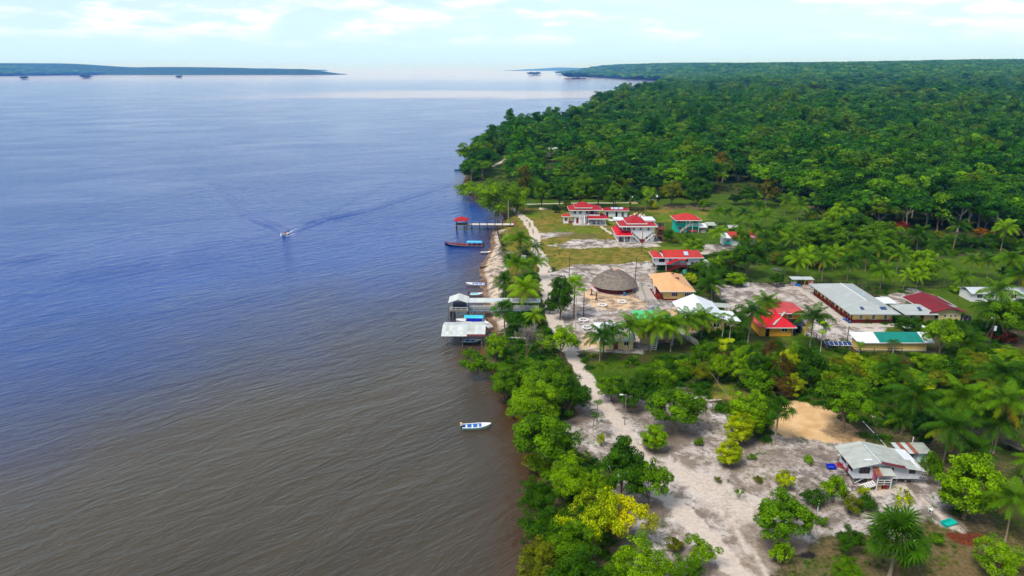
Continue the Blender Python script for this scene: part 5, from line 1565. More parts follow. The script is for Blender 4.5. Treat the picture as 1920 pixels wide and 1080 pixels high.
# ------------------------------------------------------------------ round thatched hall
h = house('thatched_hall', 'large round hall with conical grey thatched roof and dark red half wall', 28.6, 182.2, cat='hall')
prof = [(6.35, 1.75), (5.8, 2.45), (5.0, 3.2), (4.0, 3.95), (2.9, 4.65), (1.7, 5.25), (.6, 5.65)]
rr = random.Random(4)
for i in range(len(prof) - 1):
    (r0, z0), (r1, z1) = prof[i], prof[i + 1]
    m = MB(); n = 56
    lo, hi, un = [], [], []
    for k in range(n):
        t = k * 2 * math.pi / n
        j = rr.uniform(-.10, .06)
        lo.append(((r0 + .12 + j) * math.cos(t), (r0 + .12 + j) * math.sin(t), z0 - .16 + rr.uniform(-.10, .05)))
        hi.append((r1 * math.cos(t), r1 * math.sin(t), z1 + .05))
        un.append(((r0 - .25) * math.cos(t), (r0 - .25) * math.sin(t), z0 - .02))
    m.add(lo + hi + un, [(k, (k + 1) % n, n + (k + 1) % n, n + k) for k in range(n)] + [(2 * n + k, 2 * n + (k + 1) % n, (k + 1) % n, k) for k in range(n)])
    for k in range(190):   # loose straw bundles lying down the slope
        t = rr.uniform(0, 6.283); f0 = rr.uniform(0, .85); f1 = f0 - rr.uniform(.25, .5)
        p_ = lambda f, tt, up: Vector(((r0 + (r1 - r0) * f) * math.cos(tt), (r0 + (r1 - r0) * f) * math.sin(tt), z0 + (z1 - z0) * f + up))
        w_ = rr.uniform(.05, .12) / max(r0, 1.2); j = rr.uniform(-.03, .03)
        m.add([p_(f0, t - w_, .07), p_(f0, t + w_, .07), p_(f1, t + w_ + j, .16), p_(f1, t - w_ + j, .16)], [(0, 1, 2, 3)])
    m.build('thatch_tier', THATCH, h)
MB().tube([(0, 0, 5.5), (0, 0, 5.8), (0, 0, 6.05)], [.8, .5, .08], 14).build('roof_cap', M('cap_straw', S(206, 142, 108), .9), h, True)
m = MB(); n = 40
m.add([((5.1 + e) * math.cos(k * 2 * math.pi / n), (5.1 + e) * math.sin(k * 2 * math.pi / n), z) for e, z in ((0, -.1), (0, .75), (-.2, .75), (-.2, -.1)) for k in range(n)],
      [(j * n + k, j * n + (k + 1) % n, (j + 1) % 4 * n + (k + 1) % n, (j + 1) % 4 * n + k) for j in range(4) for k in range(n)])
m.build('half_wall', MAROON, h)
m = MB()
m.add([(0, 0, .08)] + [(5.6 * math.cos(k * 2 * math.pi / n), 5.6 * math.sin(k * 2 * math.pi / n), .06) for k in range(n)] + [(5.7 * math.cos(k * 2 * math.pi / n), 5.7 * math.sin(k * 2 * math.pi / n), -.1) for k in range(n)],
      [(0, k + 1, (k + 1) % n + 1) for k in range(n)] + [(k + 1, n + k + 1, n + (k + 1) % n + 1, (k + 1) % n + 1) for k in range(n)])
m.build('floor_slab', CONCRETE, h)
for k in range(16):
    t = (k + .5) * 2 * math.pi / 16
    MB().cyl(5.25 * math.cos(t), 5.25 * math.sin(t), -.05, 2.2, .1, 8).build('post', MAROON, h)
g = house('barrel', 'blue plastic barrel beside the thatched hall', 30.5, 175.9, cat='barrel')
m = MB().tube([(0, 0, 0), (0, 0, .1), (0, 0, .45), (0, 0, .8), (0, 0, .9)], [.29, .31, .33, .31, .28], 14)
m.build('body', BLUE, g, True); MB().cyl(0, 0, .9, .93, .26, 14).build('rim', AQUA, g)
g = house('sign_gate', 'white sign board on two dark red posts in front of the thatched hall', *at(1109, 553)[:2], cat='sign')
p2 = at(1118, 561) - at(1109, 553)
for q_ in (Vector((0, 0, 0)), p2):
    MB().box(q_.x - .13, q_.y - .13, -.05, q_.x + .13, q_.y + .13, 2.35).build('post', MAROON, g)
    MB().box(q_.x - .35, q_.y - .35, -.05, q_.x + .35, q_.y + .35, .12).build('footing', DARK_TIMBER, g)
MB().beam((-.2 * p2.x, -.1 * p2.y, 2.2), (1.15 * p2.x, 1.1 * p2.y, 2.2), .1, .75).build('sign_board', WHITE, g)
MB().beam((-.22 * p2.x, -.12 * p2.y, 2.62), (1.17 * p2.x, 1.12 * p2.y, 2.62), .16, .1).build('top_rail', PINK, g)

# ------------------------------------------------------------------ peach roofed building
h = house('bungalow', 'cream bungalow with peach hip roof, side porch and vents on the ridge', 40.4, 172.2)
walls(h, 0, 0, -.1, 7.3, 13.6, .45, MAROON, 'base_wall')
walls(h, 0.03, 0.03, .45, 7.27, 13.57, 2.75, CREAM)
MB().hip(-1.3, -1.0, 8.0, 15.0, 2.8, 2.0).build('roof', PEACH_ROOF, h)
eave(h, -1.3, -1.0, 8.0, 15.0, 2.8, WHITE, .16)
MB().gable(-2.0, 4.0, 2.6, 9.6, 2.75, 1.3, 'x').build('porch_roof', PEACH_ROOF, h)
posts(h, [(-1.5, 4.6), (-1.5, 6.6), (-1.5, 9)], -.1, 2.7, .3, WHITE, 'column')
MB().box(-1.8, 2.2, -.1, -.02, 9.4, .35).build('porch_floor', MAROON, h)
stairs(h, (-.9, .6, -.05), (-.9, 2.2, .4), 1.4, 3, MAROON, MAROON, 'y')
win(h, 'f', 0, 2.1, 3.5, 1.2, 2.1, WHITE, GLASS, 2); win(h, 'f', 0, 5.5, 6.9, 1.2, 2.1, WHITE, GLASS, 2)
for y in (2.2, 4.8, 10.8): win(h, 'l', 0, y, y + 1.2, 1.2, 2.1)
for (x, y) in ((4.1, 5.4), (3.6, 9.4)):
    for k in range(4): MB().box(x + k * .28, y, 4.15, x + k * .28 + .16, y + .8, 4.6).build('roof_vent', RUSTBROWN, h)
MB().box(-6.2, .6, -.1, -2.2, 12, .05).build('yard_slab', M('yard_slab', S(168, 158, 146), .9, .15), h)

# big white roofed hall
h = house('hall', 'hall with large bright white gable roof behind the palm row', 40.5, 148.4, cat='hall')
walls(h, .5, 1.5, -.1, 9.3, 13.0, 2.95, CREAM)
MB().gable(-.2, 0, 9.9, 14.0, 3.0, 2.0, 'y').build('roof', WHITE_ROOF, h)
MB().add([(.5, 1.5, 2.95), (9.3, 1.5, 2.95), (4.85, 1.5, 4.8)], [(0, 1, 2)]).add([(.5, 1.3, 2.95), (9.3, 1.3, 2.95), (4.85, 1.3, 4.8)], [(0, 1, 2)]).build('gable_wall', PALEYEL, h)
ridge(h, (4.85, 0, 5.05), (4.85, 14, 5.05), WHITE_ROOF)
MB().prism([(10.2, 2.0, 2.5), (13.4, 2.0, 2.2), (13.4, 9.0, 2.2), (10.2, 9.0, 2.5)], .1).build('side_roof', WHITE_ROOF, h)
walls(h, 10.2, 3.0, -.1, 13.0, 8.6, 2.1, PALEYEL, 'side_wall')
MB().prism([(10.0, 10.0, 3.0), (13.6, 10.0, 2.8), (13.6, 13.2, 2.8), (10.0, 13.2, 3.0)], .1).build('shelter_roof', ZINC, h)
posts(h, [(10.2, 10.2), (13.4, 10.2), (13.4, 13)], -.1, 2.8, .14, TIMBER)
for x in (1.6, 4.2, 6.8): win(h, 'f', 1.5, x, x + 1.3, 1.0, 2.1)
for y in (3, 6, 9): win(h, 'l', .5, y, y + 1.4, 1.0, 2.1)

# small buildings among the palm row
h = house('shed', 'low yellow walled shed with pale blue white roof beneath the palm row', 19.2, 138.6, cat='shed')
walls(h, 0, .3, -.1, 7.4, 7.0, 2.1, PALEYEL)
MB().prism([(-.4, -.2, 2.1), (7.8, -.2, 2.1), (7.8, 3.6, 2.75), (-.4, 3.6, 2.75)], .1).build('front_roof', ZINC_NEW, h)
MB().prism([(-.5, 3.5, 2.8), (7.0, 3.5, 2.8), (7.0, 8.0, 3.4), (-.5, 8.0, 3.4)], .1).build('rear_roof', WHITE_ROOF, h)
door(h, 'f', .3, 3.2, 4.1, 0, 1.9, MAROON); win(h, 'f', .3, 1.0, 2.0, .9, 1.7); win(h, 'f', .3, 5.4, 6.4, .9, 1.7)
h = house('stilt_house', 'pinkish stilted building with green roof and white railed stairs hidden by palms', 28.4, 139.6)
walls(h, 0, 1.2, 2.2, 7.6, 7.4, 4.7, M('pinkish_paint', S(222, 178, 150), .7, .1))
posts(h, [(x, y) for x in (.3, 3.8, 7.3) for y in (1.5, 7.1)], -.1, 2.2, .25, CONCRETE, 'stilt')
MB().hip(-.6, .4, 8.2, 8.4, 4.75, 1.4).build('roof', GREEN_ROOF, h)
MB().prism([(-.8, 7.2, 5.3), (4.2, 7.2, 5.3), (4.2, 9.4, 5.5), (-.8, 9.4, 5.5)], .1).build('rear_canopy', GREEN_ROOF, h)
for x in (1.0, 3.2, 5.4): win(h, 'f', 1.2, x, x + 1.0, 3.2, 4.2)
walls(h, .6, 2.4, -.1, 3.2, 7, 2.15, PALEYEL, 'lower_wall')
MB().box(7.6, 1.2, 2.05, 9.4, 4.0, 2.2).build('porch_floor', TIMBER, h)
posts(h, [(9.3, 1.3), (9.3, 3.9)], -.1, 2.1, .15, TIMBER)
stairs(h, (13.0, 1.9, 0), (9.4, 1.9, 2.15), 1.3, 11, TIMBER, WHITE)
stairs(h, (2.6, -1.4, 0), (3.6, 1.1, 2.2), 1.0, 8, WHITE, WHITE, 'y')

# ------------------------------------------------------------------ yellow house with red roofs
h = house('house', 'yellow house with one bright red and one faded red roof beside the schoolyard', 57.2, 146.6)
walls(h, 0, 0, -.1, 7.2, 6.0, 2.3, YELLOW)
MB().hip(1.0, -.7, 8.0, 7.4, 2.35, 2.3, .12, 3.4).build('roof', RED_BRIGHT, h)
eave(h, 1.0, -.7, 8.0, 7.4, 2.35, WHITE, .16)
MB().prism([(-.6, -.4, 2.3), (.95, -.4, 2.35), (.95, 5.6, 2.7), (-.6, 5.6, 2.5)], .1).build('porch_roof', RED_FADED, h)
walls(h, 6.3, 4.2, -.1, 10.6, 10.2, 4.3, YELLOW, 'rear_wall')
MB().hip(2.4, 3.4, 11.6, 11.2, 4.35, 1.6).build('rear_roof', RED_FADED, h)
eave(h, 2.4, 3.4, 11.6, 11.2, 4.35, WHITE, .16)
MB().beam((2.7, -.3, 2.9), (6.5, 3.4, 4.7), .5, .1).build('flashing', GREY_ROOF, h)
walls(h, 2.8, 6.05, -.1, 6.28, 10, 4.2, YELLOW, 'rear_side_wall')
win(h, 'f', 0, 4.9, 6.1, 1.2, 2.0, WHITE); win(h, 'f', 4.2, 7.8, 8.6, 2.9, 3.9)
door(h, 'f', 0, 1.2, 2.1, 0, 2.0, GLASS)
MB().prism([(7.4, .4, 2.4), (10.8, .4, 2.4), (10.8, 4.1, 2.7), (7.4, 4.1, 2.7)], .08).build('carport_roof', BLACK, h)
posts(h, [(7.6, .5), (10.6, .5)], -.1, 2.35, .14, WHITE)
tank(h, 8.4, 2.4, 0, .8, 1.7); tank(h, 10.0, 2.6, 0, .7, 1.5)
MB().cyl(6.0, 8.0, 5.6, 6.9, .08, 8).build('vent_pipe', DARK_TIMBER, h)

# ------------------------------------------------------------------ school
h = house('school', 'long school with pale grey hip roof, cream upper walls and maroon base', 82.4, 155.0, cat='school')
L = 22.0
walls(h, 0, 0, -.1, 9.6, L, .95, MAROON, 'base_wall')
walls(h, .04, .04, .95, 9.56, L - .04, 2.65, CREAM)
MB().hip(-1.2, -1.2, 10.8, L + 1.2, 2.75, 1.75, .14, 5.2).build('roof', GREY_ROOF, h)
eave(h, -1.2, -1.2, 10.8, L + 1.2, 2.75, GREY_ROOF, .2)
ridge(h, (4.8, 4.0, 4.52), (4.8, L - 4.0, 4.52), M('ridge_metal', S(204, 208, 206), .5, .05))
for y in (8.2, 13.6):
    MB().box(6.3, y, 4.05, 6.4, y + .7, 5.0).build('roof_turbine', M('pale_blue_sheet', S(170, 206, 214), .5), h)
for (x, s) in ((2.0, .8), (6.8, 1.5)):
    MB().prism([(x, .4, 3.37), (x + s, .4, 3.37), (x + s, 1.5, 3.73), (x, 1.5, 3.73)], .05).build('solar_panel', SOLAR, h)
for x in (1.7, 4.7, 7.6): win(h, 'f', .04, x, x + .65, 1.05, 2.45, WHITE, GLASS_GREY, 0)
for k, y in enumerate(np.linspace(1.6, L - 1.8, 10)):
    if k in (1, 5, 8): door(h, 'l', .04, y, y + 1.0, 0.95, 2.45, MAROON)
    else: win(h, 'l', .04, y, y + .9, 1.1, 2.3, MAROON, GLASS, 1)
for y in np.linspace(.4, L - .4, 9): MB().box(-.22, y - .07, -.1, -.02, y + .07, 2.6).build('pilaster', MAROON, h)
MB().box(-2.4, -2.6, -.1, 10.6, -.02, .06).build('walkway', CONCRETE, h)
MB().box(-2.4, 0, -.1, -.24, L, .06).build('side_walkway', CONCRETE, h)
h = house('annex', 'small cream hut with flat white roof beside the school', 92.9, 163.4, cat='hut')
walls(h, 0, 0, -.1, 3.8, 3.2, 2.3, PALEYEL)
MB().prism([(-.4, -.5, 2.35), (4.3, -.5, 2.35), (4.3, 3.6, 2.6), (-.4, 3.6, 2.6)], .12).build('roof', WHITE_ROOF, h)
win(h, 'f', 0, 2.2, 3.0, 1.2, 1.8); door(h, 'l', 0, .8, 1.6, 0, 1.9, GLASS_GREY)
h = house('kitchen', 'cream building with pale grey hip roof between the school and the dark red roof', 95.8, 155.8, z=GZ - .1, cat='building')
walls(h, 0, 0, -.1, 6.6, 5.4, 2.3, CREAM)
MB().hip(-.9, -1.0, 7.4, 6.4, 2.35, 1.5).build('roof', GREY_ROOF, h)
MB().prism([(3.0, .2, 3.0), (3.8, .2, 3.0), (3.8, 1.5, 3.48), (3.0, 1.5, 3.48)], .05).build('solar_panel', SOLAR, h)
win(h, 'f', 0, 1.0, 2.0, 1.0, 1.9); door(h, 'f', 0, 3.4, 4.3, 0, 2.0, MAROON); win(h, 'l', 0, 2, 3.2, 1.0, 1.9)
h = house('nursery', 'cream building with dark red gable roof and black tanks at its corner', 101.6, 156.0, cat='building')
walls(h, 0, 0, -.1, 7.6, 10.8, 2.45, PALEYEL)
MB().add([(0, 0, 2.45), (7.6, 0, 2.45), (4.4, 0, 3.65), (0, .2, 2.45), (7.6, .2, 2.45), (4.4, .2, 3.65)], [(0, 1, 2), (5, 4, 3), (0, 2, 5, 3), (1, 4, 5, 2)]).build('gable_wall', PALEYEL, h)
MB().gable(-.8, -.9, 9.0, 11.6, 2.5, 1.35, 'y', .12, .53).build('roof', RED_DARK, h)
MB().beam((-.82, -.9, 2.5), (-.82, 11.6, 2.5), .06, .2).build('gutter', WHITE, h)
MB().beam((8.2, 3, 2.85), (8.2, 11, 2.85), .25, .06).build('flashing', GREY_ROOF, h)
MB().prism([(5.6, 1.0, 3.62), (7.0, 1.0, 3.28), (7.0, 2.6, 3.28), (5.6, 2.6, 3.62)], .05).build('skylight', GREY_ROOF, h)
win(h, 'f', 0, 1.3, 2.0, .9, 1.9, M('teal_frame', S(40, 120, 110), .6)); win(h, 'f', 0, 3.4, 4.0, 1.3, 1.8); win(h, 'f', 0, 4.9, 5.5, 1.3, 1.8); win(h, 'f', 0, 5.9, 6.5, 1.3, 1.8)
for y in (1.5, 4.5, 7.5): win(h, 'l', 0, y, y + 1.4, 1.0, 2.0)
tank(h, 8.4, .2, 0, .65, 1.5); tank(h, 9.8, .5, 0, .65, 1.5)
# teal and white roofed building
h = house('workshop', 'long cream building with half white and half teal sloping roof', 75.4, 138.0, cat='building')
walls(h, 0, 0, -.1, 15.2, 2.6, 2.1, CREAM)
MB().prism([(-.3, -.5, 2.15), (4.5, -.5, 2.15), (4.5, 2.9, 3.3), (-.9, 2.9, 3.3)], .1).build('white_roof_half', WHITE_ROOF, h)
MB().prism([(4.52, -.5, 2.15), (14.2, -.5, 2.15), (14.2, 2.9, 3.3), (4.52, 2.9, 3.3)], .1).build('teal_roof_half', TEAL_ROOF, h)
MB().prism([(14.22, -.5, 2.15), (16.4, -.5, 2.15), (16.4, 2.9, 3.3), (14.22, 2.9, 3.3)], .1).build('white_end_roof', WHITE_ROOF, h)
MB().box(-.3, -.58, 1.98, 16.4, -.50, 2.15).build('fascia', WHITE, h)
MB().box(0, .0, -.12, 15.2, -.06, .25).build('plinth', CONCRETE, h)
door(h, 'f', 0, 7.4, 8.3, 0, 1.9, PALEYEL)
h = house('long_building', 'building with long pale blue white roof at the right edge behind palms', 121.0, 170.6, cat='building')
walls(h, .5, .5, -.1, 15, 5.5, 2.3, WHITE)
MB().gable(0, 0, 15.5, 6.0, 2.35, .9, 'x').build('roof', ZINC_NEW, h)
for x in (2, 5, 8, 11): win(h, 'f', .5, x, x + 1.3, 1.0, 2.0)
# small yard shelters
h = house('play_shelter', 'open play shelter with flat pale roof on the schoolyard, left of two', *at(1485, 536)[:2], cat='shelter')
MB().prism([(-.3, -.2, 2.0), (3.0, -.2, 2.0), (3.0, 2.2, 2.15), (-.3, 2.2, 2.15)], .12).build('roof', ZINC_NEW, h)
posts(h, [(0, 0), (2.7, 0), (0, 2), (2.7, 2)], -.1, 1.95, .12, DARK_TIMBER)
MB().box(.4, .8, 0, 1.6, 1.6, .9).build('play_box', WHITE, h); MB().box(1.0, -.1, 0, 2.4, .5, .4).build('blue_box', BLUE, h)
h = house('play_shelter', 'small shelter with pink end wall on the schoolyard, right of two', *at(1508, 536)[:2], cat='shelter')
MB().prism([(-.3, -.2, 1.95), (2.6, -.2, 1.95), (2.6, 2.2, 2.1), (-.3, 2.2, 2.1)], .12).build('roof', ZINC_NEW, h)
posts(h, [(0, 0), (0, 2), (1.2, 0)], -.1, 1.9, .12, YELLOW)
MB().box(1.7, 0, -.1, 2.4, 2, 1.85).build('end_wall', M('rose_paint', S(206, 130, 128), .7), h)
h = house('yard_box', 'white concrete box on the far edge of the schoolyard', *at(1394, 536)[:2], cat='box')
MB().box(0, 0, -.05, 1.7, .9, .75).build('body', WHITE, h); MB().box(-.06, -.06, .75, 1.76, .96, .85).build('lid', CONCRETE, h)
h = house('house', 'half hidden house with white and salmon roof sections among the coconut palms', *at(1358, 462)[:2])
walls(h, 0, 1, -.1, 10.6, 5, 2.9, OLDWHITE)
MB().prism([(-.5, .2, 2.9), (2.2, .2, 2.9), (2.2, 5.6, 3.5), (-.5, 5.6, 3.5)], .1).build('white_roof', WHITE_ROOF, h)
MB().prism([(2.25, .2, 2.95), (11.2, .2, 2.95), (11.2, 5.6, 4.0), (2.25, 5.6, 4.0)], .1).build('roof', RED_WARM, h)
MB().prism([(9.4, .6, 3.1), (10.6, .6, 3.1), (10.6, 1.8, 3.34), (9.4, 1.8, 3.34)], .05).build('solar_panel', SOLAR_SILVER, h)
tank(h, 11.4, 1.0, .4, .55, 1.4); win(h, 'f', 1, 1, 2, 1.2, 2.0)
MB().box(-.2, -.4, 1.0, 2.4, .95, 1.12).build('veranda_floor', TURQ, h); railing(h, [(-.2, -.4), (2.4, -.4)], 1.1, .8, TURQ)
h = house('shack', 'collapsed grey shed behind the half hidden salmon roof', *at(1366, 434)[:2], cat='shed')
MB().prism([(0, 0, 1.2), (4, .4, 2.0), (3.6, 3.0, 2.4), (.2, 2.8, 1.8)], .1).build('roof', ZINC, h); posts(h, [(.4, .6), (3.2, .8), (3, 2.5)], -.1, 1.5, .14, DARK_TIMBER)
# houses in the trees beyond
def far_house(px, py, w, d, hw, wall_m, roof_m, label, stilt=0.0, rise=1.0, name='house'):
    h = house(name, label, *at(px, py)[:2])
    walls(h, 0, 0, stilt - .1 * (stilt == 0), w, d, stilt + hw, wall_m)
    if stilt: posts(h, [(x, y) for x in (.3, w / 2, w - .3) for y in (.3, d - .3)], -.1, stilt, .25, DARK_TIMBER, 'stilt')
    MB().gable(-.6, -.7, w + .6, d + .7, stilt + hw, rise, 'x').build('roof', roof_m, h)
    for x in np.linspace(w * .15, w * .7, max(2, int(w / 3))): win(h, 'f', 0, float(x), float(x) + .9, stilt + 1.0, stilt + 2.0)
    return h
h = far_house(1022, 298, 9.5, 8, 2.8, OLDWHITE, WHITE_ROOF, 'white stilted house with white stepped roofs in a forest clearing', 3.4, 1.2, 'stilt_house')
MB().prism([(-3.0, -2.6, 5.4), (6.0, -2.6, 5.4), (6.0, -.8, 5.7), (-3.0, -.8, 5.7)], .12).build('porch_roof', WHITE_ROOF, h)
MB().box(1.0, -2.4, 3.2, 8.0, -.02, 3.4).build('porch_floor', DARK_TIMBER, h); railing(h, [(1, -2.4), (8, -2.4)], 3.4, .9, WHITE)
walls(h, 9.5, 1, 3.4, 11, 7, 5.8, TURQ, 'side_wall')
far_house(1053, 250, 8, 6, 3, OLDWHITE, RED_WARM, 'small red roofed white house near the top of the river bend', 5.0, 1.2)
far_house(1053, 254, 6, 5, 2.4, WHITE, WHITE_ROOF, 'white hut in front of the small red roof on the river bend', 0, .6, 'hut')
far_house(1128, 338, 3.6, 4, 2.8, TURQ, RED_WARM, 'tiny turquoise house with red roof deep in the trees', 3.6, 1.0)
far_house(1119, 346, 3.0, 3, 1.8, OLDWHITE, WHITE_ROOF, 'white shed beside the tiny turquoise house', 0, .5, 'shed')
far_house(1200, 340, 4.4, 4, 2.2, OLDWHITE, WHITE_ROOF, 'white roofed hut hidden between forest trees', 0, .7, 'hut')
far_house(1216, 378, 3.6, 4, 2.4, CONCRETE, WHITE_ROOF, 'pale grey walled house half hidden by the bright conical tree', 0, .6)
far_house(1184, 382, 3.0, 3, 2.6, PALEYEL, WHITE_ROOF, 'cream hut half hidden by park trees', 0, .6, 'hut')
far_house(1510, 404, 3.6, 4, 2.2, OLDWHITE, BROWN_ROOF, 'white house with brown roof above the coconut grove', 0, 1.2)

# ------------------------------------------------------------------ the near stilt house
h = house('stilt_house', 'weathered white plank house on low stilts with grey zinc roof, porch and side stair', 50.5, 87.6, rz=-1)
FZ, WH = 1.05, 2.15
walls(h, .03, .03, FZ, 6.57, 4.6, FZ + WH, OLDWHITE, 'wall_core')
walls(h, 6.6, .12, FZ - .05, 9.7, 4.4, FZ + 1.75, OLDWHITE, 'annex_wall')
for k in range(9):   # lapped boards
    z0 = FZ + k * WH / 9
    MB().prism([(0, -.035, z0 + WH / 9 - .02), (6.6, -.035, z0 + WH / 9 - .02), (6.6, .03, z0 + WH / 9), (0, .03, z0 + WH / 9)], WH / 9 - .03).build('board', OLDWHITE, h)
    MB().prism([(-.035, 0, z0 + WH / 9 - .02), (.03, 0, z0 + WH / 9), (.03, 4.6, z0 + WH / 9), (-.035, 4.6, z0 + WH / 9 - .02)], WH / 9 - .03).build('board', OLDWHITE, h)
for k in range(7):
    z0 = FZ - .05 + k * 1.8 / 7
    MB().prism([(6.62, .06, z0 + .235), (9.74, .06, z0 + .235), (9.74, .12, z0 + .25), (6.62, .12, z0 + .25)], .22).build('board', OLDWHITE, h)
for (x, y) in [(.2, .2), (2.4, .2), (4.8, .2), (6.5, .2), (7.9, .3), (9.5, .3), (.2, 4.4), (3.2, 4.4), (6.4, 4.4), (9.5, 4.2)]:
    MB().box(x - .1, y - .1, -.1, x + .1, y + .1, FZ).build('stilt', TIMBER, h)
    MB().box(x - .2, y - .2, -.1, x + .2, y + .2, .08).build('footing', CONCRETE, h)
MB().add([(.0, .0, FZ + WH), (6.6, .0, FZ + WH), (3.2, .0, FZ + WH + .72), (0, .12, FZ + WH), (6.6, .12, FZ + WH), (3.2, .12, FZ + WH + .72)], [(0, 1, 2), (5, 4, 3), (0, 2, 5, 3), (1, 4, 5, 2)]).build('gable_wall', OLDWHITE, h)
ez, rzg = FZ + WH - .1, FZ + WH + .85
def sheet(x0, z0, x1, z1, y0, y1, mat, lift=0.0):
    MB().prism([(x0, y0, z0 + lift), (x1, y0, z1 + lift), (x1, y1, z1 + lift), (x0, y1, z0 + lift)], .03).build('roof_sheet', mat, h)
ys_ = np.linspace(-.75, 5.6, 9)
for k in range(8):
    lift = .004 * (k % 2)
    sheet(-.65, ez, 3.2, rzg, ys_[k], ys_[k + 1] + .03, [ZINC, ZINC, ZINC, ZINC_B][k % 4], lift)
    sheet(3.22, rzg, 5.2, rzg - .42, ys_[k] + (.9 if k == 0 else 0), ys_[k + 1] + .03, [ZINC, ZINC_B, ZINC, ZINC][(k + 1) % 4], lift)
    sheet(5.1, rzg - .43, 7.3, ez + .1, ys_[k] + (.9 if k == 0 else 0), ys_[k + 1] + .03, [ZINC, ZINC_B, ZINC, ZINC][(k + 2) % 4], lift)
sheet(3.3, rzg - .02, 7.2, ez + .1, -.75, .12, ZINC_MAROON, -.03)
ridge(h, (3.2, -.75, rzg + .06), (3.2, 4.4, rzg + .06), ZINC_NEW, .3)
az0, az1 = ez + .08, ez - .42
for k, (y0, y1) in enumerate([(-.55, .9), (.88, 2.3), (2.28, 3.8), (3.78, 5.4)]):
    sheet(7.0, az0 - .03, 8.4, (az0 + az1) / 2, y0, y1, [ZINC_B, ZINC, ZINC, ZINC_B][k], .004 * k)
    sheet(8.38, (az0 + az1) / 2 - .02, 10.1, az1, y0, y1, [ZINC_B, ZINC, WHITE_ROOF, WHITE_ROOF][k], .004 * k)
MB().box(1.5, .4, rzg - .32, 2.6, .75, rzg - .14).build('roof_patch', WHITE_ROOF, h)
win(h, 'f', -.035, .75, 2.15, FZ + .95, FZ + 1.85, PLUM, GLASS, 1); win(h, 'f', -.035, 5.0, 5.6, FZ + 1.0, FZ + 1.8, PLUM, GLASS, 0)
win(h, 'f', .06, 8.1, 8.9, FZ + .95, FZ + 1.4, DARK_TIMBER, GLASS, 0)
win(h, 'l', -.035, .5, 1.7, FZ + .9, FZ + 1.8, PLUM, GLASS, 1); win(h, 'l', -.035, 2.7, 4.0, FZ + .9, FZ + 1.8, PLUM, GLASS, 1)
door(h, 'f', -.035, 2.75, 3.5, FZ, FZ + 1.9, PINK)
MB().box(2.7, -1.5, FZ - .2, 4.9, -.06, FZ - .08).build('porch_floor', TIMBER, h)
MB().prism([(2.4, -1.75, FZ + 1.55), (5.1, -1.75, FZ + 1.55), (5.0, -.05, FZ + 2.05), (2.5, -.05, FZ + 2.05)], .04).build('porch_roof', ZINC_RUST, h)
MB().prism([(3.3, -1.77, FZ + 1.60), (5.14, -1.77, FZ + 1.60), (5.04, -.03, FZ + 2.10), (3.3, -.03, FZ + 2.10)], .03).build('porch_roof_sheet', ZINC, h)
posts(h, [(2.8, -1.45), (4.8, -1.45)], -.1, FZ + 1.55, .11, WHITE)
railing(h, [(2.8, -1.45), (4.8, -1.45)], FZ - .08, .75, WHITE, 2); railing(h, [(4.8, -1.45), (4.8, -.1)], FZ - .08, .75, WHITE, 1)
stairs(h, (.35, -1.0, -.05), (2.7, -1.0, FZ - .1), .95, 8, WHITE)
MB().beam((.3, .1, .15), (1.6, .1, FZ - .05), .08).beam((4.9, .2, FZ - .05), (6.3, .2, .3), .08).build('brace', OLDWHITE, h)
g = house('plywood_sheet', 'pale plywood sheet leaning under the porch of the near stilt house', 53.8, 86.35, cat='board')
MB().prism([(-.35, 0, .85), (.35, 0, .85), (.35, .06, .85), (-.35, .06, .85)], .85).build('panel', PLY, g); MB().box(-.35, -.03, .4, .35, 0, .46).build('batten', TIMBER, g)
g = house('plastic_chair', 'stacked orange red plastic chair under the porch of the near stilt house', 54.75, 86.5, cat='chair')
MB().box(-.28, -.25, .4, .28, .28, .47).build('seat', ORANGE_RED, g); MB().box(-.28, .24, .47, .28, .3, .95).build('backrest', ORANGE_RED, g)
for (x, y) in ((-.25, -.22), (.25, -.22), (-.25, .26), (.25, .26)): MB().box(x - .03, y - .03, 0, x + .03, y + .03, .4).build('leg', ORANGE_RED, g)
g = house('crate', 'greenish crate beneath the floor of the near stilt house', 56.4, 87.9, cat='crate')
MB().box(-.45, -.3, 0, .45, .3, .45).build('body', M('green_crate', S(92, 124, 116), .6), g); MB().box(-.48, -.33, .45, .48, .33, .52).build('lid', TIMBER, g)
g = house('shed', 'small grey shed with rusty and grey zinc roof behind the near stilt house', 60.9, 93.6, cat='shed')
walls(g, 1.9, 0, -.1, 4.2, 2.0, 1.85, M('grey_boards', S(150, 152, 150), .8, .15)); walls(g, -.2, 1.6, -.1, 1.9, 2.0, 1.8, DARK_TIMBER, 'back_wall')
for k in range(7): MB().prism([(-.6 + k * .74, -.5, 1.85), (.13 + k * .74, -.5, 1.85), (.13 + k * .74, 2.4, 2.1), (-.6 + k * .74, 2.4, 2.1)], .04).build('roof_sheet', [ZINC_NEW, ZINC_RUST, ZINC_NEW, ZINC_RUST, ZINC, ZINC, ZINC][k], g)
door(g, 'f', 0, 2.5, 3.4, 0, 1.75, M('mint_door', S(176, 206, 196), .6)); posts(g, [(-.3, -.2), (.9, -.2)], -.1, 1.8, .1, TIMBER)

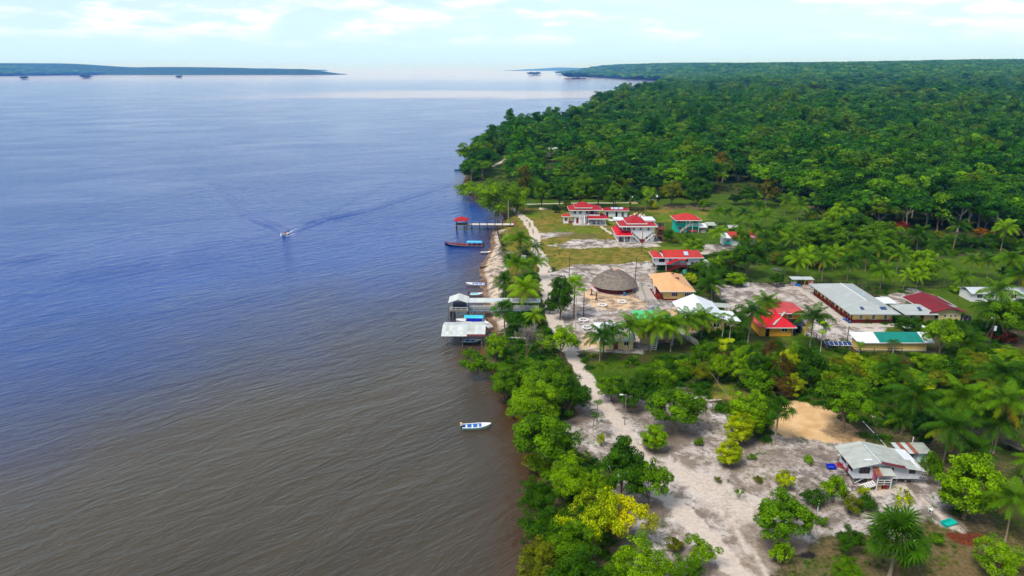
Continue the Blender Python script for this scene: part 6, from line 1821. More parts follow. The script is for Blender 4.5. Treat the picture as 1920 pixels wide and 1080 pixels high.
# ------------------------------------------------------------------ jetties and boathouse
j = house('jetty', 'wooden jetty ending in a small red roofed shelter over the water', -22.0, 260.4, 0, cat='jetty')
MB().box(0, 0, 2.05, 22.6, 2.0, 2.2).build('deck', M('deck_boards', S(206, 200, 192), .85, .12, 1.5), j)
MB().box(0, -.06, 1.8, 22.6, 0, 2.05).box(0, 2.0, 1.8, 22.6, 2.06, 2.05).build('deck_beam', TIMBER, j)
for k in range(8):
    for y in (.1, 1.9):
        MB().cyl(.3 + k * 3.0, y, -2.5, 2.9 if k else 2.6, .15, 8).build('pile', DARK_TIMBER, j)
    if k < 6: MB().beam((.3 + k * 3.0, .1, .2), (2.0 + k * 3.0, .1, 1.9), .1).build('brace', DARK_TIMBER, j)
MB().beam((.3, .1, 2.85), (13, .1, 2.85), .07).build('handrail', TIMBER, j)
MB().box(.0, -1.2, 2.05, 4.6, 3.4, 2.2).build('shelter_floor', TIMBER, j)
posts(j, [(.4, -.8), (4.2, -.8), (.4, 3.0), (4.2, 3.0)], -2.5, 4.0, .16, DARK_TIMBER)
MB().hip(-.5, -1.7, 5.1, 3.9, 4.0, 1.2, .12, 2.6).build('roof', RED_ROOF, j)
railing(j, [(.4, -.8), (4.2, -.8)], 2.2, .8, TIMBER)

j = house('jetty', 'long jetty with white roofed walkway and gabled white roof at its head', -15.6, 161.6, 0, cat='jetty')
MB().box(4.4, 0, 2.25, 22.5, 1.8, 2.4).build('deck', TIMBER, j)
MB().box(4.4, -.08, 1.95, 22.5, -.01, 2.35).build('deck_beam', BLUEGREY, j)
MB().box(0, -1.0, 2.2, 4.8, 3.2, 2.38).build('head_deck', TIMBER, j)
for x in (.2, 1.0, 4.5): 
    for y in (-.8, 1.2, 3.0): MB().cyl(x, y, -2.5, 2.3, .16, 8).build('pile', DARK_TIMBER, j)
for k in range(6):
    for y in (.15, 1.65): MB().cyl(6.0 + k * 2.7, y, -2.0, 2.3, .13, 8).build('pile', TIMBER, j)
for x in (1.0, 4.5, 6.0):
    MB().beam((x, -.8, 2.2), (x + 2.0 if x < 5 else x - 1.5, -.8, -.3), .12).build('brace', TIMBER, j)
MB().gable(-.3, -1.4, 4.7, 3.6, 4.6, .9, 'y', .08).build('head_roof', ZINC_W, j)
posts(j, [(.1, -.9), (4.4, -.9), (.1, 3.1), (4.4, 3.1)], 2.38, 4.6, .12, BLUEGREY)
for k in range(9): MB().prism([(4.75 + k * 2.0, -.3, 4.35), (6.77 + k * 2.0, -.3, 4.35), (6.77 + k * 2.0, 2.2, 4.7), (4.75 + k * 2.0, 2.2, 4.7)], .05).build('roof_sheet', [ZINC_NEW, ZINC_W, ZINC_NEW][k % 3], j)
for k in range(7):
    MB().box(6.0 + k * 2.7 - .09, -.06, 2.4, 6.0 + k * 2.7 + .09, .1, 4.4).build('post', BLUEGREY, j)
MB().beam((4.6, -.05, 3.3), (22.4, -.05, 3.3), .1, .16).build('handrail', WHITE, j)
MB().beam((4.6, -.05, 2.8), (22.4, -.05, 2.8), .08, .12).build('middle_rail', WHITE, j)
railing(j, [(.1, -.95), (4.5, -.95)], 2.38, .85, WHITE, 3)
MB().box(.7, .4, 2.4, 4.0, 2.8, 3.5).build('waiting_bench', M('navy_bench', S(50, 60, 84), .6), j)
MB().cyl(-.5, .4, -2.5, 5.2, .1, 8).build('mooring_pole', TIMBER, j)

j = house('boathouse', 'open boathouse on poles with patched white zinc roof over the water', -15.8, 142.8, 0, cat='boathouse')
posts(j, [(.4, .3), (4.6, .3), (8.9, .3), (.4, 7.4), (4.6, 7.4), (8.9, 7.4), (.9, 2.4), (9.2, 2.4)], -2.5, 3.0, .14, TIMBER)
MB().beam((0, .3, 2.85), (9.6, .3, 2.85), .14).beam((0, 7.4, 2.85), (9.6, 7.4, 2.85), .14).build('beam', DARK_TIMBER, j)
rj = random.Random(8)
for k in range(12):
    x0 = -.1 + k * .82
    m1 = [ZINC_NEW, ZINC_W, ZINC_W, ZINC_B][rj.randrange(4)]
    m2 = [ZINC_NEW, ZINC_W, ZINC_W][rj.randrange(3)]
    m3 = ZINC_MAROON if k in (7, 8, 9, 10, 11) else [ZINC_W, ZINC_NEW][k % 2]
    MB().prism([(x0, -.5, 2.9), (x0 + .84, -.5, 2.9), (x0 + .84, .3, 3.08), (x0, .3, 3.08)], .03).build('roof_sheet', m3, j)
    MB().prism([(x0, .25, 3.09), (x0 + .84, .25, 3.09), (x0 + .84, 1.5, 3.35), (x0, 1.5, 3.35)], .03).build('roof_sheet', ZINC_B if k in (2, 6) else ZINC_W if k % 2 else ZINC_NEW, j)
    MB().prism([(x0, 1.42, 3.36), (x0 + .84, 1.42, 3.36), (x0 + .84, 4.0, 3.9), (x0, 4.0, 3.9)], .03).build('roof_sheet', m1, j)
    MB().prism([(x0, 4.0, 3.92), (x0 + .84, 4.0, 3.92), (x0 + .84, 8.2, 3.0), (x0, 8.2, 3.0)], .03).build('roof_sheet', m2, j)
MB().beam((9.6, 3.4, 1.5), (14.0, 5.5, 1.6), .5, .1).build('gangway', TIMBER, j)

# ------------------------------------------------------------------ boats
def boat(px, py, length, heading, label, hull, inner, beam=1.5, rim=None, thwarts=4, motor=BLACK, canopy=None, deck=True, sheer=.35, depth=.55, stripe=None, z=0.0, name='boat', group='boats on the river'):
    p = at(px, py, z)
    r = empty(name, (p.x, p.y, z), R(heading)); tag(r, label, 'boat', group)
    n = 12
    out, inn = [], []
    for i in range(n + 1):
        t = i / n
        x = (t - .5) * length
        b = beam / 2 * (0.82 + .18 * math.sin(min(1, t * 2.2) * math.pi / 2)) * (1 - max(0, (t - .5) / .5) ** 2.2) + .02
        g = depth * .75 + sheer * max(0, t - .35) ** 2 * 2.4
        kz = -.22 + .30 * max(0, (t - .7) / .3) ** 2 * (1 + sheer)
        out += [(x, -b, g), (x, -b * .8, kz * .5 + .02), (x, 0, kz), (x, b * .8, kz * .5 + .02), (x, b, g)]
        bi = max(b - .07, .01)
        inn += [(x, -bi, g), (x, -bi * .75, .12 + .1 * t), (x, bi * .75, .12 + .1 * t), (x, bi, g)]
    m = MB()
    f = [(5 * i + k, 5 * i + 5 + k, 5 * i + 6 + k, 5 * i + 1 + k) for i in range(n) for k in range(4)] + [(0, 1, 2, 3, 4)]
    m.add(out, f); m.build('hull', hull, r, True)
    m = MB()
    m.add(inn, [(4 * i + k + 1, 4 * i + 5 + k, 4 * i + 4 + k, 4 * i + k) for i in range(n) for k in range(3)] + [(3, 2, 1, 0)])
    m.build('inner_hull', inner, r)
    m = MB()
    for s in (0, 4): m.tube([(out[5 * i + s][0], out[5 * i + s][1] * (1.02 if i < n else 1), out[5 * i + s][2] + .02) for i in range(n + 1)], .085, 5)
    m.build('gunwale', rim or hull, r)
    if stripe is not None:
        m = MB()
        for s in (-1, 1):
            k = 0 if s < 0 else 4
            m.tube([(out[5 * i + k][0], out[5 * i + k][1] * .965 + s * .03, out[5 * i + k][2] - .16) for i in range(n)], .05, 5)
        m.build('rubbing_strake', stripe, r)
    for k in range(thwarts):
        x = (-.36 + .62 * k / max(1, thwarts - 1)) * length
        MB().box(x - .14, -beam * .40, .30, x + .14, beam * .40, .35).build('thwart', rim or inner, r)
    if deck:
        m = MB()
        i0 = int(n * .74)
        pts_ = [(out[5 * i][0], out[5 * i][1], out[5 * i][2] + .03) for i in range(i0, n + 1)] + [(out[5 * i + 4][0], out[5 * i + 4][1], out[5 * i + 4][2] + .03) for i in range(n, i0 - 1, -1)]
        k = len(pts_) // 2
        m.add(pts_, [(i, i + 1, 2 * k - 2 - i, 2 * k - 1 - i) for i in range(k - 1)])
        m.build('foredeck', hull if rim is None else rim, r)
    if motor is not None:
        x = -.5 * length
        mo = MB().box(x - .42, -.17, .55, x - .05, .17, 1.05).build('outboard_motor', motor, r)
        MB().box(x - .28, -.07, -.35, x - .14, .07, .55).build('motor_leg', BLACK, mo)
    if canopy:
        x0, x1, zc, cm = canopy
        pts_ = []
        for k in range(7):
            t = math.pi * k / 6
            pts_.append((-math.cos(t) * beam * .5, zc + .22 * math.sin(t)))
        m = MB()
        m.add([(x * length, y, zz_) for x in (x0, x1) for (y, zz_) in pts_] + [(x * length, y, zz_ - .05) for x in (x0, x1) for (y, zz_) in pts_],
              [(k, k + 1, k + 8, k + 7) for k in range(6)] + [(14 + k + 7, 14 + k + 8, 14 + k + 1, 14 + k) for k in range(6)] + [(0, 14, 21, 7), (6, 13, 27, 20)])
        m.build('canopy', cm, r)
        for x in np.linspace(x0, x1, 4):
            for s in (-1, 1): MB().cyl(float(x) * length, s * beam * .46, .3, zc + .02, .03, 6).build('canopy_post', WHITE, r)
    return r
boat(894, 802, 5.0, 4, 'white and turquoise boat with pale outboard motor moored off the near bank', WHITE, BLUE, 1.5, WHITE, 4, M('buff_cowling', S(222, 190, 160), .5), stripe=TEALP)
b = boat(870, 462, 13.6, 178, 'long navy passenger boat with sky blue canopy beside the beach', NAVY, MAROON, 2.2, MAROON, 8, BLACK, (-.47, -.08, 1.75, SKYBLUE), sheer=.9, depth=.8, stripe=WHITE)
MB().cyl(.7, 0, .2, 3.4, .05, 6).build('mast', TIMBER, b)
boat(911, 475, 3.6, 4, 'small grey dinghy at the water edge of the beach', BLUEGREY, TIMBER, 1.2, WHITE, 2, None, sheer=.2)
boat(892, 535, 5.6, 176, 'white boat with blue inside floating off the beach, farther of two', WHITE, BLUE, 1.7, WHITE, 4)
boat(893, 554, 3.6, -4, 'small white skiff with blue cover off the beach, nearer of two', WHITE, AQUA, 1.5, WHITE, 2, stripe=MAROON)
b = boat(883, 605, 7.4, 178, 'white boat with aqua roof and dark blue side tarp under the walkway', WHITE, WHITE, 2.1, WHITE, 3, BLACK, (-.42, .22, 1.6, AQUA), depth=.7)
MB().box(-2.8, .98, .75, .9, 1.03, 1.55).build('side_tarp', TARP, b)
boat(915, 612, 3.8, 112, 'pale rowing boat with slatted seats pulled onto the beach', WHITE, TIMBER, 1.2, WHITE, 5, None, z=.35)
boat(884, 642, 4.4, -3, 'dark teal skiff with blue inside sheltered by the boathouse', M('dark_teal_hull', S(40, 104, 96), .5), BLUE, 1.4, WHITE, 3)
boat(862, 319, 6.6, 0, 'blue canoe lying off the far river bend', M('teal_hull', S(48, 122, 140), .5), NAVY, 1.5, None, 3, None)
boat(880, 363, 6.0, 0, 'white boat with blue inside at the river bend landing', WHITE, BLUE, 1.6, WHITE, 3, BLACK)
boat(915, 360, 4.0, 10, 'white skiff half hidden by mangrove at the bend landing', WHITE, BLUE, 1.3, WHITE, 2, None)
# people: one continuous skinned body
def person(loc, rz, joints, edges, label, shirt, trousers, parent=None):
    me = bpy.data.meshes.new('person')
    me.from_pydata([v[:3] for v in joints], edges, [])
    o = link('person', me, parent, loc, (0, 0, rz))
    sk = o.modifiers.new('skin', 'SKIN'); ss = o.modifiers.new('sub', 'SUBSURF'); ss.levels = ss.render_levels = 1
    for i, v in enumerate(joints):
        me.skin_vertices[0].data[i].radius = (v[3], v[3])
    me.skin_vertices[0].data[0].use_root = True
    me.materials.append(shirt)
    head = MB().tube([(0, 0, -.13), (0, 0, -.06), (0, 0, .03), (0, 0, .10), (0, 0, .13)], [.04, .085, .10, .075, .02], 10)
    hd = head.build('head', M('brown_skin', S(132, 88, 62), .6), o, True); hd.location = joints[HEAD_I][:3]
    hair = MB().tube([(0, .015, -.02), (0, .012, .06), (0, .01, .12), (0, .01, .145)], [.106, .108, .08, .02], 10).build('hair', BLACK, o, True)
    hair.location = joints[HEAD_I][:3]
    tag(o, label, 'person')
    return o
HEAD_I = 4
STAND = [(0, 0, .95, .14), (0, 0, 1.15, .13), (0, 0, 1.38, .15), (0, 0, 1.50, .06), (0, -.01, 1.60, .06), (-.19, 0, 1.38, .07), (-.25, .02, 1.12, .05), (-.25, -.06, .88, .04), (.19, 0, 1.38, .07), (.26, .0, 1.12, .05), (.24, -.1, .9, .04),
         (-.10, 0, .88, .10), (-.11, -.01, .5, .07), (-.11, 0, .08, .05), (-.11, -.14, .04, .04), (.10, 0, .88, .10), (.12, -.03, .5, .07), (.12, 0, .08, .05), (.12, -.14, .04, .04)]
SIT = [(0, 0, .1, .14), (0, .02, .32, .13), (0, 0, .52, .15), (0, -.02, .62, .06), (0, -.04, .72, .06), (-.19, 0, .50, .07), (-.26, -.04, .26, .05), (-.2, -.26, .2, .04), (.19, 0, .5, .07), (.26, -.04, .26, .05), (.2, -.26, .2, .04),
       (-.10, -.04, .08, .10), (-.13, -.42, .14, .07), (-.13, -.46, -.25, .05), (-.13, -.58, -.28, .04), (.10, -.04, .08, .10), (.13, -.42, .14, .07), (.13, -.46, -.25, .05), (.13, -.58, -.28, .04)]
SKEL = [(0, 1), (1, 2), (2, 3), (3, 4), (2, 5), (5, 6), (6, 7), (2, 8), (8, 9), (9, 10), (0, 11), (11, 12), (12, 13), (13, 14), (0, 15), (15, 16), (16, 17), (17, 18)]
PINKSH = M('pink_clothes', S(226, 100, 140), .8)
REDSH = M('red_clothes', S(196, 48, 44), .8)
DARKSH = M('dark_clothes', S(44, 40, 48), .8)
p = at(1669, 606); person((p.x, p.y, GZ + .02), .4, STAND, SKEL, 'person in pink standing at the corner of the school', PINKSH, DARKSH)
b = boat(535, 441, 6.0, -92, 'white motor boat speeding towards the camera in mid river', WHITE, WHITE, 1.7, WHITE, 3, BLACK, group='boats on the river', sheer=.7)
foam = M('foam', S(238, 240, 240), .8, .05)
rb = random.Random(2)
m = MB()
for s in (-1, 1):
    for k in range(16):
        t = k / 15
        x, y = 1.6 - t * 5.2, s * (.95 + t * 1.9)
        q_ = (.55 - .35 * t) * rb.uniform(.6, 1.2)
        m.tube([(x - .5 * q_, y, .0), (x, y + s * .15, .22 * q_), (x + .5 * q_, y - s * .1, .02)], [.03, .22 * q_, .03], 6)
m.build('bow_spray', foam, b)
m = MB()
for k in range(26):
    t = k / 25
    x, y = -3.2 - t * 9, rb.uniform(-.5, .5) * (1 + t)
    q_ = (.6 - .4 * t) * rb.uniform(.6, 1.2)
    m.tube([(x - .6 * q_, y, 0), (x, y + .1, .18 * q_), (x + .6 * q_, y, .0)], [.03, .2 * q_, .03], 6)
m.build('wake_foam', foam, b)
q_ = at(535, 441, 0)
person((q_.x, q_.y + 1.2, .42), 0, SIT, SKEL, 'person in red seated in the stern of the speeding boat', REDSH, DARKSH)
person((q_.x + .1, q_.y - .4, .42), 0, SIT, SKEL, 'person in dark clothes seated amidships in the speeding boat', DARKSH, DARKSH)

# ------------------------------------------------------------------ shore works
g = house('beach_steps', 'grey wooden steps with railing down to the beach', *at(934, 484, .6)[:2], .6, 0, 'steps')
stairs(g, (0, 0, 0), (2.8, 1.4, 1.5), 1.2, 7, TIMBER, TIMBER); MB().box(2.6, .6, 1.35, 5.0, 2.4, 1.5).build('landing', TIMBER, g); posts(g, [(2.8, .8), (4.8, .8), (4.8, 2.2)], -1, 1.4, .14, TIMBER)
def shore_wall(pts, h_, w, label, mat, z=.2, name='groyne'):
    o = [at(*p_, z) for p_ in pts]
    g_ = house(name, label, o[0].x, o[0].y, z, cat='wall')
    for a_, b_ in zip(o[:-1], o[1:]):
        d_ = (b_ - a_); n_ = max(1, int(d_.length / 2.2))
        for k in range(n_):
            s_, e_ = a_.lerp(b_, k / n_) - o[0], a_.lerp(b_, (k + 1) / n_) - o[0]
            MB().beam(s_ + Vector((0, 0, h_ / 2)), e_ + Vector((0, 0, h_ / 2)), w, h_).build('plank', mat, g_)
            MB().cyl(s_.x, s_.y, -1, h_ + .25, .12, 7).build('post', DARK_TIMBER, g_)
shore_wall([(901, 504), (920, 501), (946, 496)], .6, .22, 'dark timber groyne running down the beach into the river', DARK_TIMBER, .1)
shore_wall([(917, 445), (932, 441)], .5, .2, 'short timber groyne beside the red roofed jetty', TIMBER, .1)
shore_wall([(931, 426), (935, 448), (944, 472), (948, 490)], .9, .2, 'timber retaining wall along the top of the beach', DARK_TIMBER, .5, 'retaining_wall')
shore_wall([(930, 402), (931, 424), (962, 424)], .9, .25, 'timber quay wall around the landing of the red roofed jetty', TIMBER, .5, 'quay_wall')
shore_wall([(945, 640), (1000, 640)], 1.0, .3, 'grey landing wall behind the boathouse bushes', CONCRETE, .6, 'landing_wall')
g = house('ramp', 'red brown plank ramp where the track meets the jetty', *at(962, 424)[:2], GZ, 0, 'ramp')
for k in range(5): MB().box(.2 * k, 0, -.02, .2 * k + .17, 11, .08).build('plank', RUSTBROWN, g)
g = house('tank_box', 'white concrete box on the grass bank beneath the coconut palms', *at(978, 486)[:2], GZ, 0, 'box')
MB().box(0, 0, -.05, 1.4, 1.2, .9).build('body', WHITE, g); MB().box(-.06, -.06, .9, 1.46, 1.26, 1.0).build('lid', GREY_ROOF, g)

# ------------------------------------------------------------------ poles
def pole(px, by, ty, label, mat=DARK_TIMBER, r=.11, arm=False, lamp=False, z=GZ, name='utility_pole', cat='pole', group='poles'):
    p = at(px, by, z)
    h_ = (by - ty) / pscale(p) / math.cos(math.atan2(H, p.y))
    g_ = house(name, label, p.x, p.y, z, cat=cat, group=group)
    MB().tube([(0, 0, -.4 if z > 0 else -2.5), (0, 0, h_)], [r, r * .75], 8).build('shaft', mat, g_)
    if arm:
        MB().box(-.9, -.06, h_ - .6, .9, .06, h_ - .45).build('cross_arm', TIMBER, g_)
        for x in (-.8, 0, .8): MB().cyl(x, 0, h_ - .45, h_ - .2, .06, 8).build('insulator', WHITE, g_)
    else: MB().cyl(0, 0, h_, h_ + .06, r * .9, 8).build('cap', mat, g_)
    if lamp:
        MB().beam((0, 0, h_ - .1), (-.7, -.1, h_ + .05), .06).build('lamp_arm', GREY_ROOF, g_)
        MB().box(-1.15, -.22, h_ - .02, -.55, .02, h_ + .1).build('lamp_head', WHITE, g_)
    return g_
pole(1067, 526, 484, 'thin dark pole between the dark plaza tree and the grass field')
pole(1191, 528, 483, 'thin dark pole right of the thatched hall')
pole(1094, 592, 541, 'leaning dark pole on the plaza in front of the sign gate')
pole(1203, 472, 430, 'slim pole in front of the second white house')
pole(1168, 408, 396, 'slim pole at the corner of the white outbuilding', GREY_ROOF, .08)
pole(1586, 652, 613, 'dark pole beside the solar panel array')
pole(1165, 606, 580, 'slim lamp post on the plaza edge', GREY_ROOF, .06, lamp=True, name='lamp_post', cat='lamp post')
pole(1131, 676, 605, 'tall dark pole beside the first palm of the row', DARK_TIMBER, .14)
pole(1171, 797, 742, 'pale lamp post beside the sandy path in the garden', TIMBER, .08, lamp=True, name='lamp_post', cat='lamp post')
pole(1079, 626, 560, 'pale slender post beside the bright fan palm', BARK_PALE, .12)
pole(953, 412, 374, 'pale post at the end of the sand track', BARK_PALE, .14)
pole(1357, 757, 727, 'short timber post holding the garden cable', TIMBER, .08)
pole(1420, 384, 372, 'pale post on the palm clearing', BARK_PALE, .14)
pole(1289, 455, 442, 'pale post below the turquoise house', BARK_PALE, .1)
pole(1533, 958, 940, 'short white stake in front of the stilt house hedge', WHITE, .07, name='stake', cat='stake')
pole(1708, 844, 821, 'white post behind the small rusty shed', WHITE, .1)
for (x, y, t, l) in ((871, 396, 380, 'thin mooring stake off the bamboo clump'), (867, 456, 440, 'thin mooring stake beside the long boat'), (879, 486, 481, 'short stake in the water off the beach steps'), (835, 366, 356, 'lone stake far out off the river bend')):
    pole(x, y, t, l, TIMBER, .1, z=0.0, name='mooring_stake', cat='stake', group='stakes in the river')
g = pole(1855, 646, 594, 'utility pole with cross arms and grey transformer at the right edge', DARK_TIMBER, .17, True)
MB().cyl(.45, -.1, 3.4, 4.4, .27, 10).build('transformer', M('transformer_grey', S(196, 206, 214), .5), g); MB().beam((0, 0, 4.8), (-3.2, -1.5, 0), .03).build('guy_wire', TIMBER, g)
g = house('cable', 'sagging cable running down from the thicket to the garden post', *at(1309, 690)[:2], GZ, 0, 'cable')
a_, b_ = Vector((0, 0, 3.0)), at(1357, 757) - at(1309, 690) + Vector((0, 0, 2.3))
e_ = at(1384, 770) - at(1309, 690) + Vector((0, 0, .6))
MB().tube([a_, a_.lerp(b_, .5) - Vector((0, 0, .15)), b_, e_], .035, 5).build('line', TIMBER, g)

# ------------------------------------------------------------------ fences
def fence(pts, spacing, h_, label, pm, rm, rails=(1.0, .5), w=.1, group=None):
    o = [at(*p_) for p_ in pts]
    g_ = house('fence', label, o[0].x, o[0].y, cat='fence', group=group)
    pmesh = MB().box(-w / 2, -w / 2, -.2, w / 2, w / 2, h_ + .08).mesh('post', pm)
    for a_, b_ in zip(o[:-1], o[1:]):
        n_ = max(1, round((b_ - a_).length / spacing))
        for k in range(n_):
            s_, e_ = a_.lerp(b_, k / n_) - o[0], a_.lerp(b_, (k + 1) / n_) - o[0]
            link('post', pmesh, g_, s_)
            m_ = MB()
            for f_ in rails: m_.beam(s_ + Vector((0, 0, h_ * f_)), e_ + Vector((0, 0, h_ * f_)), .05, .09)
            m_.build('rail', rm, g_)
    link('post', pmesh, g_, o[-1] - o[0])
fence([(1198, 522), (1202, 540), (1214, 572), (1266, 572)], 1.9, 1.15, 'white rail fence around the yard of the peach roofed bungalow', GREY_ROOF, GREY_ROOF, (1.0, .55, .2))
fence([(1200, 520), (1226, 519)], 2.0, 1.1, 'short grey fence behind the peach bungalow yard', TIMBER, GREY_ROOF)
fence([(1345, 533), (1440, 534), (1530, 532), (1604, 533)], 3.2, 1.4, 'long dark fence along the far side of the schoolyard', DARK_TIMBER, DARK_TIMBER, (1.0, .6, .25, .08))
fence([(1604, 533), (1700, 540), (1764, 541), (1790, 536), (1850, 540)], 3.2, 1.4, 'dark fence across the lawn behind the dark red roof', DARK_TIMBER, DARK_TIMBER, (1.0, .6, .25, .08))
fence([(1605, 536), (1668, 580)], 2.4, 1.4, 'dark fence along the far side of the school roof', DARK_TIMBER, DARK_TIMBER, (1.0, .55, .15))
fence([(1512, 618), (1530, 636), (1548, 658), (1612, 662), (1690, 664)], 2.6, 1.3, 'dark fence from the yellow house past the solar panels and teal roof', DARK_TIMBER, DARK_TIMBER, (1.0, .55, .15))
fence([(1172, 394), (1345, 390)], 4.5, 1.2, 'sparse pale post fence behind the brown field', BARK_PALE, TIMBER, (.9,))
fence([(1760, 632), (1800, 652)], 2.0, 1.2, 'short dark fence below the utility pole', DARK_TIMBER, DARK_TIMBER)
fence([(1332, 560), (1352, 580)], 2.0, 1.2, 'short dark fence beside the big white roof', DARK_TIMBER, DARK_TIMBER)

# ------------------------------------------------------------------ yard things
def ring_bench(px, py, label):
    p_ = at(px, py)
    g_ = house('ring_bench', label, p_.x, p_.y, cat='bench', group='round white concrete benches on the plaza')
    for k in range(6):
        t0, t1 = k * math.pi / 3 + .05, (k + 1) * math.pi / 3 - .05
        n_ = 5
        ts = [t0 + (t1 - t0) * i_ / n_ for i_ in range(n_ + 1)]
        poly = [(1.25 * math.cos(t), 1.25 * math.sin(t), .48) for t in ts] + [(.78 * math.cos(t), .78 * math.sin(t), .48) for t in reversed(ts)]
        MB().prism(poly, .1).build('seat', WHITE, g_)
        t = (t0 + t1) / 2
        MB().cyl(math.cos(t), math.sin(t), -.05, .38, .16, 8).build('pedestal', WHITE, g_)
    MB().cyl(0, 0, -.02, .5, .12, 10).build('centre_post', WHITE, g_)
for a_ in ((1129, 574, 'round white bench on the orange sand left of the grass patch'), (1166, 568, 'round white bench nearest the thatched hall'), (1094, 602, 'round white bench beside the dark plaza tree'), (1100, 616, 'round white bench nearest the path'), (1228, 551, 'round white bench by the bungalow yard fence')):
    if a_[0] != 1228: ring_bench(*a_)
g = house('dish', 'pale blue dish on the yard of the peach bungalow', *at(1215, 537)[:2], cat='dish')
MB().tube([(0, 0, .35), (0, 0, .42), (0, 0, .6)], [.1, .35, .5], 12, False).build('bowl', ZINC_NEW, g); MB().cyl(0, 0, -.05, .4, .08, 8).build('stand', TIMBER, g)
for (x, l) in ((1225, 'blue painted climbing frame below the bungalow fence, left of two'), (1234, 'blue painted climbing frame below the bungalow fence, right of two')):
    g = house('climbing_frame', l, *at(x, 588)[:2], cat='play frame', group='blue play frames')
    MB().beam((-.3, 0, 0), (-.15, .5, 1.9), .12).beam((.3, 0, 0), (.15, .5, 1.9), .12).build('front_legs', BLUE, g)
    MB().beam((-.15, .5, 1.9), (-.3, 1.6, 0), .12).beam((.15, .5, 1.9), (.3, 1.6, 0), .12).build('back_legs', BLUE, g)
    for k in range(5): MB().beam((-.3 + .03 * k, .1 * k, .35 * k + .1), (.3 - .03 * k, .1 * k, .35 * k + .1), .09).build('rung', BLUE, g)
g = house('solar_array', 'row of dark blue solar panels on a frame beside the fence', *at(1548, 655)[:2], cat='solar panels')
for k in range(6):
    x = k * .98
    o_ = MB().prism([(x, 0, .9), (x + .94, 0, .9), (x + .94, 1.3, 1.4), (x, 1.3, 1.4)], .05).build('frame', WHITE, g)
    MB().prism([(x + .05, .05, .94), (x + .89, .05, .94), (x + .89, 1.25, 1.40), (x + .05, 1.25, 1.40)], .02).build('solar_panel', SOLAR, o_)
for x in (.4, 2.9, 5.4): MB().box(x - .06, .2, -.1, x + .06, .32, .95).box(x - .06, 1.0, -.1, x + .06, 1.12, 1.2).build('leg', GREY_ROOF, g)
g = house('rubble_pile', 'heap of white and orange rubble blocks on the grass behind the outbuilding', *at(1196, 406)[:2], cat='rubble')
rr = random.Random(12)
RK = [M('pale_rock', S(222, 214, 204), .9, .15), M('orange_rock', S(206, 140, 100), .9, .2), M('grey_rock', S(140, 132, 124), .9, .2)]
for k in range(38):
    t, d_ = rr.uniform(0, 6.28), rr.uniform(0, 1) ** .6
    r_ = rr.uniform(.25, .6)
    m_ = MB().tube([(0, 0, -r_ * .6), (r_ * .1, 0, -r_ * .2), (0, r_ * .1, r_ * .35), (0, 0, r_ * .6)], [r_ * .5, r_, r_ * .85, r_ * .35], 7)
    o_ = m_.build('rubble_block', rr.choice(RK), g)
    o_.location = (math.cos(t) * d_ * 4.0, math.sin(t) * d_ * 1.8, max(.15, (1 - d_) * 1.5)); o_.rotation_euler = (rr.uniform(-1, 1), rr.uniform(-1, 1), rr.uniform(0, 6))
g = house('tyre_planter', 'white painted tyre planter with a small palm beside the track', *at(1034, 461)[:2], cat='planter')
for (x, y) in ((-.75, 0), (.75, 0), (0, .5), (0, -.4)):
    m_ = MB(); n_ = 14
    m_.tube([(x + .38 * math.cos(k * 6.283 / n_), y + .38 * math.sin(k * 6.283 / n_), .16) for k in range(n_ + 1)], .15, 6)
    m_.build('tyre', WHITE, g)
o_ = link('plant', PROTO['bush'][0][1], g, (0, 0, .1), None, (.35, .35, .4)); o_.color = (*G_FRESH, 1)
g = house('tyre_planter', 'white ring planter between the two white houses', *at(1147, 414)[:2], cat='planter')
m_ = MB(); m_.tube([(1.1 * math.cos(k * 6.283 / 18), .8 * math.sin(k * 6.283 / 18), .2) for k in range(16)], .28, 6); m_.build('ring', WHITE, g)
MB().cyl(0, 0, -.02, .12, .8, 14).build('soil', DARK_TIMBER, g)
g = house('sand_heap', 'pale heap of builders sand on the lawn behind the first white house', *at(1018, 392)[:2], cat='heap')
MB().tube([(0, 0, -.2), (0, 0, .1), (.2, 0, .45), (.1, .1, .62)], [1.9, 1.6, .8, .1], 12).build('mound', M('builders_sand', S(236, 214, 184), .95), g, True); MB().tube([(1.4, .2, -.2), (1.5, .2, .1), (1.5, .2, .3)], [1.0, .8, .1], 10).build('spill', M('builders_sand', S(236, 214, 184), .95), g, True)
g = house('water_tank', 'large white round tank between palms behind the schoolyard', *at(1487, 486)[:2], cat='tank')
MB().tube([(0, 0, 0), (0, 0, 1.5), (0, 0, 1.8), (0, 0, 1.95)], [1.05, 1.05, .7, .2], 16).build('body', ZINC_NEW, g, True); MB().cyl(0, 0, -.5, 0, 1.2, 14).build('base', CONCRETE, g)
g = house('white_box', 'small white hut box left of the round tank among palms', *at(1455, 478)[:2], cat='hut')
MB().box(-.6, -.4, 0, .6, .5, 1.0).build('body', WHITE, g); MB().prism([(-.7, -.5, 1.05), (.7, -.5, 1.05), (.7, .6, 1.2), (-.7, .6, 1.2)], .08).build('roof', ZINC_NEW, g)
g = house('overturned_boat', 'dark overturned boat lying on the grass above the schoolyard', *at(1457, 508)[:2], rz=-40, cat='boat')
MB().tube([(-1.6, 0, .1), (-1.0, 0, .25), (0, 0, .32), (1.0, 0, .25), (1.7, 0, .1)], [.15, .5, .6, .45, .05], 10).build('hull', M('tarred_hull', S(86, 90, 88), .6), g, True); MB().beam((-1.6, 0, .75), (1.5, 0, .6), .08).build('keel', TIMBER, g)
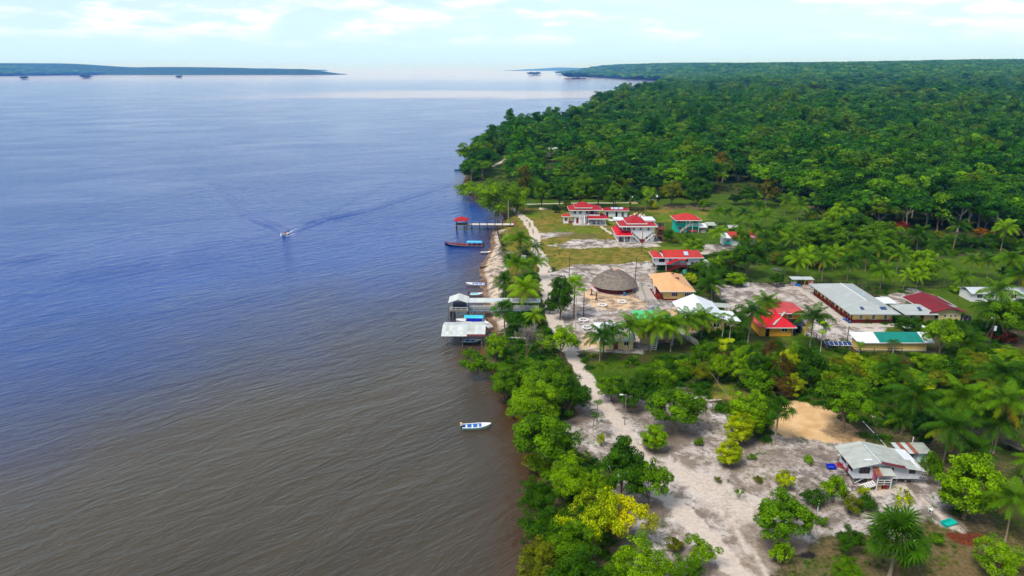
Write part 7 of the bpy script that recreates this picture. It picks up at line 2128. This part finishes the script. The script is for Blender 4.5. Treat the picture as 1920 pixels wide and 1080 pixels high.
for k, (x, y, l) in enumerate(((1558, 878, 'blue plastic tub on the sand left of the near stilt house'), (1778, 984, 'tilted turquoise plastic tub under the big round tree'))):
    g = house('tub', l, *at(x, y)[:2], rz=20 * k, cat='tub', group='plastic tubs')
    m_ = BLUE if k == 0 else TEALP; s_ = .55 if k == 0 else .85
    MB().add([(-s_, -.4, 0), (s_, -.4, 0), (s_, .4, 0), (-s_, .4, 0), (-s_ * 1.12, -.5, .45), (s_ * 1.12, -.5, .45), (s_ * 1.12, .5, .45), (-s_ * 1.12, .5, .45)], [(3, 2, 1, 0), (0, 1, 5, 4), (1, 2, 6, 5), (2, 3, 7, 6), (3, 0, 4, 7)]).build('body', TARP if k == 0 else m_, g)
    m2 = MB()
    c_ = [(-s_ * 1.14, -.52), (s_ * 1.14, -.52), (s_ * 1.14, .52), (-s_ * 1.14, .52)]
    for q in range(4): m2.beam((*c_[q], .46), (*c_[(q + 1) % 4], .46), .07)
    m2.build('rim', TARP if k == 0 else m_, g)
    MB().box(-s_ * .95, -.36, .1, s_ * .95, .36, .14).build('bottom', m_, g)
def bicycle(px, py, rz, label):
    g_ = house('bicycle', label, *at(px, py)[:2], rz=rz, cat='bicycle', group='bicycles at the stair foot')
    for x in (-.52, .52):
        m_ = MB(); m_.tube([(x + .33 * math.cos(k * 6.283 / 16), 0, .34 + .33 * math.sin(k * 6.283 / 16)) for k in range(17)], .03, 5)
        w_ = m_.build('wheel', BLACK, g_); MB().beam((x - .3, 0, .34), (x + .3, 0, .34), .012).beam((x, 0, .04), (x, 0, .64), .012).build('spokes', GREY_ROOF, w_)
    MB().beam((-.52, 0, .34), (-.15, 0, .8), .035).beam((-.15, 0, .8), (.38, 0, .85), .035).beam((.38, 0, .85), (-.02, 0, .32), .035).beam((-.02, 0, .32), (-.15, 0, .8), .035).beam((-.52, 0, .34), (-.02, 0, .32), .03).beam((.52, 0, .34), (.36, 0, 1.0), .035).build('frame', RUSTBROWN, g_)
    MB().box(-.28, -.08, .86, -.04, .08, .92).build('saddle', BLACK, g_); MB().beam((.34, -.28, 1.02), (.34, .28, 1.02), .03).build('handlebar', GREY_ROOF, g_)
bicycle(1601, 917, -35, 'bicycle leaning at the foot of the stilt house stair, left of two'); bicycle(1609, 922, -30, 'bicycle at the foot of the stilt house stair, right of two')
def log(p0, p1, r_, label, mat, name='log', cat='log'):
    a_, b_ = at(*p0), at(*p1)
    g_ = house(name, label, a_.x, a_.y, cat=cat)
    d_ = b_ - a_
    MB().tube([(0, 0, r_), d_ * .35 + Vector((0, 0, r_ * 1.2)), d_ * .7 + Vector((.1, 0, r_)), d_ + Vector((0, 0, r_))], [r_, r_ * .95, r_ * .85, r_ * .6], 8).build('shaft', mat, g_, True)
    MB().tube([d_ * .55 + Vector((0, 0, r_)), d_ * .62 + Vector((.2, .5, r_ + .35))], [r_ * .5, r_ * .2], 6).build('stub', mat, g_)
log((1322, 755), (1352, 751), .22, 'fallen pale log beside the tiny round bush', BARK_PALE)
log((1618, 791), (1665, 842), .09, 'long white pipe lying on the ground behind the near stilt house', WHITE, 'pipe', 'pipe')
log((1630, 781), (1648, 789), .22, 'pale plank like log under the tree by the orange sand', BARK_PALE)
log((985, 872), (1003, 885), .1, 'thin dead branch hanging over the dark inlet', BARK_PALE, 'branch', 'branch')
log((1722, 893), (1748, 897), .06, 'thin white pipe on the sand right of the near stilt house', WHITE, 'pipe', 'pipe')
g = house('tyre', 'dark tyre lying under the tree by the orange sand', *at(1657, 787)[:2], cat='tyre')
MB().tube([(.3 * math.cos(k * 6.283 / 14), .05, .33 + .3 * math.sin(k * 6.283 / 14)) for k in range(15)], .1, 6).build('tread_ring', BLACK, g); MB().cyl(0, 0, .02, .06, .2, 10).build('hub', DARK_TIMBER, g)
g = house('cart', 'dark two wheeled trailer parked at the right edge among palms', *at(1898, 842)[:2], rz=-58, cat='trailer')
MB().box(-1.5, -.7, .55, 1.5, .7, .65).build('bed', DARK_TIMBER, g)
for s in (-.7, .65): MB().box(-1.5, s, .65, 1.5, s + .05, 1.15).build('side_board', TIMBER, g)
for s in (-.85, .75): MB().tube([(-.1 + .35 * math.cos(k * 6.283 / 14), s + .05, .38 + .35 * math.sin(k * 6.283 / 14)) for k in range(15)], .1, 6).build('wheel', BLACK, g)
MB().beam((1.5, 0, .55), (2.7, 0, .3), .1).build('drawbar', RUSTBROWN, g)
g = house('garden_chair', 'white garden chair on the sand left of the big round tree', *at(1745, 960)[:2], rz=30, cat='chair')
MB().box(-.25, -.25, .4, .25, .25, .45).build('seat', WHITE, g); MB().box(-.25, .22, .45, .25, .27, .9).build('backrest', WHITE, g)
for (x, y) in ((-.22, -.22), (.22, -.22), (-.22, .22), (.22, .22)): MB().box(x - .03, y - .03, 0, x + .03, y + .03, .4).build('leg', WHITE, g)
g = house('goal_frame', 'low pale concrete planter frame in front of the school walkway', *at(1554, 603)[:2], cat='planter')
for (x0, y0, x1, y1) in ((0, 0, 2.9, .12), (0, 1.5, 2.9, 1.62), (0, .12, .12, 1.5), (2.78, .12, 2.9, 1.5)): MB().box(x0, y0, -.05, x1, y1, .45).build('kerb', CONCRETE, g)
rr = random.Random(5)
for k, (x, y, l) in enumerate(((1583, 600, 'blue rubbish sack by the school wall, farthest'), (1588, 603, 'dark blue sack by the school wall, middle'), (1593, 606, 'blue sack by the school wall, nearest the corner'), (1541, 561, 'blue sack alone by the far end of the school wall'))):
    g = house('sack', l, *at(x, y)[:2], cat='sack', group='sacks by the school wall')
    MB().tube([(0, 0, -.02), (0, 0, .25), (.03, 0, .5), (.05, .03, .68)], [.35, .45, .32, .08], 9).build('bag', [M('blue_sack', S(60, 100, 180), .5), NAVY, NAVY, TARP][k], g, True)
    MB().cyl(.05, .03, .66, .78, .07, 7).build('knot', WHITE, g)
g = house('pickup', 'dark pickup truck with white bonnet mostly hidden by trees below the grey hip roof', *at(1712, 620)[:2], rz=4, cat='pickup')
MB().box(-2.4, -.85, .45, 2.4, .85, .95).build('body', BLACK, g); MB().add([(-.9, -.8, .95), (1.0, -.8, .95), (1.0, .8, .95), (-.9, .8, .95), (-.6, -.68, 1.6), (.7, -.68, 1.6), (.7, .68, 1.6), (-.6, .68, 1.6)], [(4, 5, 6, 7), (0, 1, 5, 4), (1, 2, 6, 5), (2, 3, 7, 6), (3, 0, 4, 7)]).build('cab', GLASS, g)
MB().box(-2.45, -.8, .9, -1.0, .8, 1.02).build('bonnet', WHITE, g); MB().box(1.05, -.87, .9, 2.42, .87, 1.2).build('load_bed', WHITE, g)
for (x, y) in ((-1.5, -.88), (1.5, -.88), (-1.5, .78), (1.5, .78)): MB().tube([(x + .33 * math.cos(k * 6.283 / 14), y + .05, .35 + .33 * math.sin(k * 6.283 / 14)) for k in range(15)], .13, 6).build('wheel', BLACK, g)

# ------------------------------------------------------------------ ground cover: grass tufts, weeds, undergrowth, litter
def tuft(seed, n, h_, spread, w):
    rs = np.random.default_rng(seed)
    b = np.column_stack([rs.normal(0, spread * .4, (n, 2)), np.zeros(n)])
    d_ = rs.normal(0, .5, (n, 3)); d_[:, 2] = rs.uniform(.6, 1.2, n)
    t = b + unit(d_) * h_ * rs.uniform(.5, 1.1, (n, 1))
    s_ = unit(np.cross(d_, rs.normal(size=(n, 3)))) * w
    V = np.stack([b - s_, b + s_, t + s_ * .2, t - s_ * .2], 1)
    return quads_mesh('tuft', V, LEAF_FOREST, np.clip(rs.normal(.55, .25, n), 0, 1))
TUFTS = [tuft(i, 26, .42, .35, .022) for i in range(3)]
def low_plant(seed, n, r, h_, ls):
    rs = np.random.default_rng(seed)
    P_ = rs.normal(size=(n, 3)) * np.array([r * .45, r * .45, 0]); P_[:, 2] = rs.uniform(.05, 1, n) ** .7 * h_ * np.exp(-(P_[:, :2] ** 2).sum(1) / (r * r) * .8)
    N_ = unit(rs.normal(size=(n, 3)) * .5 + np.array([0, 0, .9]))
    return quads_mesh('low_plant', leaves(rs, P_, N_, ls, .5), LEAF_FOREST, np.clip(rs.uniform(.1, .9) + rs.normal(0, .2, n), 0, 1))
PLANTS = [low_plant(10 + i, 130, .8, .9, .13) for i in range(4)]
grid_zone = {k: v.reshape(ny, nx) for k, v in zone.items()}
axs, ays = np.array(xs), np.array(ys)
def zsample(P_, ch):
    return grid_zone[ch][np.clip(np.searchsorted(ays, P_[:, 1]), 0, ny - 1), np.clip(np.searchsorted(axs, P_[:, 0]), 0, nx - 1)]
def candidates(n, d0, d1):
    d_ = np.sqrt(rsf.uniform(d0 ** 2, d1 ** 2, n)); t = rsf.uniform(-.15, .78, n)
    P_ = np.stack([d_ * t, d_], 1)
    s_ = sdf(P_, shore)
    return P_[s_ > 3]
# undergrowth: where nothing else covers the ground
P_ = np.concatenate([candidates(9000, 62, 165), candidates(5000, 150, 240), candidates(5000, 240, 420)])
cover = np.maximum.reduce([zsample(P_, c_) for c_ in ('sand', 'grass', 'orange', 'path', 'soil')])
BLD = [wpoly(p_) for p_ in ([(1560, 925), (1560, 840), (1740, 830), (1745, 925)], [(1590, 666), (1590, 620), (1770, 620), (1770, 666)], [(1110, 680), (1110, 590), (1300, 590), (1300, 670)], [(1400, 650), (1400, 580), (1510, 580), (1510, 640)])]
keep = cover < rsf.uniform(.15, .5, len(P_))
for b_ in BLD: keep &= ~inside(P_, b_)
U = P_[keep]
su = rsf.uniform(.6, 1.5, len(U))
su = np.stack([su, su, su * rsf.uniform(.5, 1.2, len(U))], 1)
tag(instancer('undergrowth', np.column_stack([U, np.full(len(U), GZ - .05)]), su, rsf.integers(0, 4, len(U)), proto_collection('low_plants', PLANTS)), 'low green undergrowth covering the ground between trees', 'undergrowth', kind='stuff')
P_ = np.concatenate([candidates(15000, 62, 150), candidates(9000, 150, 320)])
gr, sa, pa = zsample(P_, 'grass'), zsample(P_, 'sand'), zsample(P_, 'path')
nz = vnoise(P_[:, 0], P_[:, 1], 14, 71)
keep = (pa < .2) & (((gr > .4) & (rsf.uniform(size=len(P_)) < .55)) | ((sa > .2) & (nz + rsf.normal(0, .35, len(P_)) > .55)))
for b_ in BLD: keep &= ~inside(P_, b_)
U = P_[keep]
su = rsf.uniform(.5, 1.25, len(U))
su = np.stack([su * 1.3, su * 1.3, su * np.where(zsample(U, 'sand') > .4, .6, .8)], 1)
tag(instancer('grass', np.column_stack([U, np.full(len(U), GZ - .04)]), su, rsf.integers(0, 3, len(U)), proto_collection('tufts', TUFTS)), 'sparse grass tufts and weeds on sand and field', 'grass', kind='stuff')

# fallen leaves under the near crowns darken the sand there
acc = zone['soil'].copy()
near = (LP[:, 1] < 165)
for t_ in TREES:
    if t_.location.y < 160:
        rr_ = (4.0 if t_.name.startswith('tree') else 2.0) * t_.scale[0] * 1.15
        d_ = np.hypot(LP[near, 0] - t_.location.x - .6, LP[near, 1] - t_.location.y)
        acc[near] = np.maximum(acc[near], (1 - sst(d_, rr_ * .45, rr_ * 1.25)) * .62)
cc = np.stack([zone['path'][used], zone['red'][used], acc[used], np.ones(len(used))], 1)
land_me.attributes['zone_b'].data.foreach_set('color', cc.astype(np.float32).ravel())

# ------------------------------------------------------------------ humid air over the river
hb = MB().box(-27500, -600, -6, 27500, 35500, 190)
hz_m = NT('humid_air')
pv = hz_m.n('ShaderNodeVolumePrincipled')
pv.inputs['Color'].default_value = (0.12, 0.38, 1.0, 1)
pv.inputs['Density'].default_value = 0.00008
pv.inputs['Absorption Color'].default_value = (1, 1, 1, 1)
pv.inputs['Anisotropy'].default_value = 0.2
hz_m.l(pv.outputs[0], hz_m.out.inputs['Volume'])
tag(hb.build('haze', hz_m.m), 'thin pale blue haze over the river and forest', 'haze', kind='stuff')
